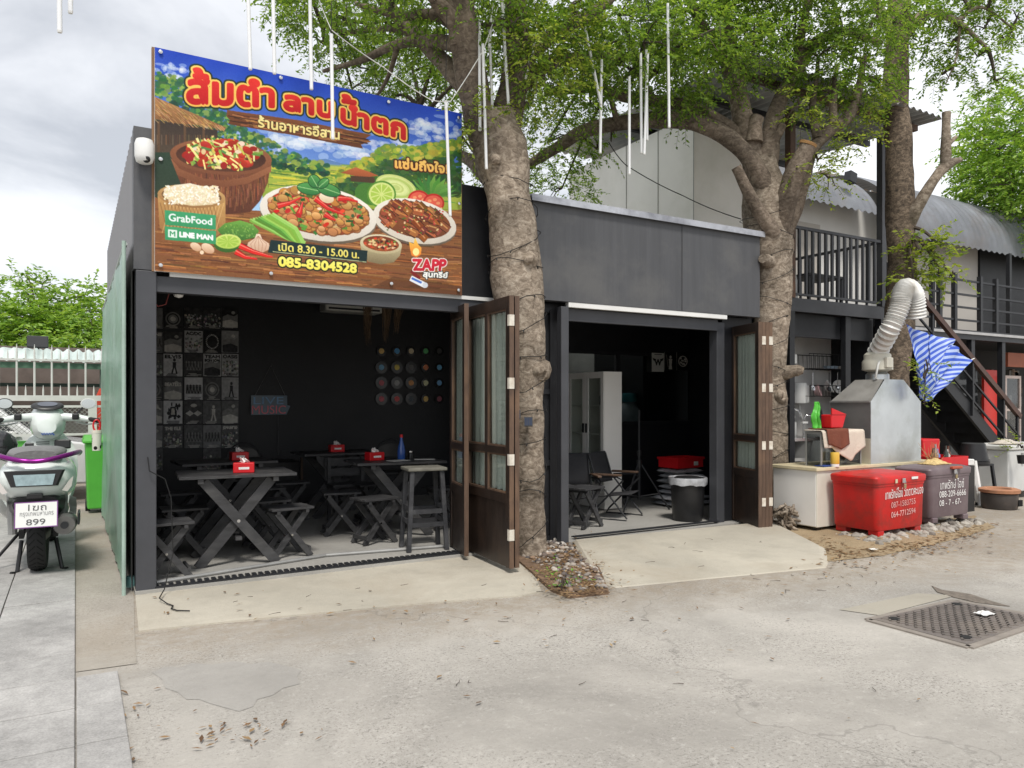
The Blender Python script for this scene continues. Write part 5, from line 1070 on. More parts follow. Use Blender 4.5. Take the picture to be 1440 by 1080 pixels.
t = thing('tripod_stand', 'black tripod stand in the right room with a bare pole', 'stand', (6.2, 7.4, fz)); MB().tube([V((0, 0, .12)), V((0, 0, .7))], .02, 10).build('pole', black2_m, t, world=False); MB().tube([V((0, 0, .7)), V((0, 0, 1.26))], .015, 10).build('inner_pole', black2_m, t, world=False); MB().cyl((0, 0, .52), (0, 0, .62), .034).build('collar', plast_m, t, world=False); MB().cyl((0, 0, .68), (0, 0, .74), .03).build('knob', plast_m, t, world=False)
for k in range(3): a = rad(200 + 120 * k); MB().tube([V((cos(a) * .02, sin(a) * .02, .58)), V((cos(a) * .38, sin(a) * .38, 0))], .011, 8).build('leg', black2_m, t, world=False); MB().tube([V((cos(a) * .02, sin(a) * .02, .16)), V((cos(a) * .25, sin(a) * .25, .2))], .007, 6).build('brace', black2_m, t, world=False)
bag_m = M('clear_bag_film', (.42, .43, .45), .16, .5, 7, .5, 9, spec=.8)
from mathutils import noise as mn
for k in range(7):
    t = thing('bagged_mat', f'plastic wrapped grey mat, {("bottom", "second", "third", "fourth", "fifth", "sixth", "topmost")[k]} of the stack under the red crate', 'mat', (6.93 + random.uniform(-.03, .03), 7.42, fz + .07 * k), random.uniform(-.1, .1), 'plastic wrapped mats in a stack')
    w, d = (.5, .4) if k > 1 else (.7, .46)
    def f(u, v, top=1): x = (u - .5) * w; y = (v - .5) * d; e = max(abs(u - .5), abs(v - .5)) * 2; return V((x + .02 * mn.noise(V((u * 6, v * 6, k))), y, .035 + top * (.033 * (1 - e ** 6) + .008 * mn.noise(V((u * 7, v * 7, k + 3 * top))) * (1 - e ** 8))))
    mb = MB(); mb.grid(lambda u, v: f(u, v, 1), 16, 12); mb.build('upper_film', bag_m, t, world=False, smooth=60); mb = MB(); mb.grid(lambda u, v: f(1 - u, v, -1), 16, 12); mb.build('lower_film', bag_m, t, world=False, smooth=60)
t = thing('crate', 'red plastic crate on top of the wrapped mats', 'crate', (6.93, 7.42, fz + .5), rad(4)); mb = MB()
for q in ((-.24, -.17, .24, -.155), (-.24, .155, .24, .17), (-.24, -.155, -.225, .155), (.225, -.155, .24, .155)): mb.bb(q[0], q[1], 0, q[2], q[3], .13)
mb.bb(-.225, -.155, 0, .225, .155, .012); mb.build('crate_body', redc_m, t, world=False); mb = MB()
for q in ((-.255, -.185, .255, -.171), (-.255, .171, .255, .185), (-.255, -.171, -.241, .171), (.241, -.171, .255, .171)): mb.bb(q[0], q[1], .105, q[2], q[3], .135)
mb.build('rim', redc_m, t, world=False); MB().bb(.06, -.175, .03, .14, -.171, .08).build('sticker', paper_m, t, world=False)
t = thing('trash_bin', 'black round trash bin lined with a plastic bag at the right door', 'bin', (6.10, 6.42, fz), 0, None, .84); MB().lathe([(.0, 0), (.19, 0), (.205, .03), (.235, .55), (.25, .56), (.25, .58), (.225, .58), (.18, .05), (.0, .05)], 36).build('bin_body', plast_m, t, world=False, smooth=40)
mb = MB(); n = 40; rings = []
for r, z in ((.215, .50), (.228, .585), (.262, .592), (.268, .56), (.262, .50)): rings.append([V((cos(2 * pi * k / n) * (r + .012 * mn.noise(V((k * .9, z * 20, 1)))), sin(2 * pi * k / n) * (r + .012 * mn.noise(V((k * .9, z * 20, 1)))), z + (.03 * mn.noise(V((k * .5, 3, z))) if z < .51 or .55 < z < .57 else 0))) for k in range(n)])
mb.loft(rings, cap=False); mb.build('bin_bag', bag_m, t, world=False, smooth=60); MB().lathe([(.0, .56), (.2, .555), (.215, .565), (.15, .6), (.05, .607), (.0, .606)], 30).build('lid', plast_m, t, world=False, smooth=40)
for x, y, wd, hh, nm, dk in ((917, 496, 17, 27, 'W', 0), (935, 495, 16, 26, 'figure', 1), (952, 495, 17, 26, 'ring', 1)):
    a, b = PY(x, y, 8.26), PY(x + wd, y + hh, 8.26); t = thing('window_poster', {'W': 'white poster with a black winged W on the kitchen window', 'figure': 'black poster with a standing figure on the kitchen window', 'ring': 'black poster with pale round drawing on the kitchen window'}[nm], 'poster', tuple((a + b) / 2), 0, 'posters on the kitchen window')
    P = Paint(40, 60, (.8, .8, .78) if not dk else (.07, .07, .07)); ink = (18, 18, 18) if not dk else (200, 198, 190)
    if nm == 'W': P.text('W', (9, 20), (31, 20), (31, 40), (9, 40), [(1, ink, None)]); P.poly([(2, 16), (14, 20), (12, 28), (5, 24)], ink); P.poly([(38, 16), (26, 20), (28, 28), (35, 24)], ink); P.stroke([(8, 5), (32, 5)], 3, ink)
    elif nm == 'figure': P.ell(20, 16, 4, 5, ink); P.poly([(14, 22), (26, 22), (24, 42), (26, 56), (14, 56), (16, 42)], ink); P.stroke([(6, 8), (12, 50)], 2, (140, 138, 130))
    else:
        P.ell(20, 30, 15, 18, ink); P.ell(20, 30, 12, 15, (30, 30, 30))
        for k in range(12): P.ell(20 + cos(k) * 8, 30 + sin(k * 1.7) * 10, 3, 3, ink)
    P.mesh('printed_sheet', poster_m, t, (a.x, 8.262, a.z), (b.x, 8.262, a.z), (a.x, 8.262, b.z)); MB().bb(a.x, 8.264, b.z, b.x, 8.267, a.z).build('backing', paper_m, t)
c = PY(886, 590, 8.7); t = thing('clear_bag', 'clear bag with a turquoise top behind the kitchen window', 'bag', tuple(c)); mb = MB(); mb.loft([[c + V((cos(a) * r, sin(a) * r * .6, z + .02 * sin(a * 3))) for a in [2 * pi * k / 16 for k in range(16)]] for r, z in ((.18, -.1), (.24, 0), (.2, .14), (.12, .24), (.08, .28))]); mb.build('bag_body', M('film_grey', (.42, .46, .47), .25, .3, 6), t, smooth=60)
MB().lathe([(.1, 0), (.12, .02), (.11, .13), (.0, .135)], 14, c + V((-.02, 0, .26))).build('turquoise_top', M('turquoise_plastic', (.08, .36, .40), .4), t, smooth=60); MB().bb(c.x - .4, 8.4, 0, c.x + 1.6, 9.1, c.z - .1).build('kitchen_counter', galvd_m, shop)
# ------------------------------------------------------------------ green tarp on the side wall
t = thing('tarpaulin', 'green tarpaulin stretched over the side wall behind the scooter', 'tarpaulin', (.31, 6.1, 0))
def tf(u, v):
    Y = 6.08 + u * 5.1; z = .03 + v * 2.5 + .05 * u * v; s = sin(u * 7 + v * 2.2)
    return V((.305 - .018 * s * sin(v * 3.14) - .02 * mn.noise(V((u * 9, v * 3, 1))) - .012 * mn.noise(V((u * 26, v * 8, 4))) - .03 * (1 - v) ** 4 * u, Y, z))
MB().grid(tf, 90, 30).build('sheet', tarp_m, t, smooth=80); MB().tube([V((.30, 6.06, .0)), V((.30, 6.06, 2.56))], .014, 8).build('edge_pole', M('pale_green_pipe', (.32, .42, .36), .5), t); MB().tube([V((.31, 6.06, 2.54)), V((.31, 11.2, 2.6))], .014, 8).build('top_pole', M('pale_pipe', (.42, .46, .43), .5), t)
tag(MB().lathe([(.0, 0), (.05, .01), (.055, .05), (.04, .085), (.0, .09)], 16, PG(186, 826, .015)).build('water_valve', M('teal_paint', (.12, .26, .26), .5, .3), smooth=50), 'small teal valve cap on the ground at the foot of the tarp', 'valve')
# ------------------------------------------------------------------ yard fence, gate and what lies behind it
FYy = 11.25
wf = M('fence_white', (.60, .60, .57), .5, .12, 5)
fence = thing('yard_fence', 'white metal fence with pickets and mesh panel beside the shop', 'fence', (-1.5, FYy, 0))
xa, xb = -4.5, .34; zt1 = PY(60, 492, FYy).z; zr1 = PY(60, 505, FYy).z; zr0 = PY(60, 556, FYy).z; zm1 = PY(60, 570, FYy).z; zm0 = PY(60, 610, FYy).z
mb = MB(); mb.bb(xa, FYy - .03, zr0 - .07, xb, FYy + .03, zr0); mb.bb(xa, FYy - .018, zr1 - .025, xb, FYy + .018, zr1); mb.bb(xa, FYy - .02, zm1 - .03, xb, FYy + .02, zm1); mb.bb(xa, FYy - .02, zm0 - .03, xb, FYy + .02, zm0); mb.build('rails', wf, fence)
mb = MB(); i = 0; x = xa + .1
while x < xb:
    if i % 2 == 0: mb.tube([V((x, FYy, zr0)), V((x, FYy, zt1 - .03)), V((x, FYy, zt1 + .07))], [.013, .013, .002], 6)
    else:
        mb.tube([V((x, FYy, zr0)), V((x, FYy, zr0 + .06)), V((x, FYy, zr0 + .13))], [.011, .011, .002], 6); mb.tube([V((x, FYy, zr1 - .03)), V((x, FYy, zr1 + .06)), V((x, FYy, zr1 + .12))], [.01, .01, .002], 6)
    i += 1; x += .094
mb.build('pickets', wf, fence)
for x in (PY(130, 600, FYy).x, -1.9, -3.4): MB().bb(x - .05, FYy - .05, 0, x + .05, FYy + .05, zr0 - .071).build('post', wf, fence)
mb = MB(); s = .055; xk = xa
while xk < PY(124, 600, FYy).x:
    for d in (1, -1): mb.beam((xk, FYy, zm0 if d > 0 else zm1 - .03), (xk + (zm1 - zm0) * .95, FYy, zm1 - .03 if d > 0 else zm0), .006, .006)
    xk += s
mb.build('mesh_panel', M('mesh_paint', (.36, .36, .34), .5), fence)
yw = thing('yard_wall', 'low grey wall under the white fence behind the scooter', 'wall', (-2, FYy, 0)); MB().bb(xa, FYy + .06, 0, xb - .5, FYy + .2, .70).build('wall', M('wall_render', (.36, .355, .34), .85, .2, 4, .2), yw); MB().bb(xa, FYy + .04, .70, xb - .5, FYy + .22, .90).build('coping', M('bright_green_paint', (.10, .42, .06), .5, .1), yw)
grn = M('green_bin_plastic', (.09, .40, .05), .42, .12, 4)
def bin_(loc, rz, lb, w=.5, d=.5, h=.98):
    t = thing('green_bin', lb, 'bin', loc, rz); mb = MB()
    mb.loft([[V((sx * w / 2 * k, sy * d / 2 * k, z)) for sx, sy in ((-1, -1), (1, -1), (1, 1), (-1, 1))] for z, k in ((.06, .8), (h * .9, 1))]); mb.build('bin_body', grn, t, world=False, bevel=.015)
    mb = MB(); mb.loft([[V((sx * (w / 2 + .03) * k, sy * (d / 2 + .03) * k, z)) for sx, sy in ((-1, -1), (1, -1), (1, 1), (-1, 1))] for z, k in ((h * .9 + .002, 1), (h * .93, 1), (h, .86))]); mb.build('lid', grn, t, world=False, bevel=.01)
    for s in (-1, 1): MB().cyl((s * (w / 2 - .06), d / 2 - .03, .075), (s * (w / 2 - .01), d / 2 - .03, .075), .075, n=16).build('wheel', rubber_m, t, world=False)
bin_((.22, 10.85, 0), .02, 'bright green bin at the corner between tarp and fence', .24, .4, .98)
# shed with green corrugated roof
sh = thing('green_roof_shed', 'long open shed with a pale green corrugated roof behind the fence', 'shed', (-2, 15.5, 0))
a = PY(0, 489, 14.4); b = PY(0, 505, 14.2); n = 180
def cor(u, v): x = -9 + u * 10.5; return V((x, b.y + (a.y + 2.2 - b.y) * v, b.z + (a.z - .02 - b.z) * min(1, v * 8) + .12 * v + .028 * sin(x * 42)))
MB().grid(cor, 420, 8).build('roof', M('green_roof_sheet', (.50, .58, .55), .45, .2, 2, stain=(.64, .68, .66), sscale=2, samt=.5), sh, smooth=60)
MB().bb(-9, b.y + .06, b.z - .13, 1.5, b.y + .1, b.z - .035).build('fascia', M('shed_green', (.06, .13, .08), .6), sh); MB().bb(-9, 17.2, 0, 1.5, 17.3, b.z + .4).build('wall', M('shed_wall', (.16, .13, .115), .8, .3, 3), sh)
mb = MB()
for x in (-8, -5.2, -2.4, .4): MB().bb(x - .05, b.y + .12, 0, x + .05, b.y + .22, b.z - .06).build('post', M('shed_post', (.07, .1, .08), .6), sh)
for z in (b.z - .38, b.z - .62): MB().bb(-9, b.y + 1.0, z - .03, 1.5, b.y + 1.06, z + .03).build('beam', M('shed_beam', (.05, .08, .065), .6), sh)
c = PY(53, 481, 14.6); t = thing('floodlight', 'black floodlight on the green shed roof', 'floodlight', tuple(c)); MB().box(c, (.3, .06, .2), Matrix.Rotation(rad(-14), 3, 'X')).build('housing', black2_m, t, bevel=.01); MB().bb(c.x - .02, c.y + .04, c.z - .16, c.x + .02, c.y + .08, c.z + .02).build('bracket', black2_m, t)
# white car behind the gate: side view, nose to the right
hatchback = thing('parked_car', 'white car parked behind the white mesh panel', 'car', (PY(95, 600, 13.0).x, 13.0, 0)); vx = PY(150, 600, 13.0).x
VL = vx - 4.35; prof = [(0, .35), (0, 1.05), (.06, 1.75), (.22, 1.92), (2.7, 1.95), (3.0, 1.86), (3.52, 1.26), (4.2, 1.10), (4.35, .9), (4.38, .42), (4.2, .33)]
mb = MB(); ring = lambda y, k: [V((VL + x, y, .72 * (z if z < 1.2 else 1.2 + (z - 1.2) * k))) for x, z in prof]
mb.loft([ring(12.2, .95), ring(12.28, 1), ring(13.75, 1), ring(13.83, .95)]); mb.build('body', M('car_paint', (.74, .75, .75), .22, .03, 3, coat=.6), hatchback, smooth=35, bevel=.03)
win = M('tinted_glass', (.03, .035, .04), .06, .05, spec=.7)
for pts in ([(.3, 1.3), (1.45, 1.3), (1.45, 1.78), (.36, 1.78)], [(1.55, 1.3), (2.45, 1.3), (2.45, 1.78), (1.55, 1.78)], [(2.55, 1.3), (3.3, 1.3), (2.92, 1.76), (2.55, 1.78)]): MB().prism([V((VL + x, 12.165, .72 * z)) for x, z in pts], (0, .02, 0)).build('window', win, hatchback)
MB().prism([V((VL + 3.06, 12.45, 1.31)), V((VL + 3.5, 12.45, .936)), V((VL + 3.5, 13.6, .936)), V((VL + 3.06, 13.6, 1.31))], (.03, 0, .02)).build('windscreen', win, hatchback)
for x in (.85, 3.5):
    w = MB().cyl((VL + x, 12.18, .30), (VL + x, 12.4, .30), .30, n=24).build('wheel', rubber_m, hatchback, smooth=40); MB().cyl((VL + x, 12.165, .30), (VL + x, 12.18, .30), .19, n=20).build('rim', steel_m, w)
MB().bb(VL + 3.1, 12.06, .9, VL + 3.25, 12.17, 1.0).build('mirror', wplast_m, hatchback, bevel=.02); MB().bb(VL + 4.2, 12.3, .55, VL + 4.4, 12.6, .68).build('headlight', glass_m, hatchback); MB().bb(VL + .5, 12.17, .74, VL + 3.3, 12.195, .76).build('trim_line', plast_m, hatchback)
t = thing('umbrella', 'folded red umbrella leaning behind the fence beside the tarp', 'umbrella', (PY(141, 600, 11.6).x, 11.6, 0)); c = t.location; MB().lathe([(.012, .9), (.1, 1.18), (.05, 1.5), (.01, 1.6)], 8, (c.x, c.y, -.02)).build('canopy', M('red_cloth', (.55, .06, .03), .8), t); MB().cyl((c.x, c.y, 0), (c.x, c.y, .92), .012).build('pole', steel_m, t)
# ------------------------------------------------------------------ scooter (x right, y forward)
sc = thing('scooter', 'pale mint scooter parked with its rear towards the street', 'scooter', (-.265, 7.27, .02), rad(-1.5), None, 1.2)
mint = M('mint_paint', (.70, .75, .72), .22, .04, 2, coat=.7); dk = plast_m
kw_ = dict(parent=sc, world=False)
def ringy(y, w, z0, z1, n=24, e=2.6, dy=0.):
    r = []
    for k in range(n):
        a = 2 * pi * k / n; ca, sa = cos(a), sin(a); r.append(V((w / 2 * math.copysign(abs(ca) ** (2 / e), ca), y + dy * (sa + 1) / 2, (z0 + z1) / 2 + (z1 - z0) / 2 * math.copysign(abs(sa) ** (2 / e), sa))))
    return r
def wheel(y, r, w, nm):
    o = MB(); o.lathe([(r * .55, -w * .34), (r * .8, -w * .48), (r * .93, -w * .47), (r * .985, -w * .28), (r, 0), (r * .985, w * .28), (r * .93, w * .47), (r * .8, w * .48), (r * .55, w * .34)], 40, (0, y, r), Matrix.Rotation(pi / 2, 3, 'Y'))
    wh = o.build('wheel', rubber_m, smooth=40, **kw_)
    MB().lathe([(.02, -w * .3), (r * .3, -w * .26), (r * .56, -w * .34), (r * .56, w * .34), (r * .3, w * .26), (.02, w * .3)], 24, (0, y, r), Matrix.Rotation(pi / 2, 3, 'Y')).build('rim', M('dark_alloy', (.07, .07, .075), .35, .1, metal=.7), wh, world=False, smooth=40)
    g = MB()
    for k in range(34):
        a = 2 * pi * k / 34
        for s in (-1, 1): p0 = V((s * .006, y + cos(a) * (r + .0015), r + sin(a) * (r + .0015))); p1 = V((s * w * .36, y + cos(a + .16) * (r * .975 + .001), r + sin(a + .16) * (r * .975 + .001))); g.beam(p0, p1, .006, .003, V((0, cos(a), sin(a))))
    g.build('tread', M('groove_rubber', (.006, .006, .006), .9), wh, world=False)
wheel(0, .245, .112, 'rear'); wheel(1.24, .24, .10, 'front')
mb = MB(); mb.loft([ringy(-.30, .20, .585, .70), ringy(-.27, .34, .55, .745), ringy(-.18, .43, .50, .775), ringy(0, .455, .47, .79), ringy(.2, .45, .44, .79), ringy(.42, .40, .42, .77), ringy(.58, .30, .40, .74), ringy(.62, .24, .42, .70)]); mb.build('rear_body', mint, smooth=50, **kw_)
for s in (-1, 1):
    mb = MB(); mb.loft([[V((s * .19, -.2, .52)), V((s * .228, -.16, .5)), V((s * .228, .0, .42)), V((s * .18, .0, .44))], [V((s * .19, .3, .42)), V((s * .215, .3, .4)), V((s * .215, .34, .32)), V((s * .18, .34, .34))], [V((s * .17, .6, .36)), V((s * .19, .6, .34)), V((s * .19, .6, .28)), V((s * .16, .6, .3))]]); mb.build('side_panel', mint, smooth=50, **kw_)
MB().loft([ringy(-.235, .26, .42, .53, 16), ringy(-.1, .33, .36, .6, 16), ringy(.2, .3, .34, .6, 16)]).build('rear_fender', dk, smooth=50, **kw_)
mb = MB(); mb.loft([ringy(-.26, .24, .765, .83, 20, 2.2), ringy(-.2, .33, .76, .845, 20, 2.4), ringy(0, .34, .77, .85, 20, 2.6), ringy(.3, .31, .765, .83, 20, 2.6), ringy(.52, .24, .75, .80, 20, 2.4), ringy(.58, .18, .75, .77, 20, 2.2)]); mb.build('saddle', M('grey_quilted_vinyl', (.17, .165, .165), .5, .15, 30, .4, 40), smooth=50, **kw_)
MB().tube(smooth_path([V((-.235, .22, .775)), V((-.245, .0, .80)), V((-.20, -.24, .80)), V((-.09, -.325, .775)), V((0, -.335, .765)), V((.09, -.325, .775)), V((.20, -.24, .80)), V((.245, .0, .80)), V((.235, .22, .775))], [.013] * 9)[0], .016, 10).build('grab_rail', M('purple_metal', (.22, .02, .20), .25, .05, metal=.7), smooth=60, **kw_)
MB().loft([[V((x * k, -.325 + abs(x) * .08 - .01 * (k < 1), .655 + z * k)) for x, z in ((-.17, .05), (-.13, -.055), (.13, -.055), (.17, .05))] for k in (1, .96)] + [[V((x * .9, -.345 + abs(x) * .08, .655 + z * .9)) for x, z in ((-.17, .05), (-.13, -.055), (.13, -.055), (.17, .05))]]).build('tail_light_housing', dk, **kw_)
MB().prism([V((x, -.349 + abs(x) * .06, .645 + z)) for x, z in ((-.115, .035), (-.10, -.035), (.10, -.035), (.115, .035))], (0, .008, 0)).build('tail_light', M('light_lens', (.30, .40, .43), .12, .25, 30, spec=.8), **kw_)
for s in (-1, 1): MB().prism([V((s * x, -.335 + abs(x) * .31, z)) for x, z in ((.15, .565), (.19, .63), (.215, .655), (.205, .59), (.18, .555))], (0, .012, 0)).build('indicator', M('clear_lens', (.60, .56, .53), .15, .1, spec=.7), **kw_)
MB().box((0, -.29, .535), (.09, .03, .035)).build('plate_light', dk, bevel=.006, **kw_)
Rp = Matrix.Rotation(rad(-12), 3, 'X'); pc = V((.01, -.335, .42))
pl = MB().box(pc, (.235, .006, .165), Rp).build('number_plate', M('plate_white', (.76, .76, .74), .4, .04), bevel=.002, **kw_)
mb = MB()
for c_, s_ in (((0, 0, .0805), (.239, .008, .006)), ((0, 0, -.0805), (.239, .008, .006)), ((-.1165, 0, 0), (.006, .008, .155)), ((.1165, 0, 0), (.006, .008, .155))): mb.box(pc + Rp @ V(c_), s_, Rp)
mb.build('plate_frame', M('violet_frame', (.20, .07, .24), .4), pl, world=False)
pk = M('plate_ink', (.09, .09, .09), .6); LP = lambda x, z: pc + Rp @ V((x, -.0035, z))
lettering('lettering', '1ฆถ', LP(-.045, .066), LP(.055, .066), LP(-.045, .026), pk, pl, world=False); lettering('lettering', 'กรุงเทพมหานคร', LP(-.09, .017), LP(.095, .017), LP(-.09, -.017), M('plate_ink_pale', (.28, .28, .28), .6), pl, world=False); lettering('lettering', '899', LP(-.055, -.028), LP(.05, -.028), LP(-.055, -.066), pk, pl, world=False)
MB().tube([V((.165, -.30, .335)), V((.165, -.28, .34)), V((.165, .12, .30)), V((.15, .25, .28))], [.062, .07, .068, .03], 20).build('muffler', M('muffler_metal', (.22, .215, .21), .4, .2, metal=.6), smooth=50, **kw_); MB().cyl((.165, -.309, .335), (.165, -.301, .335), .024, n=14).build('exhaust_tip', black2_m, **kw_); MB().box((.245, -.2, .37), (.014, .2, .08)).build('muffler_guard', dk, bevel=.006, **kw_)
MB().loft([ringy(-.02, .08, .18, .30, 14), ringy(.2, .13, .16, .32, 14), ringy(.42, .12, .18, .34, 14)]).build('engine_case', M('engine_grey', (.1, .1, .1), .5, .3, 12, metal=.4), smooth=50, **kw_)
for s in (-1, 1): MB().tube([V((s * .145, -.02, .26)), V((s * .15, -.05, .52))], .028, 10).build('shock_absorber', galvd_m, **kw_); MB().beam((s * .10, .02, .245), (s * .10, .4, .28), .03, .06).build('swing_arm', dk, **kw_)
MB().tube([V((-.10, .05, .2)), V((-.12, -.02, .0)), V((-.15, -.06, .0))], .014, 8).build('stand_leg', dk, **kw_); MB().tube([V((.10, .05, .2)), V((.14, -.02, .0)), V((.17, -.06, .0))], .014, 8).build('stand_leg', dk, **kw_); MB().tube([V((-.1, .28, .26)), V((-.28, .12, .04)), V((-.38, .1, .02))], .011, 8).build('side_stand', dk, **kw_)
MB().bb(-.15, .56, .27, .15, .98, .32).build('floorboard', dk, bevel=.02, **kw_)
mb = MB(); mb.loft([ringy(.93, .30, .28, .46, 20, 2.4, .05), ringy(.97, .38, .28, .72, 20, 2.6, .08), ringy(1.02, .42, .34, .90, 20, 2.4, .08), ringy(1.08, .36, .40, .93, 20, 2.2, .06), ringy(1.14, .16, .5, .86, 20, 2)]); mb.build('leg_shield', mint, smooth=50, **kw_)
MB().box((.105, .95, .81), (.115, .02, .075), Matrix.Rotation(rad(-12), 3, 'X')).build('glove_box', dk, bevel=.012, **kw_)
mb = MB()
for k in range(4): mb.box((-.03, .962, .83 - k * .016), (.09, .012, .007))
mb.build('vent', dk, **kw_); MB().box((-.12, .955, .80), (.06, .02, .05), Matrix.Rotation(rad(-12), 3, 'X')).build('hook_panel', dk, bevel=.008, **kw_)
MB().loft([ringy(.90, .13, .90, 1.0, 18, 2.4), ringy(.96, .21, .86, 1.09, 18, 2.6), ringy(1.02, .25, .84, 1.13, 18, 2.4), ringy(1.1, .2, .88, 1.12, 18, 2.2), ringy(1.15, .1, .94, 1.08, 18, 2)]).build('handlebar_cover', mint, smooth=50, **kw_)
MB().tube([V((-.035 + k * .009, .893, .895 + .007 * (-1) ** k)) for k in range(9)] + [V((.05, .893, .885))], .0045, 6).build('badge', M('badge_blue', (.04, .12, .5)), sc, world=False)
mb = MB(); mb.loft([[V((cos(a) * .115 * k, .985 + sin(a) * .06 * k, 1.112 + sin(a) * .03 * k + h_)) for a in [2 * pi * i / 24 for i in range(24)]] for k, h_ in ((1, 0), (.96, .012), (.8, .016))]); mb.build('dashboard', dk, smooth=50, **kw_); MB().prism([V((cos(a) * .07, .985 + sin(a) * .034, 1.131 + sin(a) * .017)) for a in [2 * pi * i / 20 for i in range(20)]], (0, 0, .002)).build('display', M('display_glass', (.10, .11, .14), .08), **kw_)
for s in (-1, 1):
    MB().tube([V((s * .08, 1.0, 1.03)), V((s * .22, .97, 1.02)), V((s * .33, .93, 1.0))], [.035, .028, .018], 12).build('handlebar', mint, smooth=60, **kw_); MB().tube([V((s * .23, .965, 1.02)), V((s * .36, .915, .995))], .019, 12).build('grip', rubber_m, smooth=60, **kw_); MB().box((s * .195, .95, 1.03), (.05, .06, .05)).build('switch_block', dk, bevel=.01, **kw_)
    MB().tube([V((s * .2, 1.0, .985)), V((s * .28, .99, .965)), V((s * .36, .95, .975))], .007, 8).build('brake_lever', steel_m, **kw_)
    MB().tube([V((s * .19, .99, 1.04)), V((s * .24, 1.0, 1.1)), V((s * .265, .99, 1.13))], .007, 8).build('mirror_stem', dk, **kw_)
    m_ = MB().loft([[V((s * .285 + cos(a) * .055 * k, .99 + y, 1.135 + sin(a) * .042 * k)) for a in [2 * pi * i / 20 for i in range(20)]] for y, k in ((-.012, 1), (.0, 1.04), (.025, .7))]).build('mirror', dk if s < 0 else wplast_m, smooth=50, **kw_); MB().prism([V((s * .285 + cos(a) * .05, .976, 1.135 + sin(a) * .037)) for a in [2 * pi * i / 20 for i in range(20)]], (0, .001, 0)).build('mirror_glass', M('mirror_glass', (.6, .65, .66), .05, .02, metal=1), m_, world=False)
MB().loft([ringy(1.0, .12, .36, .44, 16), ringy(1.15, .15, .44, .52, 16), ringy(1.3, .15, .44, .52, 16), ringy(1.44, .11, .3, .4, 16)]).build('front_fender', mint, smooth=50, **kw_)
for s in (-1, 1): MB().tube([V((s * .07, 1.12, .72)), V((s * .07, 1.24, .24))], .018, 10).build('fork', galvd_m, **kw_)
S = mw(sc)
hp = S @ V((-.30, .86, .90)); t = thing('helmet', 'black helmet hanging from the scooter at its left grip', 'helmet', tuple(hp)); prof = [(.0, .13), (.06, .122), (.11, .08), (.135, .02), (.135, -.05), (.125, -.1), (.115, -.1), (.12, -.04), (.12, .02), (.1, .07), (.05, .105), (.0, .115)]
MB().lathe(prof, 24, hp + V((0, 0, -.1)), Matrix.Rotation(rad(35), 3, 'Y')).build('shell', M('gloss_black', (.015, .015, .016), .12, .05, coat=.5), t, smooth=60); MB().tube([hp + V((-.03, 0, -.05)), hp + V((-.02, 0, .05)), S @ V((-.31, .93, 1.02))], .012, 6).build('strap', plast_m, t)
bp = S @ V((.345, .90, .995)); t = thing('tumbler', 'cow patterned tumbler hanging by a red strap from the right grip', 'tumbler', tuple(bp)); P_ = Paint(120, 70, (.86, .85, .80)); rr = random.Random(4)
for _ in range(16): P_.ell(rr.uniform(0, 120), rr.uniform(5, 65), rr.uniform(5, 9), rr.uniform(4, 9), (24, 22, 22), None, rr.uniform(0, 180), n=10); 
tb = P_.mesh('tumbler_body', M_print('cow_print', .35), t, (0, 0, .17), (1, 0, .17), (0, 0, 0))
im = mw(t).inverted()
for v in tb.data.vertices:
    w_ = mw(t) @ v.co; a_ = w_.x * 2 * pi; zz = max(0, min(.17, w_.z)); r_ = .044 - .006 * (1 - zz / .17); v.co = im @ (bp + V((cos(a_) * r_, sin(a_) * r_, -.29 + zz)))
tb.data.flip_normals()
MB().cyl(bp + V((0, 0, -.292)), bp + V((0, 0, -.288)), .038, n=20).build('base', plast_m, t); MB().cyl(bp + V((0, 0, -.119)), bp + V((0, 0, -.09)), .046, .04, 20).build('lid', M('cream_lid', (.6, .56, .48), .4), t); q = [bp + V((cos(a) * .03, 0, sin(a) * .055 - .045)) for a in [2 * pi * k / 16 for k in range(17)]]; MB().tube(q, .009, 6).build('strap', redc_m, t)
# ------------------------------------------------------------------ two storey house with balcony
hs = thing('balcony_house', 'white two-storey house with a railed balcony behind the trees', 'building', (9, 7.3, 0))
MB().bb(7.06, 7.31, 3.38, 8.22, 10.2, 5.2).build('upper_wall', offwhite_m, hs); MB().bb(7.2, 8.5, 0, 8.2, 10.1, 3.379).build('lower_wall', black2_m, hs)
mb = MB()
for z in (3.4, 4.1, 4.8): mb.bb(7.052, 7.31 + (z - 3.4), 3.38, 7.059, 7.318 + (z - 3.4), 5.2)
mb.build('panel_joint', M('joint_grey', (.3, .3, .28), .7), hs)
mb = MB(); mb.grid(lambda u, v: V((6.7 + u * 3.9, 6.05 + v * 4.4, 5.42 + v * .18 + .022 * sin((6.7 + u * 3.9) * 42))), 230, 2); mb.build('roof', M('roof_sheet', (.40, .42, .43), .45, .25, 2, metal=.3, stain=(.24, .17, .13), sscale=1.2, samt=.5), hs, smooth=60)
for y in (6.35, 7.1, 8.4): MB().bb(6.9, y, 5.31, 10.5, y + .07, 5.39).build('roof_beam', rust_m if y < 6.5 else black2_m, hs)
bx0, bx1, by = 8.27, 10.3, 6.75
MB().bb(bx0, by, 2.62, bx1 + .06, by + .05, 2.80).build('balcony_edge', post_m, hs); MB().bb(bx0, by + .051, 2.70, bx1 + .06, 9.2, 2.79).build('balcony_slab', M('balcony_under', (.05, .05, .05), .8), hs)
for x, m_ in ((bx0 + .03, rust_m), (bx1, post_m)): MB().bb(x - .05, by - .012, 2.801, x + .05, by + .08, 5.31).build('balcony_post', m_, hs)
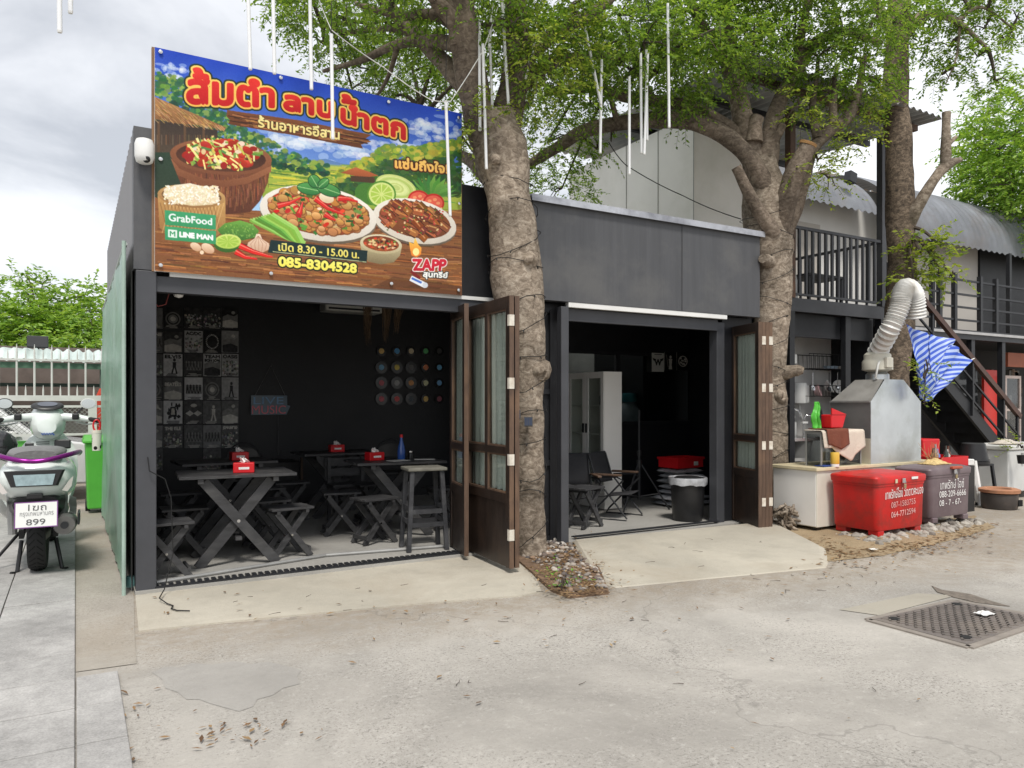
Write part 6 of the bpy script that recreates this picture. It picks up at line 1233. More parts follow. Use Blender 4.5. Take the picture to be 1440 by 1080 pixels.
MB().bb(bx0 - .02, by, 0, bx0 + .08, by + .1, 2.619).build('ground_post', black2_m, hs); MB().bb(bx1 - .06, by, 0, bx1 + .04, by + .1, 2.619).build('ground_post', black2_m, hs)
x9 = PY(1198, 500, by).x; MB().bb(x9 - .055, by + .06, 0, x9 + .055, by + .14, 2.619).build('ground_post', black2_m, hs)
mb = MB(); mb.bb(bx0 + .085, by + .005, 3.74, bx1 - .055, by + .045, 3.78); mb.bb(bx0 + .085, by + .005, 2.84, bx1 - .055, by + .045, 2.87)
for k in range(13): x = bx0 + .2 + k * (bx1 - bx0 - .38) / 12; mb.bb(x - .02, by + .01, 2.871, x + .02, by + .04, 3.739)
mb.build('balustrade', post_m, hs)
for k in range(2): mb = MB(); x = bx1 - .03; mb.bb(x, by + .09, 3.74, x + .04, 9, 3.78)
for k in range(12): mb.bb(x + .005, by + .25 + k * .17, 2.80, x + .035, by + .28 + k * .17, 3.739)
mb.build('balustrade', post_m, hs)
gw = M('kitchen_render', (.60, .59, .57), .75, .12, 2, stain=(.44, .43, .41), sscale=1.2, samt=.6)
yb = 7.6; MB().bb(8.3, yb, 0, 10.25, yb + .08, 2.69).build('ground_back_wall', gw, hs); MB().bb(8.22, 6.9, 0, 8.3, yb, 2.69).build('ground_side_wall', black2_m, hs); MB().bb(10.26, 6.95, 0, 10.34, yb + 2, 2.69).build('ground_side_wall', black2_m, hs)
MB().bb(8.3, 6.9, 2.3, 10.26, 6.98, 2.618).build('ground_beam', black2_m, hs)
c = PY(1196, 250, 8.85); t = thing('wall_speaker', 'small black box speaker under the roof above the balcony', 'speaker', tuple(c)); MB().box(c, (.2, .14, .2), Matrix.Rotation(rad(12), 3, 'Y')).build('housing', black2_m, t, bevel=.01)
for x, z, w, h, lb, m_ in ((8.62, 2.80, .16, .3, 'yellow box on the balcony floor behind the railing', M('yellow_box', (.6, .36, .05), .5)), (8.9, 2.80, .34, .5, 'pale sack on the balcony floor behind the railing', M('pale_sack', (.6, .6, .58), .8, .2, 5, .5, 8))):
    mb = MB(); mb.loft([[V((x + sx * w / 2 * k, 7.4 + sy * .14 * k, z + hh * h)) for sx, sy in ((-1, -1), (1, -1), (1, 1), (-1, 1))] for hh, k in ((0, .95), (.6, 1), (1, .8))]); tag(mb.build('balcony_' + ('box' if w < .2 else 'sack'), m_, bevel=.02), lb, 'box' if w < .2 else 'sack')
t = thing('balcony_table', 'dark table with chairs at the right end of the balcony', 'table', (9.8, 7.6, 2.8)); MB().bb(9.35, 7.3, 3.28, 10.2, 7.8, 3.31).build('tabletop', plast_m, t)
for x in (9.4, 10.15):
    for y in (7.35, 7.75): MB().bb(x - .02, y - .02, 2.8, x + .02, y + .02, 3.28).build('leg', plast_m, t)
# ------------------------------------------------------------------ building with curved roof further right
b4 = thing('curved_roof_house', 'white and black house with a curved corrugated roof and outside stairs', 'building', (15, 8.9, 0))
mb = MB(); N = 14
def arc(u, x0, x1, yo=0):
    def f(a, v):
        th = v * pi * .5; return V((x0 + (x1 - x0) * a, 10.2 + yo - 1.75 * sin(th), 4.55 + 1.5 * cos(th) + .02 * sin((x0 + (x1 - x0) * a) * 30)))
    return f
roofm = M('weathered_roof', (.17, .18, .20), .6, .3, 1.6, metal=.05, stain=(.15, .13, .12), sscale=1.3, samt=.6)
MB().grid(arc(0, 13.4, 27), 400, N).build('roof', roofm, b4, smooth=50)
MB().grid(lambda a, v: V((10.6 + 2.7 * a, 10.0 - 1.25 * sin(v * pi * .42), 5.0 + .92 * cos(v * pi * .5) - .02 * a + .02 * sin(a * 85))), 90, 10).build('roof', roofm, b4, smooth=50)
mb = MB()
for i in range(34): x = 13.3 + i * .36; mb.box((x, 10.15, 6.1 + random.uniform(-.02, .02)), (.22, .42, .05), Matrix.Rotation(random.uniform(-.25, .25), 3, 'X'))
mb.build('ridge_caps', M('ridge_cap', (.33, .27, .22), .7, .4, 3), b4)
MB().bb(9.2, 9.3, 2.79, 14.6, 9.4, 5.62).build('upper_wall', white_m if False else M('upper_render', (.62, .61, .585), .7, .06, 2), b4)
xw = PY(1375, 400, 8.95).x; xq = PY(1312, 400, 8.95).x
MB().bb(xq - 1.2, 8.95, 2.8, xw, 9.05, 5.2).build('upper_wall', M('warm_render', (.47, .445, .41), .7, .06, 2), b4); MB().bb(xw, 8.9, 2.8, 27, 9.0, 5.2).build('dark_wall', black_m, b4)
d = PY(1136, 330, 9.28); MB().bb(d.x - .34, 9.27, 2.79, d.x + .34, 9.299, 4.75).build('door', M('pale_door', (.42, .39, .35), .55, .08), b4)
MB().bb(10.5, 8.1, 2.62, 27, 9.9, 2.8).build('upper_floor', black2_m, b4); MB().bb(10.6, 8.07, 2.72, 27, 8.099, 2.77).build('floor_edge', M('pale_edge', (.4, .4, .4), .6), b4)
mb = MB(); 
for z in (3.0, 3.25, 3.5, 3.78): mb.bb(12.6, 8.15, z - .018, 27, 8.19, z + .018)
mb.build('balustrade', black2_m, b4)
for x in (12.6, 14.2, PY(1342, 430, 8.17).x, PY(1378, 430, 8.17).x, PY(1400, 430, 8.17).x, 18.6, 20, 22): MB().bb(x - .04, 8.13, 2.8, x + .04, 8.21, 3.9).build('balustrade_post', black2_m, b4)
for x in (PY(1365, 560, 8.17).x, PY(1408, 560, 8.17).x, 13.2, 21): MB().bb(x - .06, 8.12, 0, x + .06, 8.22, 2.62).build('ground_post', black2_m, b4)
for x in (PY(1322, 380, 8.3).x, PY(1430, 380, 8.3).x): MB().bb(x - .04, 8.42, 2.8, x + .04, 8.5, 4.58).build('upper_post', black2_m, b4)
MB().bb(10.4, 9.7, 0, 27, 9.8, 2.62).build('lower_wall', M('dark_lower', (.028, .027, .028), .7, .3, 2), b4)
a, c = PY(1384, 520, 8.6), PY(1402, 612, 8.6); MB().bb(a.x, 8.6, .1, c.x, 8.65, a.z).build('red_panel', M('red_gloss_panel', (.55, .03, .02), .4, .1), b4)
a, c = PY(1340, 520, 9.2), PY(1378, 600, 9.2); MB().bb(a.x, 9.25, .2, c.x, 9.28, a.z).build('glass_door', M('dim_glass', (.10, .11, .115), .12, .2, 2), b4)
a, c = PY(1414, 528, 8.5), PY(1436, 640, 8.5); w_ = MB(); w_.bb(a.x, 8.5, .15, a.x + .06, 8.56, a.z); w_.bb(c.x - .06, 8.5, .15, c.x, 8.56, a.z); w_.bb(a.x + .06, 8.5, a.z - .06, c.x - .06, 8.56, a.z); w_.bb(a.x + .06, 8.5, 1.2, c.x - .06, 8.56, 1.25); gd = w_.build('glass_door', M('pale_frame', (.40, .33, .30), .5), b4); MB().bb(a.x + .06, 8.52, .15, c.x - .06, 8.53, a.z - .06).build('pane', dglass_m, gd)
MB().bb(a.x - .1, 8.4, 2.15, a.x + 3, 8.48, 2.45).build('awning_board', M('terracotta_board', (.30, .09, .045), .6, .2), b4)
mb = MB(); r_ = random.Random(3)
for k in range(40): x = r_.uniform(a.x, c.x + 1); z = r_.choice((1.0, 1.3, 1.6, 1.9)); mb.bb(x, 9.0, z, x + .1, 9.1, z + r_.uniform(.12, .26))
mb.build('shelf_goods', M_island('goods', [(.3, .28, .25), (.08, .08, .09), (.4, .25, .15), (.2, .24, .26)], .5), b4)
# stairs
st_a, st_b = V((11.6, 7.35, 2.75)), V((15.4, 7.35, .05)); N = 13
stairs = thing('outside_stairs', 'black steel stairs climbing left behind the striped cloth', 'stairs', (13.5, 7.8, 0))
for y in (7.35, 8.1): MB().beam((st_a.x, y, st_a.z - .05), (st_b.x, y, st_b.z + .02), .05, .22).build('stringer', black2_m, stairs)
for k in range(N): f = (k + .5) / N; x = st_a.x + (st_b.x - st_a.x) * f; z = st_a.z + (st_b.z - st_a.z) * f + .06; MB().bb(x - .15, 7.38, z - .02, x + .15, 8.07, z + .02).build('tread', black2_m, stairs)
for k in range(N): f = (k + .5) / N; x = st_a.x + (st_b.x - st_a.x) * f; z = st_a.z + (st_b.z - st_a.z) * f + .06; MB().bb(x - .148, 7.38, z + .02, x - .13, 8.07, z + .2).build('riser', black2_m, stairs)
ha, hb_ = PY(1292, 414, 7.3), PY(1434, 586, 7.3); MB().beam(ha, hb_, .07, .09).build('handrail', M('brown_handrail', (.075, .04, .03), .5, .4, 8), stairs)
for o in (.38, .72): MB().beam(ha - V((0, 0, o)), hb_ - V((0, 0, o)), .03, .03).build('rail', black2_m, stairs)
for f in (.12, .5, .82, .97): q = ha * (1 - f) + hb_ * f; MB().bb(q.x - .02, 7.28, max(0, q.z - 1.0), q.x + .02, 7.32, q.z - .04).build('baluster', black2_m, stairs)
# ------------------------------------------------------------------ outdoor kitchen
t = thing('kitchen_counter', 'long white counter carrying the metal hood, behind the red ice box', 'counter', (7.9, 5.55, 0))
MB().bb(6.86, 5.26, .05, 9.0, 5.84, .655).build('carcass', cream_m, t, bevel=.004); MB().bb(6.83, 5.24, .656, 9.03, 5.86, .69).build('worktop', M('worn_worktop', (.62, .54, .36), .5, .15, 3, stain=(.40, .30, .17), sscale=2.5, samt=.6), t, bevel=.004)
MB().bb(6.852, 5.27, .06, 6.858, 5.83, .65).build('side_panel', offwhite_m, t)
for x, y in ((6.92, 5.32), (6.92, 5.78), (8.9, 5.32), (8.9, 5.78)): MB().bb(x - .03, y - .03, 0, x + .03, y + .03, .049).build('foot', plast_m, t)
hx0, hx1, hy0, hy1, hz0, hz1, hzt = 7.82, 8.79, 5.28, 5.81, .692, 1.40, 1.66
hood = thing('cooking_hood', 'galvanised metal cooking hood with sloped top on the white counter', 'hood', (8.3, 5.55, hz0))
tx0, tx1, ty0, ty1 = 8.08, 8.44, 5.30, 5.66
mb = MB(); A = [(hx0, hy0), (hx1, hy0), (hx1, hy1), (hx0, hy1)]; B = [(tx0, ty0), (tx1, ty0), (tx1, ty1), (tx0, ty1)]
mb.prism([V((hx0, hy0, hz0)), V((hx1, hy0, hz0)), V((hx1, hy0, hz1)), V((tx1, hy0, hzt)), V((tx0, hy0, hzt)), V((hx0, hy0, hz1))], (0, .004, 0)); mb.build('front_sheet', M('zinc_sheet', (.66, .70, .72), .35, .12, 3, metal=.75, stain=(.42, .45, .42), sscale=2.2, samt=.6), hood)
mb = MB(); mb.add([V((hx0, hy0 + .005, hz1)), V((tx0, ty0, hzt)), V((tx0, ty1, hzt)), V((hx0, hy1, hz1))], [(0, 3, 2, 1)]); mb.add([V((tx0, ty1, hzt)), V((tx1, ty1, hzt)), V((hx1, hy1, hz1)), V((hx0, hy1, hz1))], [(0, 1, 2, 3)]); mb.add([V((tx1, ty0, hzt)), V((hx1, hy0 + .005, hz1)), V((hx1, hy1, hz1)), V((tx1, ty1, hzt))], [(0, 1, 2, 3)]); mb.add([V((tx0, ty0, hzt)), V((tx1, ty0, hzt)), V((tx1, ty1, hzt)), V((tx0, ty1, hzt))], [(0, 1, 2, 3)])
mb.build('top_sheet', M('dull_zinc', (.34, .33, .31), .5, .2, 4, metal=.4, stain=(.18, .17, .15), sscale=3, samt=.5), hood, solid=.004)
MB().bb(hx1 - .004, hy0 + .005, hz0, hx1, hy1, hz1).build('side_sheet', galvd_m, hood); MB().bb(hx0 + .02, hy1 - .006, hz0, hx1 - .005, hy1, hz1 - .002).build('back_sheet', galvd_m, hood)
MB().bb(hx0, hy0 + .006, hz1 - .42, hx0 + .004, hy1, hz1 - .002).build('side_window', M('smoky_plastic', (.13, .13, .13), .15, .2, 4, spec=.7), hood); MB().bb(hx0 - .006, hy0 + .006, hz0, hx0 + .012, hy0 + .12, hz1 - .42).build('side_frame', M('cream_frame', (.50, .48, .38), .6, .1), hood); MB().bb(hx0 - .012, hy0 + .006, hz1 - .008, hx0 - .001, hy1, hz1 + .012).build('rim', galvd_m, hood)
# flexible duct
vent_base = V((8.27, 5.50, hzt))
duct = thing('exhaust_duct', 'silver flexible exhaust duct rising and hooking over from the hood', 'duct', tuple(vent_base))
MB().lathe([(.13, .0), (.13, .06), (.10, .09)], 24, vent_base + V((0, 0, .004))).build('collar', galv_m, duct, smooth=40)
MB().lathe([(.10, .094), (.17, .12), (.17, .22), (.15, .25), (.15, .30), (.12, .33), (.0, .332)], 24, vent_base).build('fan_housing', M('cream_fan', (.55, .53, .45), .5, .12), duct, smooth=40); MB().box(vent_base + V((-.03, -.165, .2)), (.12, .04, .12)).build('junction_box', M('cream_box', (.56, .54, .46), .5), duct, bevel=.008)
path = [PZ(1245, 480, 8.68), PZ(1250, 466, 8.66), PZ(1259, 447, 8.62), PZ(1266, 428, 8.6), PZ(1268, 415, 8.6), PZ(1274, 405, 8.62), PZ(1283, 411, 8.66), PZ(1287, 426, 8.7), PZ(1288, 447, 8.74)]
path[0] = vent_base + V((0, 0, .33))
q, _ = smooth_path(path, [.1] * len(path), 14); rr_ = [.105 + .010 * (1 if i % 3 == 0 else -1 if i % 3 == 1 else 0) for i in range(len(q))]
MB().tube(q, rr_, 22, False).build('flexible_hose', M('crinkled_foil', (.66, .655, .63), .5, .15, 8, .3, 30, metal=.15, stain=(.36, .32, .26), sscale=4, samt=.6), duct, smooth=25)
MB().tube([vent_base + V((-.11, -.1, .22)), vent_base + V((-.2, -.14, .16)), vent_base + V((-.22, -.12, .02)), vent_base + V((-.12, -.13, -.03)), vent_base + V((.0, -.16, -.05)), vent_base + V((.03, -.19, -.06))], .014, 8).build('power_cord', M('pale_cord', (.5, .5, .48), .5), duct, smooth=60)
# striped cloth
blue = (.03, .08, .48); 
def striped(name, f0, f1, n=17):
    m, tt, b = _nodes(name); N_ = tt.nodes.new; K = tt.links.new; uv = N_('ShaderNodeAttribute'); uv.attribute_name = 'stripe'
    mt = N_('ShaderNodeMath'); mt.operation = 'FRACT'; ml = N_('ShaderNodeMath'); ml.operation = 'MULTIPLY'; ml.inputs[1].default_value = n; K(uv.outputs['Fac'], ml.inputs[0]); K(ml.outputs[0], mt.inputs[0])
    g = N_('ShaderNodeMath'); g.operation = 'GREATER_THAN'; g.inputs[1].default_value = .52; K(mt.outputs[0], g.inputs[0]); mm = N_('ShaderNodeMix'); mm.data_type = 'RGBA'; K(g.outputs[0], mm.inputs[0]); mm.inputs[6].default_value = (*f0, 1); mm.inputs[7].default_value = (*f1, 1)
    K(mm.outputs[2], b.inputs['Base Color']); b.inputs['Roughness'].default_value = .45; return m
strm = striped('blue_white_stripes', (.035, .10, .56), (.42, .52, .78), 11)
cl = thing('striped_cloth', 'blue and white striped plastic cloth hanging from the stair rail', 'cloth', tuple(PZ(1320, 500, 8.9)))
def flap(corners, folds, amp, seed, nm, n=11):
    a, b, c, d = corners; mb = MB(); nu, nv = 34, 30
    def f(u, v): p_ = (a * (1 - u) + b * u) * (1 - v) + (d * (1 - u) + c * u) * v; return p_ + V((.3, -1, .1)).normalized() * (amp * sin(u * folds + v * 2 + seed) * (.4 + .6 * v) + .03 * mn.noise(V((u * 4, v * 4, seed))))
    mb.grid(f, nu, nv); o = mb.build(nm, strm, cl, smooth=80); at = o.data.attributes.new('stripe', 'FLOAT', 'POINT'); at.data.foreach_set('value', [((i % (nu + 1)) / nu * .35 + (i // (nu + 1)) / nv) * (n / 11) for i in range((nu + 1) * (nv + 1))])
flap((PZ(1273, 456, 8.9), PZ(1308, 471, 8.85), PZ(1312, 545, 8.8), PZ(1298, 562, 8.8)), 9, .04, 1, 'left_flap'); flap((PZ(1307, 470, 8.84), PZ(1345, 478, 8.8), PZ(1318, 520, 8.72), PZ(1302, 562, 8.72)), 8, .04, 2, 'middle_flap', 8); flap((PZ(1330, 478, 8.8), PZ(1366, 507, 8.78), PZ(1310, 561, 8.76), PZ(1300, 565, 8.76)), 10, .035, 4, 'right_flap', 9)
MB().tube([PZ(1364, 507, 8.78), PZ(1370, 504, 8.9)], .006, 6).build('tie', wplast_m, cl); MB().tube([PZ(1273, 456, 8.9), PZ(1270, 448, 8.95)], .006, 6).build('tie', wplast_m, cl)
# towels on a rack in front of the hood
bx_ = thing('glass_food_case', 'small glass sided food case under the towels on the counter', 'case', (7.36, 5.43, .692)); x0, x1, y0, y1, z0, z1 = 7.02, 7.70, 5.33, 5.52, .692, 1.06
mb = MB()
for x in (x0, x1):
    for y in (y0, y1): mb.bb(x - .008, y - .008, z0, x + .008, y + .008, z1)
for y in (y0, y1): mb.bb(x0 + .008, y - .007, z1 - .016, x1 - .008, y + .007, z1)
for x in (x0, x1): mb.bb(x - .007, y0 + .008, z1 - .016, x + .007, y1 - .008, z1)
mb.build('frame', galvd_m, bx_); mb = MB(); mb.bb(x0 + .008, y0 - .002, z0, x1 - .008, y0 + .002, z1 - .016); mb.bb(x0 - .002, y0 + .008, z0, x0 + .002, y1 - .008, z1 - .016); mb.build('pane', dglass_m, bx_); MB().bb(x0 - .01, y0 - .01, z1 + .001, x1 + .01, y1 + .01, z1 + .012).build('top', galvd_m, bx_)
def towel(nm, lb, x0, x1, drop, ytop0, ytop1, zt2, m_, seed, pt=0., dx=0.):
    mb = MB(); nu, nv = 22, 26
    def f(u, v):
        s = v * (ytop1 - ytop0 + drop + pt * max(0, 1 - abs(u - .6) * 2.6)); x = x0 + (x1 - x0) * u + .012 * sin(u * 11 + seed) * max(0, s - (ytop1 - ytop0)) * 6
        if s < ytop1 - ytop0: return V((x, ytop1 - s, zt2 + .003 * sin(u * 9)))
        d = s - (ytop1 - ytop0); return V((x + dx * d, ytop0 - .012 - .02 * abs(sin(u * 7 + seed)) * min(1, d * 5), zt2 - d))
    mb.grid(f, nu, nv); o = mb.build(nm, m_, smooth=80, solid=.006); return tag(o, lb, 'towel', 'towels draped over the food case')
towel('towel', 'cream towel draped over the small food case, hanging lowest', 7.0, 7.73, .19, 5.315, 5.54, 1.085, M('cream_towel', (.60, .53, .44), .9, .1, 8, .4, 60), 1, .16, .03); towel('towel', 'brown towel draped over the cream one', 7.05, 7.42, .17, 5.295, 5.52, 1.10, M('brown_towel', (.16, .05, .028), .9, .15, 8, .4, 60), 2, .06, .04)
dp = thing('dustpan', 'red plastic scoop standing on the towels', 'scoop', (7.35, 5.44, 1.105)); MB().loft([[V((7.35 + sx * w + dx, 5.44 + sy * .07, z + .036)) for sx, sy in ((-1, -1), (1, -1), (1, 1), (-1, 1))] for z, w, dx in ((1.071, .10, 0), (1.22, .13, .03))], cap=True).build('scoop_body', redc_m, dp, bevel=.012); MB().prism([V((7.25, 5.365, 1.257)), V((7.51, 5.365, 1.257)), V((7.25, 5.365, 1.33))], (0, .012, 0)).build('lip', redc_m, dp)
q = []
one(MB().grid(lambda u, v: V((7.13 + (u - .5) * (.06 + .08 * v ** .7) + .012 * sin(v * 9), 5.47 + .028 * sin(u * 13 + v * 3) * (.3 + v) + .012 * mn.noise(V((u * 6, v * 9, 3))), 1.40 - v * .30)), 22, 20), 'green_bag', M('green_bag_film', (.09, .45, .05), .4, .3, 9, .5, 12), 'bright green plastic bag hanging bunched beside the hood', 'bag', smooth=70, solid=.006)
t = thing('yellow_can', 'yellow can on the white counter under the towels', 'can', (7.17, 5.27, .692)); MB().lathe([(.045, .03), (.047, .035), (.047, .15), (.044, .155), (.0, .155)], 20, (7.17, 5.27, .692)).build('can_body', M('yellow_tin', (.65, .42, .06), .4, .1), t, smooth=40); MB().lathe([(.0, 0), (.045, 0), (.045, .029)], 20, (7.17, 5.27, .692)).build('base_band', wplast_m, t, smooth=40)
one(MB().grid(lambda u, v: V((7.0 + u * .22, 5.28 + v * .12, .70 + .012 * mn.noise(V((u * 5, v * 5, 1))))), 10, 8), 'blue_rag', M('blue_rag_cloth', (.03, .06, .22), .9), 'crumpled dark blue rag on the counter end', 'rag', smooth=80, solid=.01)
# sink side behind the counter
t = thing('sink', 'dark steel sink with taps behind the counter', 'sink', (8.62, 7.1, 0)); MB().bb(8.32, 6.84, .86, 9.25, 7.55, .90).build('rim', steel_m, t); MB().lathe([(.0, .60), (.24, .62), (.3, .855)], 24, (8.75, 7.15, 0)).build('bowl', galvd_m, t, smooth=50)
for x in (8.38, 9.18):
    for y in (6.9, 7.5): MB().bb(x - .02, y - .02, 0, x + .02, y + .02, .859).build('leg', galvd_m, t)
tag(MB().lathe([(.0, 0), (.2, .02), (.24, .12), (.22, .22), (.1, .3), (.0, .31)], 24, (8.72, 6.98, .26)).build('covered_pot', M('dark_pot', (.06, .06, .065), .2, .1, metal=.7), smooth=50), 'dark lidded pot below the sink', 'pot')
w_ = PY(1123, 553, 7.45); t = thing('water_filter', 'white cylindrical water filter on the grey wall', 'water filter', tuple(w_)); MB().lathe([(.0, -.15), (.11, -.148), (.115, -.13), (.115, .13), (.11, .15), (.0, .155)], 24, w_).build('tank', wplast_m, t, smooth=40); MB().bb(w_.x + .12, w_.y - .03, w_.z - .14, w_.x + .2, yb - .001, w_.z + .12).build('bracket', wplast_m, t); MB().tube([w_ + V((.02, 0, -.15)), w_ + V((.03, .0, -.28)), w_ + V((.1, 0, -.42))], .014, 8).build('hose', wplast_m, t)
for x, y, lb in ((1112, 592, 'chrome tap at the left of the sink'), (1130, 600, 'chrome tap with a curved spout at the right of the sink')):
    c = PY(x, y, 7.4); t = thing('tap', lb, 'tap', tuple(c), 0, 'taps at the sink'); MB().tube([V((c.x, c.y, .9)), c + V((0, 0, .1)), c + V((.03, -.02, .17)), c + V((.1, -.05, .16)), c + V((.13, -.06, .07))], .013, 8).build('spout', steel_m, t, smooth=60); MB().box(c + V((0, -.02, .06)), (.12, .03, .03)).build('handle', wplast_m, t, bevel=.006)
def rack(lb, x0, y, x1, Y, h):
    a, b = PY(x0, y, Y), PY(x1, y, Y); t = thing('wire_rack', lb, 'rack', tuple(a), 0, 'black wire racks on the grey wall'); mb = MB()
    for z in (0, h): mb.tube([V((a.x, Y, a.z + z)), V((b.x, Y, a.z + z))], .006, 5)
    mb.tube([V((a.x, yb - .01, a.z + h)), V((b.x, yb - .01, a.z + h))], .006, 5)
    for k in range(15): x = a.x + (b.x - a.x) * k / 14; mb.tube([V((x, yb - .01, a.z + h)), V((x, yb - .02, a.z)), V((x, Y, a.z)), V((x, Y, a.z + h))], .0035, 4)
    mb.build('wires', wire_m, t); return a, b
a, b = rack('black wire rack high on the grey wall, holding trays', 1138, 518, 1218, 7.25, .22); a2, b2_ = rack('black wire rack holding bowls on the grey wall', 1140, 557, 1200, 7.25, .16)
for x, y, w, lb, m_ in ((1168, 514, .16, 'blue tray lying in the upper wire rack', M('pale_blue_tray', (.35, .45, .55), .4)), (1190, 511, .3, 'white tray lying in the upper wire rack', wplast_m)): c = PY(x, y, 7.42); tag(MB().lathe([(.0, 0), (w * .8, 0), (w, .035), (w * .95, .035), (w * .78, .008), (.0, .008)], 22, (c.x, c.y, a.z + .02), Matrix.Scale(.5, 3, V((0, 1, 0)))).build('tray', m_, smooth=50), lb, 'tray')
for x, y, r, ry, lb, m_ in ((1150, 550, .105, 60, 'pink and white plate leaning in the lower rack', M('pink_plate', (.62, .40, .40), .35, .2, 5)), (1165, 544, .13, 50, 'white square bowl leaning in the lower rack', wplast_m), (1181, 546, .13, -35, 'large round white bowl in the lower rack', wplast_m), (1192, 548, .1, -50, 'smaller white bowl behind the large round one', M('white_china', (.62, .62, .60), .25))):
    c = PY(x, y, 7.36); R_ = Matrix.Rotation(rad(ry), 3, 'Y') @ Matrix.Rotation(rad(55), 3, 'X'); tag(MB().lathe([(.0, -.05), (r * .5, -.05), (r, .03), (r * .96, .035), (r * .48, -.035), (.0, -.035)], 24 if 'square' not in lb else 4, c, R_).build('dish', m_, smooth=40), lb, 'dish', 'dishes in the wire rack')
c = PY(1152, 470, 7.2); t = thing('hanging_plug', 'grey socket box hanging on a cable left of the wire rack', 'socket', tuple(PY(1117, 505, 7.0))); c = PY(1117, 505, 7.0); MB().box(c, (.07, .04, .13)).build('socket_box', M('pale_socket', (.5, .5, .48), .5), t, bevel=.006); MB().tube([c + V((0, 0, .06)), V((c.x + .01, c.y, 2.6))], .006, 6).build('cable', wire_m, t)
c = PY(1158, 458, 7.3); tag(MB().lathe([(.0, -.12), (.08, -.12), (.08, .1), (.0, .1)], 16, c).build('hanging_meter', M('dark_meter', (.10, .10, .11), .4), smooth=40), 'dark round meter hanging under the balcony', 'meter')
one(MB().grid(lambda u, v: PY(1147 + u * 16 * (.4 + .6 * v), 565 + v * 42, 7.3) + V((0, .02 * sin(u * 9), 0)), 8, 10), 'dark_apron', M('dark_apron_cloth', (.03, .03, .032), .9), 'dark apron hanging below the dish rack', 'apron', smooth=80, solid=.01)
for k, x in enumerate((1143, 1166, 1178, 1206, 1213)):
    c = PY(x, 524, 7.24); nm = ('steel ladle', 'black spatula', 'wire strainer', 'steel spoon', 'long black ladle')[k]; t = thing('kitchen_utensil', f'{nm} hanging under the upper wire rack', 'utensil', tuple(c), 0, 'utensils hanging from the wire rack'); m_ = black2_m if 'black' in nm else steel_m
    MB().tube([c, c - V((0, 0, .2 + .02 * (k % 2)))], .006, 6).build('handle', m_, t); MB().lathe([(.0, -.02), (.03, -.016), (.042, .006), (.038, .006), (.0, -.012)], 14, c - V((0, 0, .225 + .02 * (k % 2))), Matrix.Rotation(rad(70), 3, 'X')).build('bowl', m_, t, smooth=50)
for k, (x, y, r, h, lb, cc) in enumerate(((8.45, 7.35, .12, .16, 'dented aluminium pot on the sink rim', steel_m), (9.05, 7.4, .09, .2, 'white plastic jug on the sink rim', wplast_m), (9.5, 7.2, .16, .3, 'dark stock pot on the floor right of the sink', M('stock_pot', (.1, .1, .105), .35, .2, 5, metal=.5)))): tag(MB().lathe([(.0, 0), (r * .92, 0), (r, .02), (r, h), (r * 1.06, h + .005), (r * .96, h), (r * .9, .02), (.0, .02)], 22, (x, y, .902 if k < 2 else 0)).build('cooking_pot' if k != 1 else 'jug', cc, smooth=40), lb, 'pot' if k != 1 else 'jug')
# ------------------------------------------------------------------ ice boxes
def ice_box(nm, lb, x0, x1, y0, y1, m_, z0=.08, h=.45, feet=()):
    t = thing(nm, lb, 'ice box', ((x0 + x1) / 2, (y0 + y1) / 2, 0), 0, 'large plastic ice boxes'); cx_, cy_ = (x0 + x1) / 2, (y0 + y1) / 2; w, d = (x1 - x0) / 2, (y1 - y0) / 2
    rc_ = lambda z, k, r=.05: [V((cx_ + sx * (w * k - r) + cos(a) * r, cy_ + sy * (d * k - r * 1) + sin(a) * r, z)) for sx, sy, a0 in ((1, 1, 0), (-1, 1, 90), (-1, -1, 180), (1, -1, 270)) for a in [rad(a0 + k2 * 18) for k2 in range(6)]]
    MB().loft([rc_(z0, .93), rc_(z0 + .02, .955), rc_(z0 + h, .985), rc_(z0 + h + .001, 1.0)]).build('box_body', m_, t, smooth=35); MB().loft([rc_(z0 + h + .002, 1.0), rc_(z0 + h + .03, 1.005)]).build('rim', m_, t, smooth=35)
    zl = z0 + h + .032; MB().loft([rc_(zl, 1.03), rc_(zl + .055, 1.045), rc_(zl + .07, 1.02), rc_(zl + .092, .80), rc_(zl + .095, .5)]).build('lid', m_, t, smooth=35)
    for fx, fy in ((.75, -.7), (-.75, -.7), (.75, .7), (-.75, .7)): MB().box((cx_ + fx * w, cy_ + fy * d, z0 - .03), (.10, .12, .06)).build('foot', m_, t, bevel=.01)
    return t, zl
rb, zl = ice_box('ice_box', 'big red ice box with white handwriting in front of the counter', 7.0, 7.85, 4.66, 5.2, red_m)
yf = 4.664
lettering('lettering', 'เทพรักษ์ไอซ์ วัดดาวคะนอง', (7.14, yf, .505), (7.80, yf, .53), (7.14, yf, .40), ink_white, rb, .004); lettering('lettering', '087-1583755', (7.24, yf, .365), (7.66, yf, .385), (7.24, yf, .305), M('faded_lettering', (.62, .36, .34), .7), rb, .004); lettering('lettering', '064-7712594', (7.24, yf, .265), (7.66, yf, .285), (7.24, yf, .205), M('faded_lettering_low', (.66, .42, .40), .7), rb, .004)
def latch(x, y, z, p_): MB().box((x, y, z), (.05, .02, .05)).build('latch', steel_m, p_, bevel=.005); MB().box((x + .005, y - .012, z - .055), (.035, .016, .045)).build('padlock', M('brass', (.45, .36, .2), .35, .2, metal=.8), p_, bevel=.006); MB().tube([V((x - .01, y - .012, z - .03)), V((x - .01, y - .012, z - .005)), V((x + .018, y - .012, z - .005)), V((x + .018, y - .012, z - .03))], .004, 6).build('shackle', steel_m, p_)
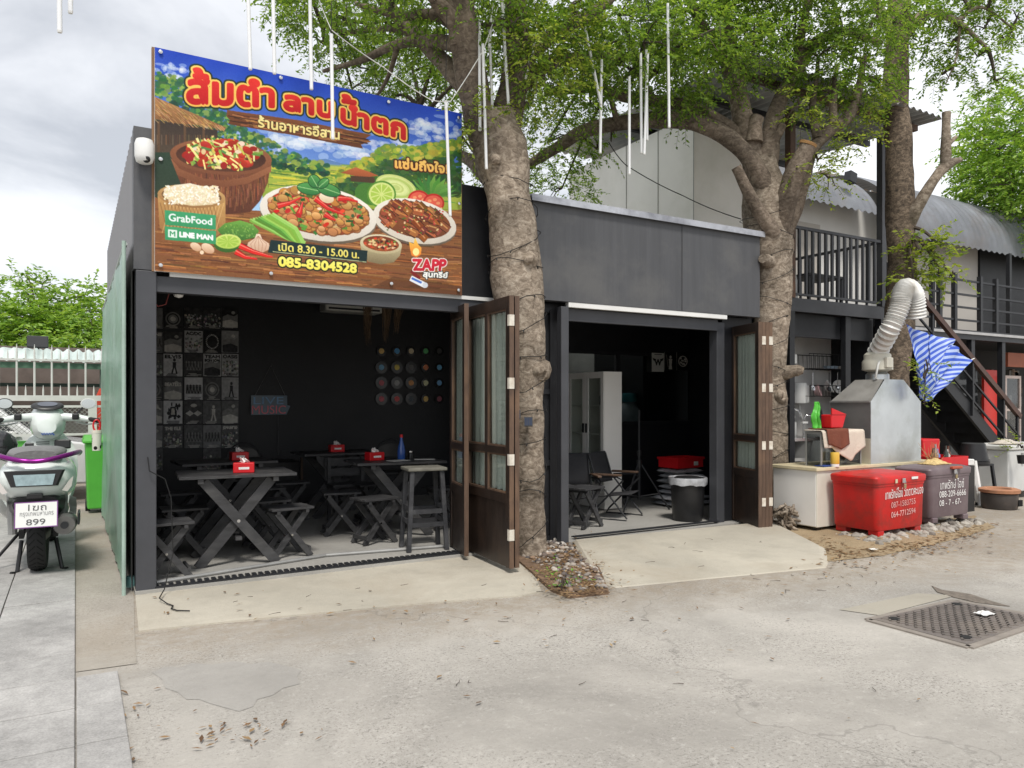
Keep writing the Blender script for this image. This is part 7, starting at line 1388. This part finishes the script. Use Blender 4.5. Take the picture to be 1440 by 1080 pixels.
latch(7.42, 4.64, zl + .02, rb); MB().box((7.30, 4.642, zl + .02), (.035, .004, .04)).build('tape_patch', M('tape', (.62, .56, .38), .6), rb); MB().box((7.62, 4.642, zl + .04), (.11, .004, .025)).build('white_patch', wplast_m, rb)
gb, zl2 = ice_box('ice_box', 'taupe ice box with white handwriting beside the red one', 8.14, 8.95, 4.78, 5.2, taupe_m, .11, .44)
yf = 4.784; lettering('lettering', 'เทพรักษ์ ไอซ์', (8.33, yf, .53), (8.80, yf, .53), (8.33, yf, .42), ink_white, gb, .004); lettering('lettering', '088-209-6666', (8.31, yf, .40), (8.84, yf, .40), (8.31, yf, .33), ink_white, gb, .004); lettering('lettering', '08 - 7 - 67-', (8.31, yf, .30), (8.74, yf, .30), (8.31, yf, .235), ink_white, gb, .004)
MB().box((8.60, 4.755, zl2 + .075), (.2, .04, .03)).build('handle', M('rust_red_plastic', (.42, .08, .04), .5), gb, bevel=.008); latch(8.58, 4.757, zl2 + .03, gb)
one(MB().grid(lambda u, v: V((8.42 + u * .34, 4.9 + v * .2, zl2 + .1 + .05 * sin(u * pi) * sin(v * pi) * (1 + .6 * mn.noise(V((u * 8, v * 8, 2)))))), 24, 16), 'food_scraps', M('food_scrap', (.60, .44, .20), .8, .4, 30, .8, 60), 'pale yellow dry scraps heaped on the taupe ice box lid', 'scraps', smooth=60, solid=.012)
# condiments crate behind the boxes
t = thing('condiment_crate', 'red crate of bottles between the hood and the stairs', 'crate', tuple(PZ(1321, 641, 9.6))); c = V(t.location); mb = MB()
for q in ((-.3, -.2, .3, -.18), (-.3, .18, .3, .2), (-.3, -.18, -.28, .18), (.28, -.18, .3, .18)): mb.bb(c.x + q[0], c.y + q[1], c.z - .12, c.x + q[2], c.y + q[3], c.z)
mb.bb(c.x - .28, c.y - .18, c.z - .12, c.x + .28, c.y + .18, c.z - .11); mb.build('crate_body', redc_m, t); MB().bb(c.x - .35, c.y - .25, 0, c.x + .35, c.y + .25, c.z - .121).build('plinth', plast_m, t)
for k, (dx, h, r, col) in enumerate(((-.22, .22, .035, (.06, .05, .05)), (-.12, .26, .03, (.4, .5, .6)), (-.03, .2, .035, (.15, .25, .6)), (.06, .24, .03, (.05, .06, .05)), (.14, .19, .035, (.55, .5, .45)), (.22, .23, .03, (.12, .05, .03)))):
    tag(MB().lathe([(r, 0), (r, h * .6), (r * .4, h * .78), (r * .4, h), (.0, h)], 12, (c.x + dx, c.y - .05 + .03 * (k % 3), c.z - .108)).build('bottle', M(f'bottle_glass_{["brown", "clear", "blue", "black", "cream", "amber"][k]}', col, .2, .1), smooth=40), f'{["brown", "pale clear", "blue", "black", "cream", "amber"][k]} bottle standing in the red crate by the stairs', 'bottle', 'bottles in the red crate')
cb = PZ(1310, 630, 10.1); tag(MB().bb(cb.x - .2, cb.y, cb.z - .25, cb.x + .2, cb.y + .3, cb.z + .12).build('red_box', redc_m, bevel=.015), 'plain red box above the bottle crate, right of the hood', 'box')
one(MB().bb(cb.x - .3, cb.y - .02, 0, cb.x + .3, cb.y + .4, cb.z - .251), 'box_stand', black2_m, 'black stand carrying the plain red box', 'stand', bevel=.01)
t = thing('dried_herbs', 'dry straw coloured herbs standing behind the scraps on the taupe ice box', 'dried herbs', (8.72, 5.08, zl2 + .1)); mb = MB(); g_ = random.Random(9)
for k in range(40): a_ = V((8.72 + g_.gauss(0, .03), 5.08 + g_.gauss(0, .03), zl2 + .095)); b_ = a_ + V((g_.gauss(.02, .07), g_.gauss(0, .05), g_.uniform(.08, .26))); mb.tube([a_, (a_ + b_) / 2 + V((g_.gauss(0, .015), 0, .01)), b_], [.003, .0025, .0015], 4)
mb.build('stems', M_island('herb_straw', [(.34, .20, .09), (.50, .33, .16), (.42, .22, .12)], .9), t)
# stools, bucket, stove, freezer
ws = PG(1352, 712); 
for k in range(6):
    t = thing('plastic_stool', f'white plastic stool, {("lowest", "second", "third", "fourth", "fifth", "topmost")[k]} in the nested stack', 'stool', (ws.x + .16, ws.y + .12, .05 * k), rad(-6), 'nested white plastic stools', .88); mb = MB(); mb.loft([[V((sx * .15 * kk, sy * .15 * kk, z)) for sx, sy in ((-1, -1), (1, -1), (1, 1), (-1, 1))] for z, kk in ((.40, 1.0), (.42, .98), (.425, .9))]); mb.build('seat', wplast_m, t, world=False, bevel=.008)
    for sx in (-1, 1):
        for sy in (-1, 1): MB().loft([[V((sx * (.185 - .04 * z / .4) + dx, sy * (.185 - .04 * z / .4) + dy, z)) for dx, dy in ((-.025, -.025), (.025, -.025), (.025, .025), (-.025, .025))] for z in (0, .4)]).build('leg', wplast_m, t, world=False)
    for s in (-1, 1): MB().bb(-.15, s * .155 - .006, .30, .15, s * .155 + .006, .399).build('apron', wplast_m, t, world=False); MB().bb(s * .155 - .006, -.148, .30, s * .155 + .006, .148, .399).build('apron', wplast_m, t, world=False)
p_ = PG(1385, 708); t = thing('metal_stool', 'black stool under the upturned bucket', 'stool', (p_.x - .05, p_.y + .1, 0), rad(-8)); MB().bb(-.17, -.15, .52, .17, .15, .55).build('seat', black2_m, t, world=False, bevel=.006)
for sx in (-1, 1):
    for sy in (-1, 1): MB().beam((sx * .2, sy * .17, 0), (sx * .15, sy * .13, .52), .035, .035).build('leg', black2_m, t, world=False)
for s in (-1, 1): MB().beam((-.175, s * .15, .2), (.175, s * .15, .2), .02, .03).build('stretcher', black2_m, t, world=False)
zb_ = .552; t = thing('bucket', 'black bucket turned upside down on the black stool', 'bucket', (p_.x - .1, p_.y + .1, zb_)); MB().lathe([(.20, 0), (.20, .03), (.185, .035), (.145, .27), (.13, .28), (.0, .28)], 30).build('bucket_body', plast_m, t, world=False, smooth=40); MB().lathe([(.196, .045), (.201, .05), (.196, .055)], 30).build('ring', plast_m, t, world=False)
p_ = PG(1403, 717); t = thing('charcoal_stove', 'round charcoal stove with a clay rim on the ground', 'stove', (p_.x + .16, p_.y + .06, 0)); MB().lathe([(.0, 0), (.19, 0), (.205, .02), (.215, .2), (.19, .21), (.0, .21)], 30).build('stove_body', M('sooty_tin', (.07, .06, .055), .6, .3, 6, stain=(.2, .14, .1), sscale=4, samt=.4), t, world=False, smooth=40); MB().lathe([(.13, .21), (.235, .215), (.24, .255), (.2, .27), (.14, .262), (.12, .2)], 30).build('clay_rim', M('clay', (.42, .20, .11), .85, .2, 8, stain=(.15, .09, .07), sscale=5, samt=.5), t, world=False, smooth=40); MB().box((.09, -.2, .085), (.1, .03, .08)).build('ash_door', M('ash_hole', (.004, .004, .004), .9), t, world=False)
p_ = PG(1393, 712); t = thing('chest_freezer', 'white chest freezer at the right edge below the stairs', 'freezer', (p_.x + .6, p_.y + .4, 0)); q = (PG(1388, 700).x, p_.y + .22); MB().bb(q[0], q[1], .1, q[0] + 1.5, q[1] + .6, .70).build('freezer_body', M('freezer_white', (.60, .61, .60), .4, .06, 3, stain=(.48, .47, .43), sscale=1.5, samt=.5), t, bevel=.015); MB().bb(q[0] - .02, q[1] - .02, .704, q[0] + 1.52, q[1] + .62, .77).build('lid', M('freezer_lid', (.60, .60, .57), .45, .1, 3), t, bevel=.015); MB().bb(q[0] + .35, q[1] - .022, .5, q[0] + .4, q[1] - .001, .66).build('latch', galvd_m, t)
for k in range(3): MB().bb(q[0] + .05 + k * .55, q[1] + .04, 0, q[0] + .3 + k * .55, q[1] + .5, .099).build('block', M('concrete_block', (.34, .33, .31), .9, .2, 8, .3), t)
one(MB().grid(lambda u, v: V((q[0] + .15 + u * .5, q[1] + .1 + v * .25, .785 + .05 * sin(u * pi) * sin(v * pi) * (1 + mn.noise(V((u * 7, v * 7, 1)))))), 18, 12), 'crumpled_sack', M('sack_cloth', (.5, .45, .38), .9, .2, 9, .5, 30), 'crumpled pale sack lying on the white freezer', 'sack', smooth=60, solid=.01)
pp = thing('potted_plant', 'small green plant standing on the freezer at the right edge', 'plant', tuple(PZ(1437, 640, 10.5))); c = V(pp.location); MB().lathe([(.0, -.12), (.05, -.12), (.065, 0), (.055, .0), (.0, -.02)], 16, c).build('pot', plast_m, pp, smooth=40); leaves('foliage', leaf_y, pp, [(c + V((0, 0, .1)), (.09, .09, .09), 1.5)], [], .05, 10, 41, twig_m, -.3, 2.)
bp_ = thing('sapling', 'young green shoots growing in front of the striped cloth', 'plant', tuple(PZ(1300, 560, 8.6))); mb = MB(); mb.tube([PZ(1300, 570, 8.75), PZ(1301, 540, 8.62), PZ(1300, 512, 8.58)], .006, 5); mb.build('stem', twig_m, bp_); leaves('foliage', leaf_y, bp_, [(PZ(1299, 532, 8.58), (.13, .12, .17), 1.3), (PZ(1304, 515, 8.58), (.09, .08, .09), 1.2)], [], .055, 12, 42, twig_m, -.1, 1.2)
# ------------------------------------------------------------------ drain cover and ground litter
dc = thing('drain_cover', 'square steel drain cover with a studded pattern set in the road', 'drain cover', tuple(PG(1345, 878)))
a, b, c, d = PG(1228, 873), PG(1345, 847), PG(1470, 872), PG(1362, 909)
st_m = M('cast_steel', (.20, .175, .16), .6, .2, 5, .2, 30, metal=.3, stain=(.28, .24, .20), sscale=2, samt=.6); L4 = lambda u, v, z: (a * (1 - u) + b * u) * (1 - v) + (d * (1 - u) + c * u) * v + V((0, 0, z))
MB().loft([[L4(u, v, z) for u, v in ((0, 0), (0, 1), (1, 1), (1, 0))] for z in (-.02, .012)]).build('plate', st_m, dc)
mb = MB(); n = 21
for i in range(n):
    for j in range(n):
        u, v = (i + .5) / n, (j + .5) / n
        if .06 < u < .94 and .06 < v < .94: p0 = L4(u, v, .0125); s = (1 if (i + j) % 2 else -1); dv = V((.6, s * .5, 0)).normalized() * .028; mb.beam(p0 - dv, p0 + dv, .013, .009)
mb.build('studs', st_m, dc)
fr_ = MB()
for (u0, v0), (u1, v1) in (((-.03, -.03), (1.03, -.03)), ((1.03, -.03), (1.03, 1.03)), ((1.03, 1.03), (-.03, 1.03)), ((-.03, 1.03), (-.03, -.03))): fr_.beam(L4(u0, v0, .004), L4(u1, v1, .004), .05, .012)
fr_.build('frame', M('frame_steel', (.26, .23, .20), .8, .2, 8), dc)
for u, v in ((.12, .12), (.88, .12), (.12, .88)): p0 = L4(u, v, .0135); MB().lathe([(.0, .006), (.03, .006), (.034, 0)], 10, p0).build('lifting_hole', M('hole_dark', (.02, .02, .02), .9), dc)
sheet('side_patch', [tuple(PG(*k))[:2] for k in ((1180, 858), (1290, 835), (1345, 838), (1236, 866))], .004, M_ground('smooth_patch', (.40, .37, .31), (.3, .27, .22), (.47, .44, .38), .15, .3))
ck = thing('road_crack', 'dark broken edge of the concrete above the drain cover', 'crack', tuple(PG(1360, 838))); mb = MB(); P_ = [(1310, 824), (1325, 830), (1345, 833), (1365, 836), (1395, 846), (1420, 853), (1400, 851), (1370, 847), (1340, 840), (1318, 833)]; mb.prism([PG(x, y, .002) for x, y in P_], (0, 0, .004)); mb.build('broken_edge', M('dirt_dark', (.17, .145, .12), .95, .4, 20, .6, 40), ck)
# pebbles, rubble, soil, litter
def pebbles(name, label, poly, n, r0, r1, mat, seed, z=lambda x, y: .02, flat=.7, heap=0.):
    g = random.Random(seed); ico = [(0, 0, 1), (.894, 0, .447), (.276, .851, .447), (-.724, .526, .447), (-.724, -.526, .447), (.276, -.851, .447), (.724, .526, -.447), (-.276, .851, -.447), (-.894, 0, -.447), (-.276, -.851, -.447), (.724, -.526, -.447), (0, 0, -1)]
    F = [(0, 1, 2), (0, 2, 3), (0, 3, 4), (0, 4, 5), (0, 5, 1), (1, 6, 2), (2, 7, 3), (3, 8, 4), (4, 9, 5), (5, 10, 1), (6, 7, 2), (7, 8, 3), (8, 9, 4), (9, 10, 5), (10, 6, 1), (11, 7, 6), (11, 8, 7), (11, 9, 8), (11, 10, 9), (11, 6, 10)]
    mb = MB(); xs = [p[0] for p in poly]; ys = [p[1] for p in poly]; k = 0
    while k < n:
        x, y = g.uniform(min(xs), max(xs)), g.uniform(min(ys), max(ys)); ins = False
        for (ax, ay), (bx2, by2) in zip(poly, poly[1:] + poly[:1]):
            if (ay > y) != (by2 > y) and x < ax + (y - ay) / (by2 - ay) * (bx2 - ax): ins = not ins
        if not ins: continue
        r = r0 + (r1 - r0) * g.random() ** 2; R_ = Matrix.Rotation(g.uniform(0, 6), 3, 'Z') @ Matrix.Rotation(g.uniform(-.5, .5), 3, 'X'); s = (g.uniform(.8, 1.3), g.uniform(.6, 1), flat * g.uniform(.7, 1.1))
        mb.add([R_ @ V([q_[i] * s[i] * r * g.uniform(.85, 1.15) for i in range(3)]) + V((x, y, z(x, y) + r * .25)) for q_ in ico], F); k += 1
    return tag(mb.build(name, mat, smooth=50 if name == 'pebbles' else None), label, None, None, 'stuff')
tri = [tuple(PG(*k))[:2] for k in ((727, 768), (775, 757), (798, 772), (840, 806), (853, 834), (800, 839), (778, 830), (790, 815), (730, 785))]
stone_m = M_island('garden_stones', [(.06, .06, .07), (.20, .16, .13), (.42, .38, .33), (.12, .105, .10), (.30, .20, .13), (.52, .49, .45), (.16, .115, .08), (.09, .09, .10)], .75, 0, .3)
def soilz(x, y): return .035 + .03 * mn.noise(V((x * 2, y * 2, 0)))
mb = MB(); mb.prism([V((x, y, -.02)) for x, y in [tuple(PG(*k))[:2] for k in ((722, 786), (727, 764), (775, 752), (800, 770), (843, 803), (856, 836), (800, 842), (775, 832))]], (0, 0, .05)); struct(mb, 'planting_soil', M('brown_soil', (.17, .11, .07), .95, .35, 14, .6, 50))
pebbles('pebbles', 'mixed river pebbles around the trunk between the concrete aprons', tri, 430, .012, .036, stone_m, 2, soilz)
litter_m = M_island('dry_litter', [(.16, .085, .04), (.27, .17, .085), (.10, .055, .03), (.36, .25, .13), (.20, .12, .06)], .9)
def litter(name, label, pts, seed, l0=.02, l1=.06, zf=lambda x, y: .006):
    g = random.Random(seed); mb = MB()
    for x, y in pts:
        l = g.uniform(l0, l1); a = g.uniform(0, 6.28); w = l * g.uniform(.12, .45); d = V((cos(a), sin(a), g.uniform(-.1, .2))) * l / 2; s = V((-sin(a), cos(a), g.uniform(-.15, .15))) * w / 2; c = V((x, y, zf(x, y) + .003 + l * .06)); h = V((0, 0, g.uniform(.0, .25) * w))
        mb.add([c - d, c + s + h, c + d, c - s + h], [(0, 3, 2), (0, 2, 1)])
    return tag(mb.build(name, litter_m), label, None, None, 'stuff')
def scatter(n, seed, *regs):
    g = random.Random(seed); out = []
    for cx_, cy_, sx, sy, k in regs:
        for _ in range(int(n * k)): p_ = PG(g.gauss(cx_, sx), max(600, g.gauss(cy_, sy))); out.append((p_.x, p_.y))
    return out
inside = lambda q_: [(x, y) for x, y in q_ if y < 5.98 or x > 6.85 or x < .3]
litter('bark_litter', 'dry brown leaf litter among the pebbles', scatter(1500, 1, (797, 802, 24, 16, 1), (817, 832, 22, 6, .4), (770, 775, 20, 10, .3)), 3, .02, .055, soilz)
litter('dry_leaves', 'dry leaves gathered round the ice boxes', inside(scatter(620, 4, (1255, 768, 55, 7, 1), (1180, 772, 20, 8, .3), (1350, 746, 28, 7, .5), (1200, 792, 40, 8, .12))), 5, .025, .075)
litter('fallen_leaves', 'fallen leaves scattered over road and aprons', inside(scatter(60, 8, (1000, 780, 120, 25, .4), (680, 862, 220, 12, .7), (1180, 815, 110, 12, .5), (500, 980, 380, 60, .25), (320, 1035, 45, 12, .7), (180, 1000, 30, 60, .3), (280, 850, 80, 20, .2), (900, 940, 260, 50, .25))), 9, .02, .06, lambda x, y: .014 if y > 4.6 else .008)
mb = MB(); g_ = random.Random(12)
for cx_, cy_, sx, sy, n_ in ((1090, 795, 40, 22, 12), (960, 790, 60, 20, 6), (700, 855, 200, 18, 12), (1160, 825, 60, 12, 10), (330, 870, 90, 15, 4), (900, 930, 250, 40, 5)):
    for _ in range(n_):
        p_ = PG(g_.gauss(cx_, sx), g_.gauss(cy_, sy)); z_ = .045 if p_.y > 4.5 else .008; a_ = g_.uniform(0, 6.28); l_ = g_.uniform(.03, .10)
        if p_.y < 5.9: q_ = [V((p_.x + cos(a_ + k * g_.uniform(-.2, .25)) * l_ * k / 3, p_.y + sin(a_ + k * .1) * l_ * k / 3, z_)) for k in range(4)]; mb.tube(q_, [.002, .0018, .0014, .001], 4)
tag(mb.build('twig_litter', M('dry_twig', (.06, .045, .035), .9)), 'thin dry twigs scattered over the concrete', None, None, 'stuff')
rub = [tuple(PG(*k))[:2] for k in ((1168, 752), (1232, 768), (1300, 756), (1370, 742), (1385, 735), (1360, 730), (1295, 742), (1230, 752))]
pebbles('rubble', 'broken grey rubble under the ice boxes', rub, 420, .015, .06, M_island('rubble_stone', [(.26, .24, .21), (.40, .37, .32), (.16, .14, .12), (.48, .45, .40)], .9, 0, .4), 6, lambda x, y: .0, .8)
mb = MB(); sp = [tuple(PG(*k))[:2] for k in ((1095, 735), (1112, 762), (1165, 790), (1240, 782), (1330, 762), (1400, 742), (1370, 725), (1290, 735), (1160, 742))]; cc = V((sum(p[0] for p in sp) / 9, sum(p[1] for p in sp) / 9, .03)); mb.add([V((*p, .004)) for p in sp] + [cc], [(i, (i + 1) % 9, 9) for i in range(9)]); struct(mb, 'sandy_soil', M('sandy_dirt', (.34, .26, .16), .95, .25, 5, .6, 60, stain=(.22, .155, .09), sscale=2.5, samt=.7))
for x, y, s, lb, m_ in ((1228, 772, .035, 'scrap of white paper on the rubble', paper_m), (1384, 862, .05, 'white wrapper lying on the drain cover', wplast_m)):
    p_ = PG(x, y, .03); one(MB().grid(lambda u, v: p_ + V(((u - .5) * s * 2.2, (v - .5) * s * 1.6, .012 * mn.noise(V((u * 4, v * 4, x))))), 6, 5), 'paper_scrap', m_, lb, 'paper scrap', solid=.003)
w_ = thing('weed', 'small bright green weed at the edge of the pebble bed', 'weed', tuple(PG(790, 826))); p_ = PG(790, 826, .05); leaves('foliage', M_island('weed_leaves', [(.10, .30, .02), (.18, .42, .04)], .6, .3), w_, [(p_ + V((0, 0, .01)), (.055, .05, .03), 5)], [], .028, 8, 44, twig_m, -.6, 2.2); MB().cyl(p_ - V((0, 0, .04)), p_ + V((0, 0, .01)), .006, n=6).build('stem', twig_m, w_)
t = thing('root_clump', 'knotty clump of roots at the foot of the tree beside the counter', 'roots', (6.86, 5.62, 0)); mb = MB(); g_ = random.Random(5)
for k in range(60): a_ = g_.uniform(0, 6.28); r_ = g_.uniform(.02, .12); z_ = g_.uniform(.02, .24); d_ = V((g_.gauss(0, 1), g_.gauss(0, 1), g_.gauss(0, .7))).normalized() * .06; c_ = V((6.72 + cos(a_) * r_, 5.56 + sin(a_) * r_, z_)); mb.tube([c_ - d_, c_ + V((0, 0, .01)), c_ + d_], [.012, .02, .006], 6)
mb.build('roots', bark_m, t, smooth=60)
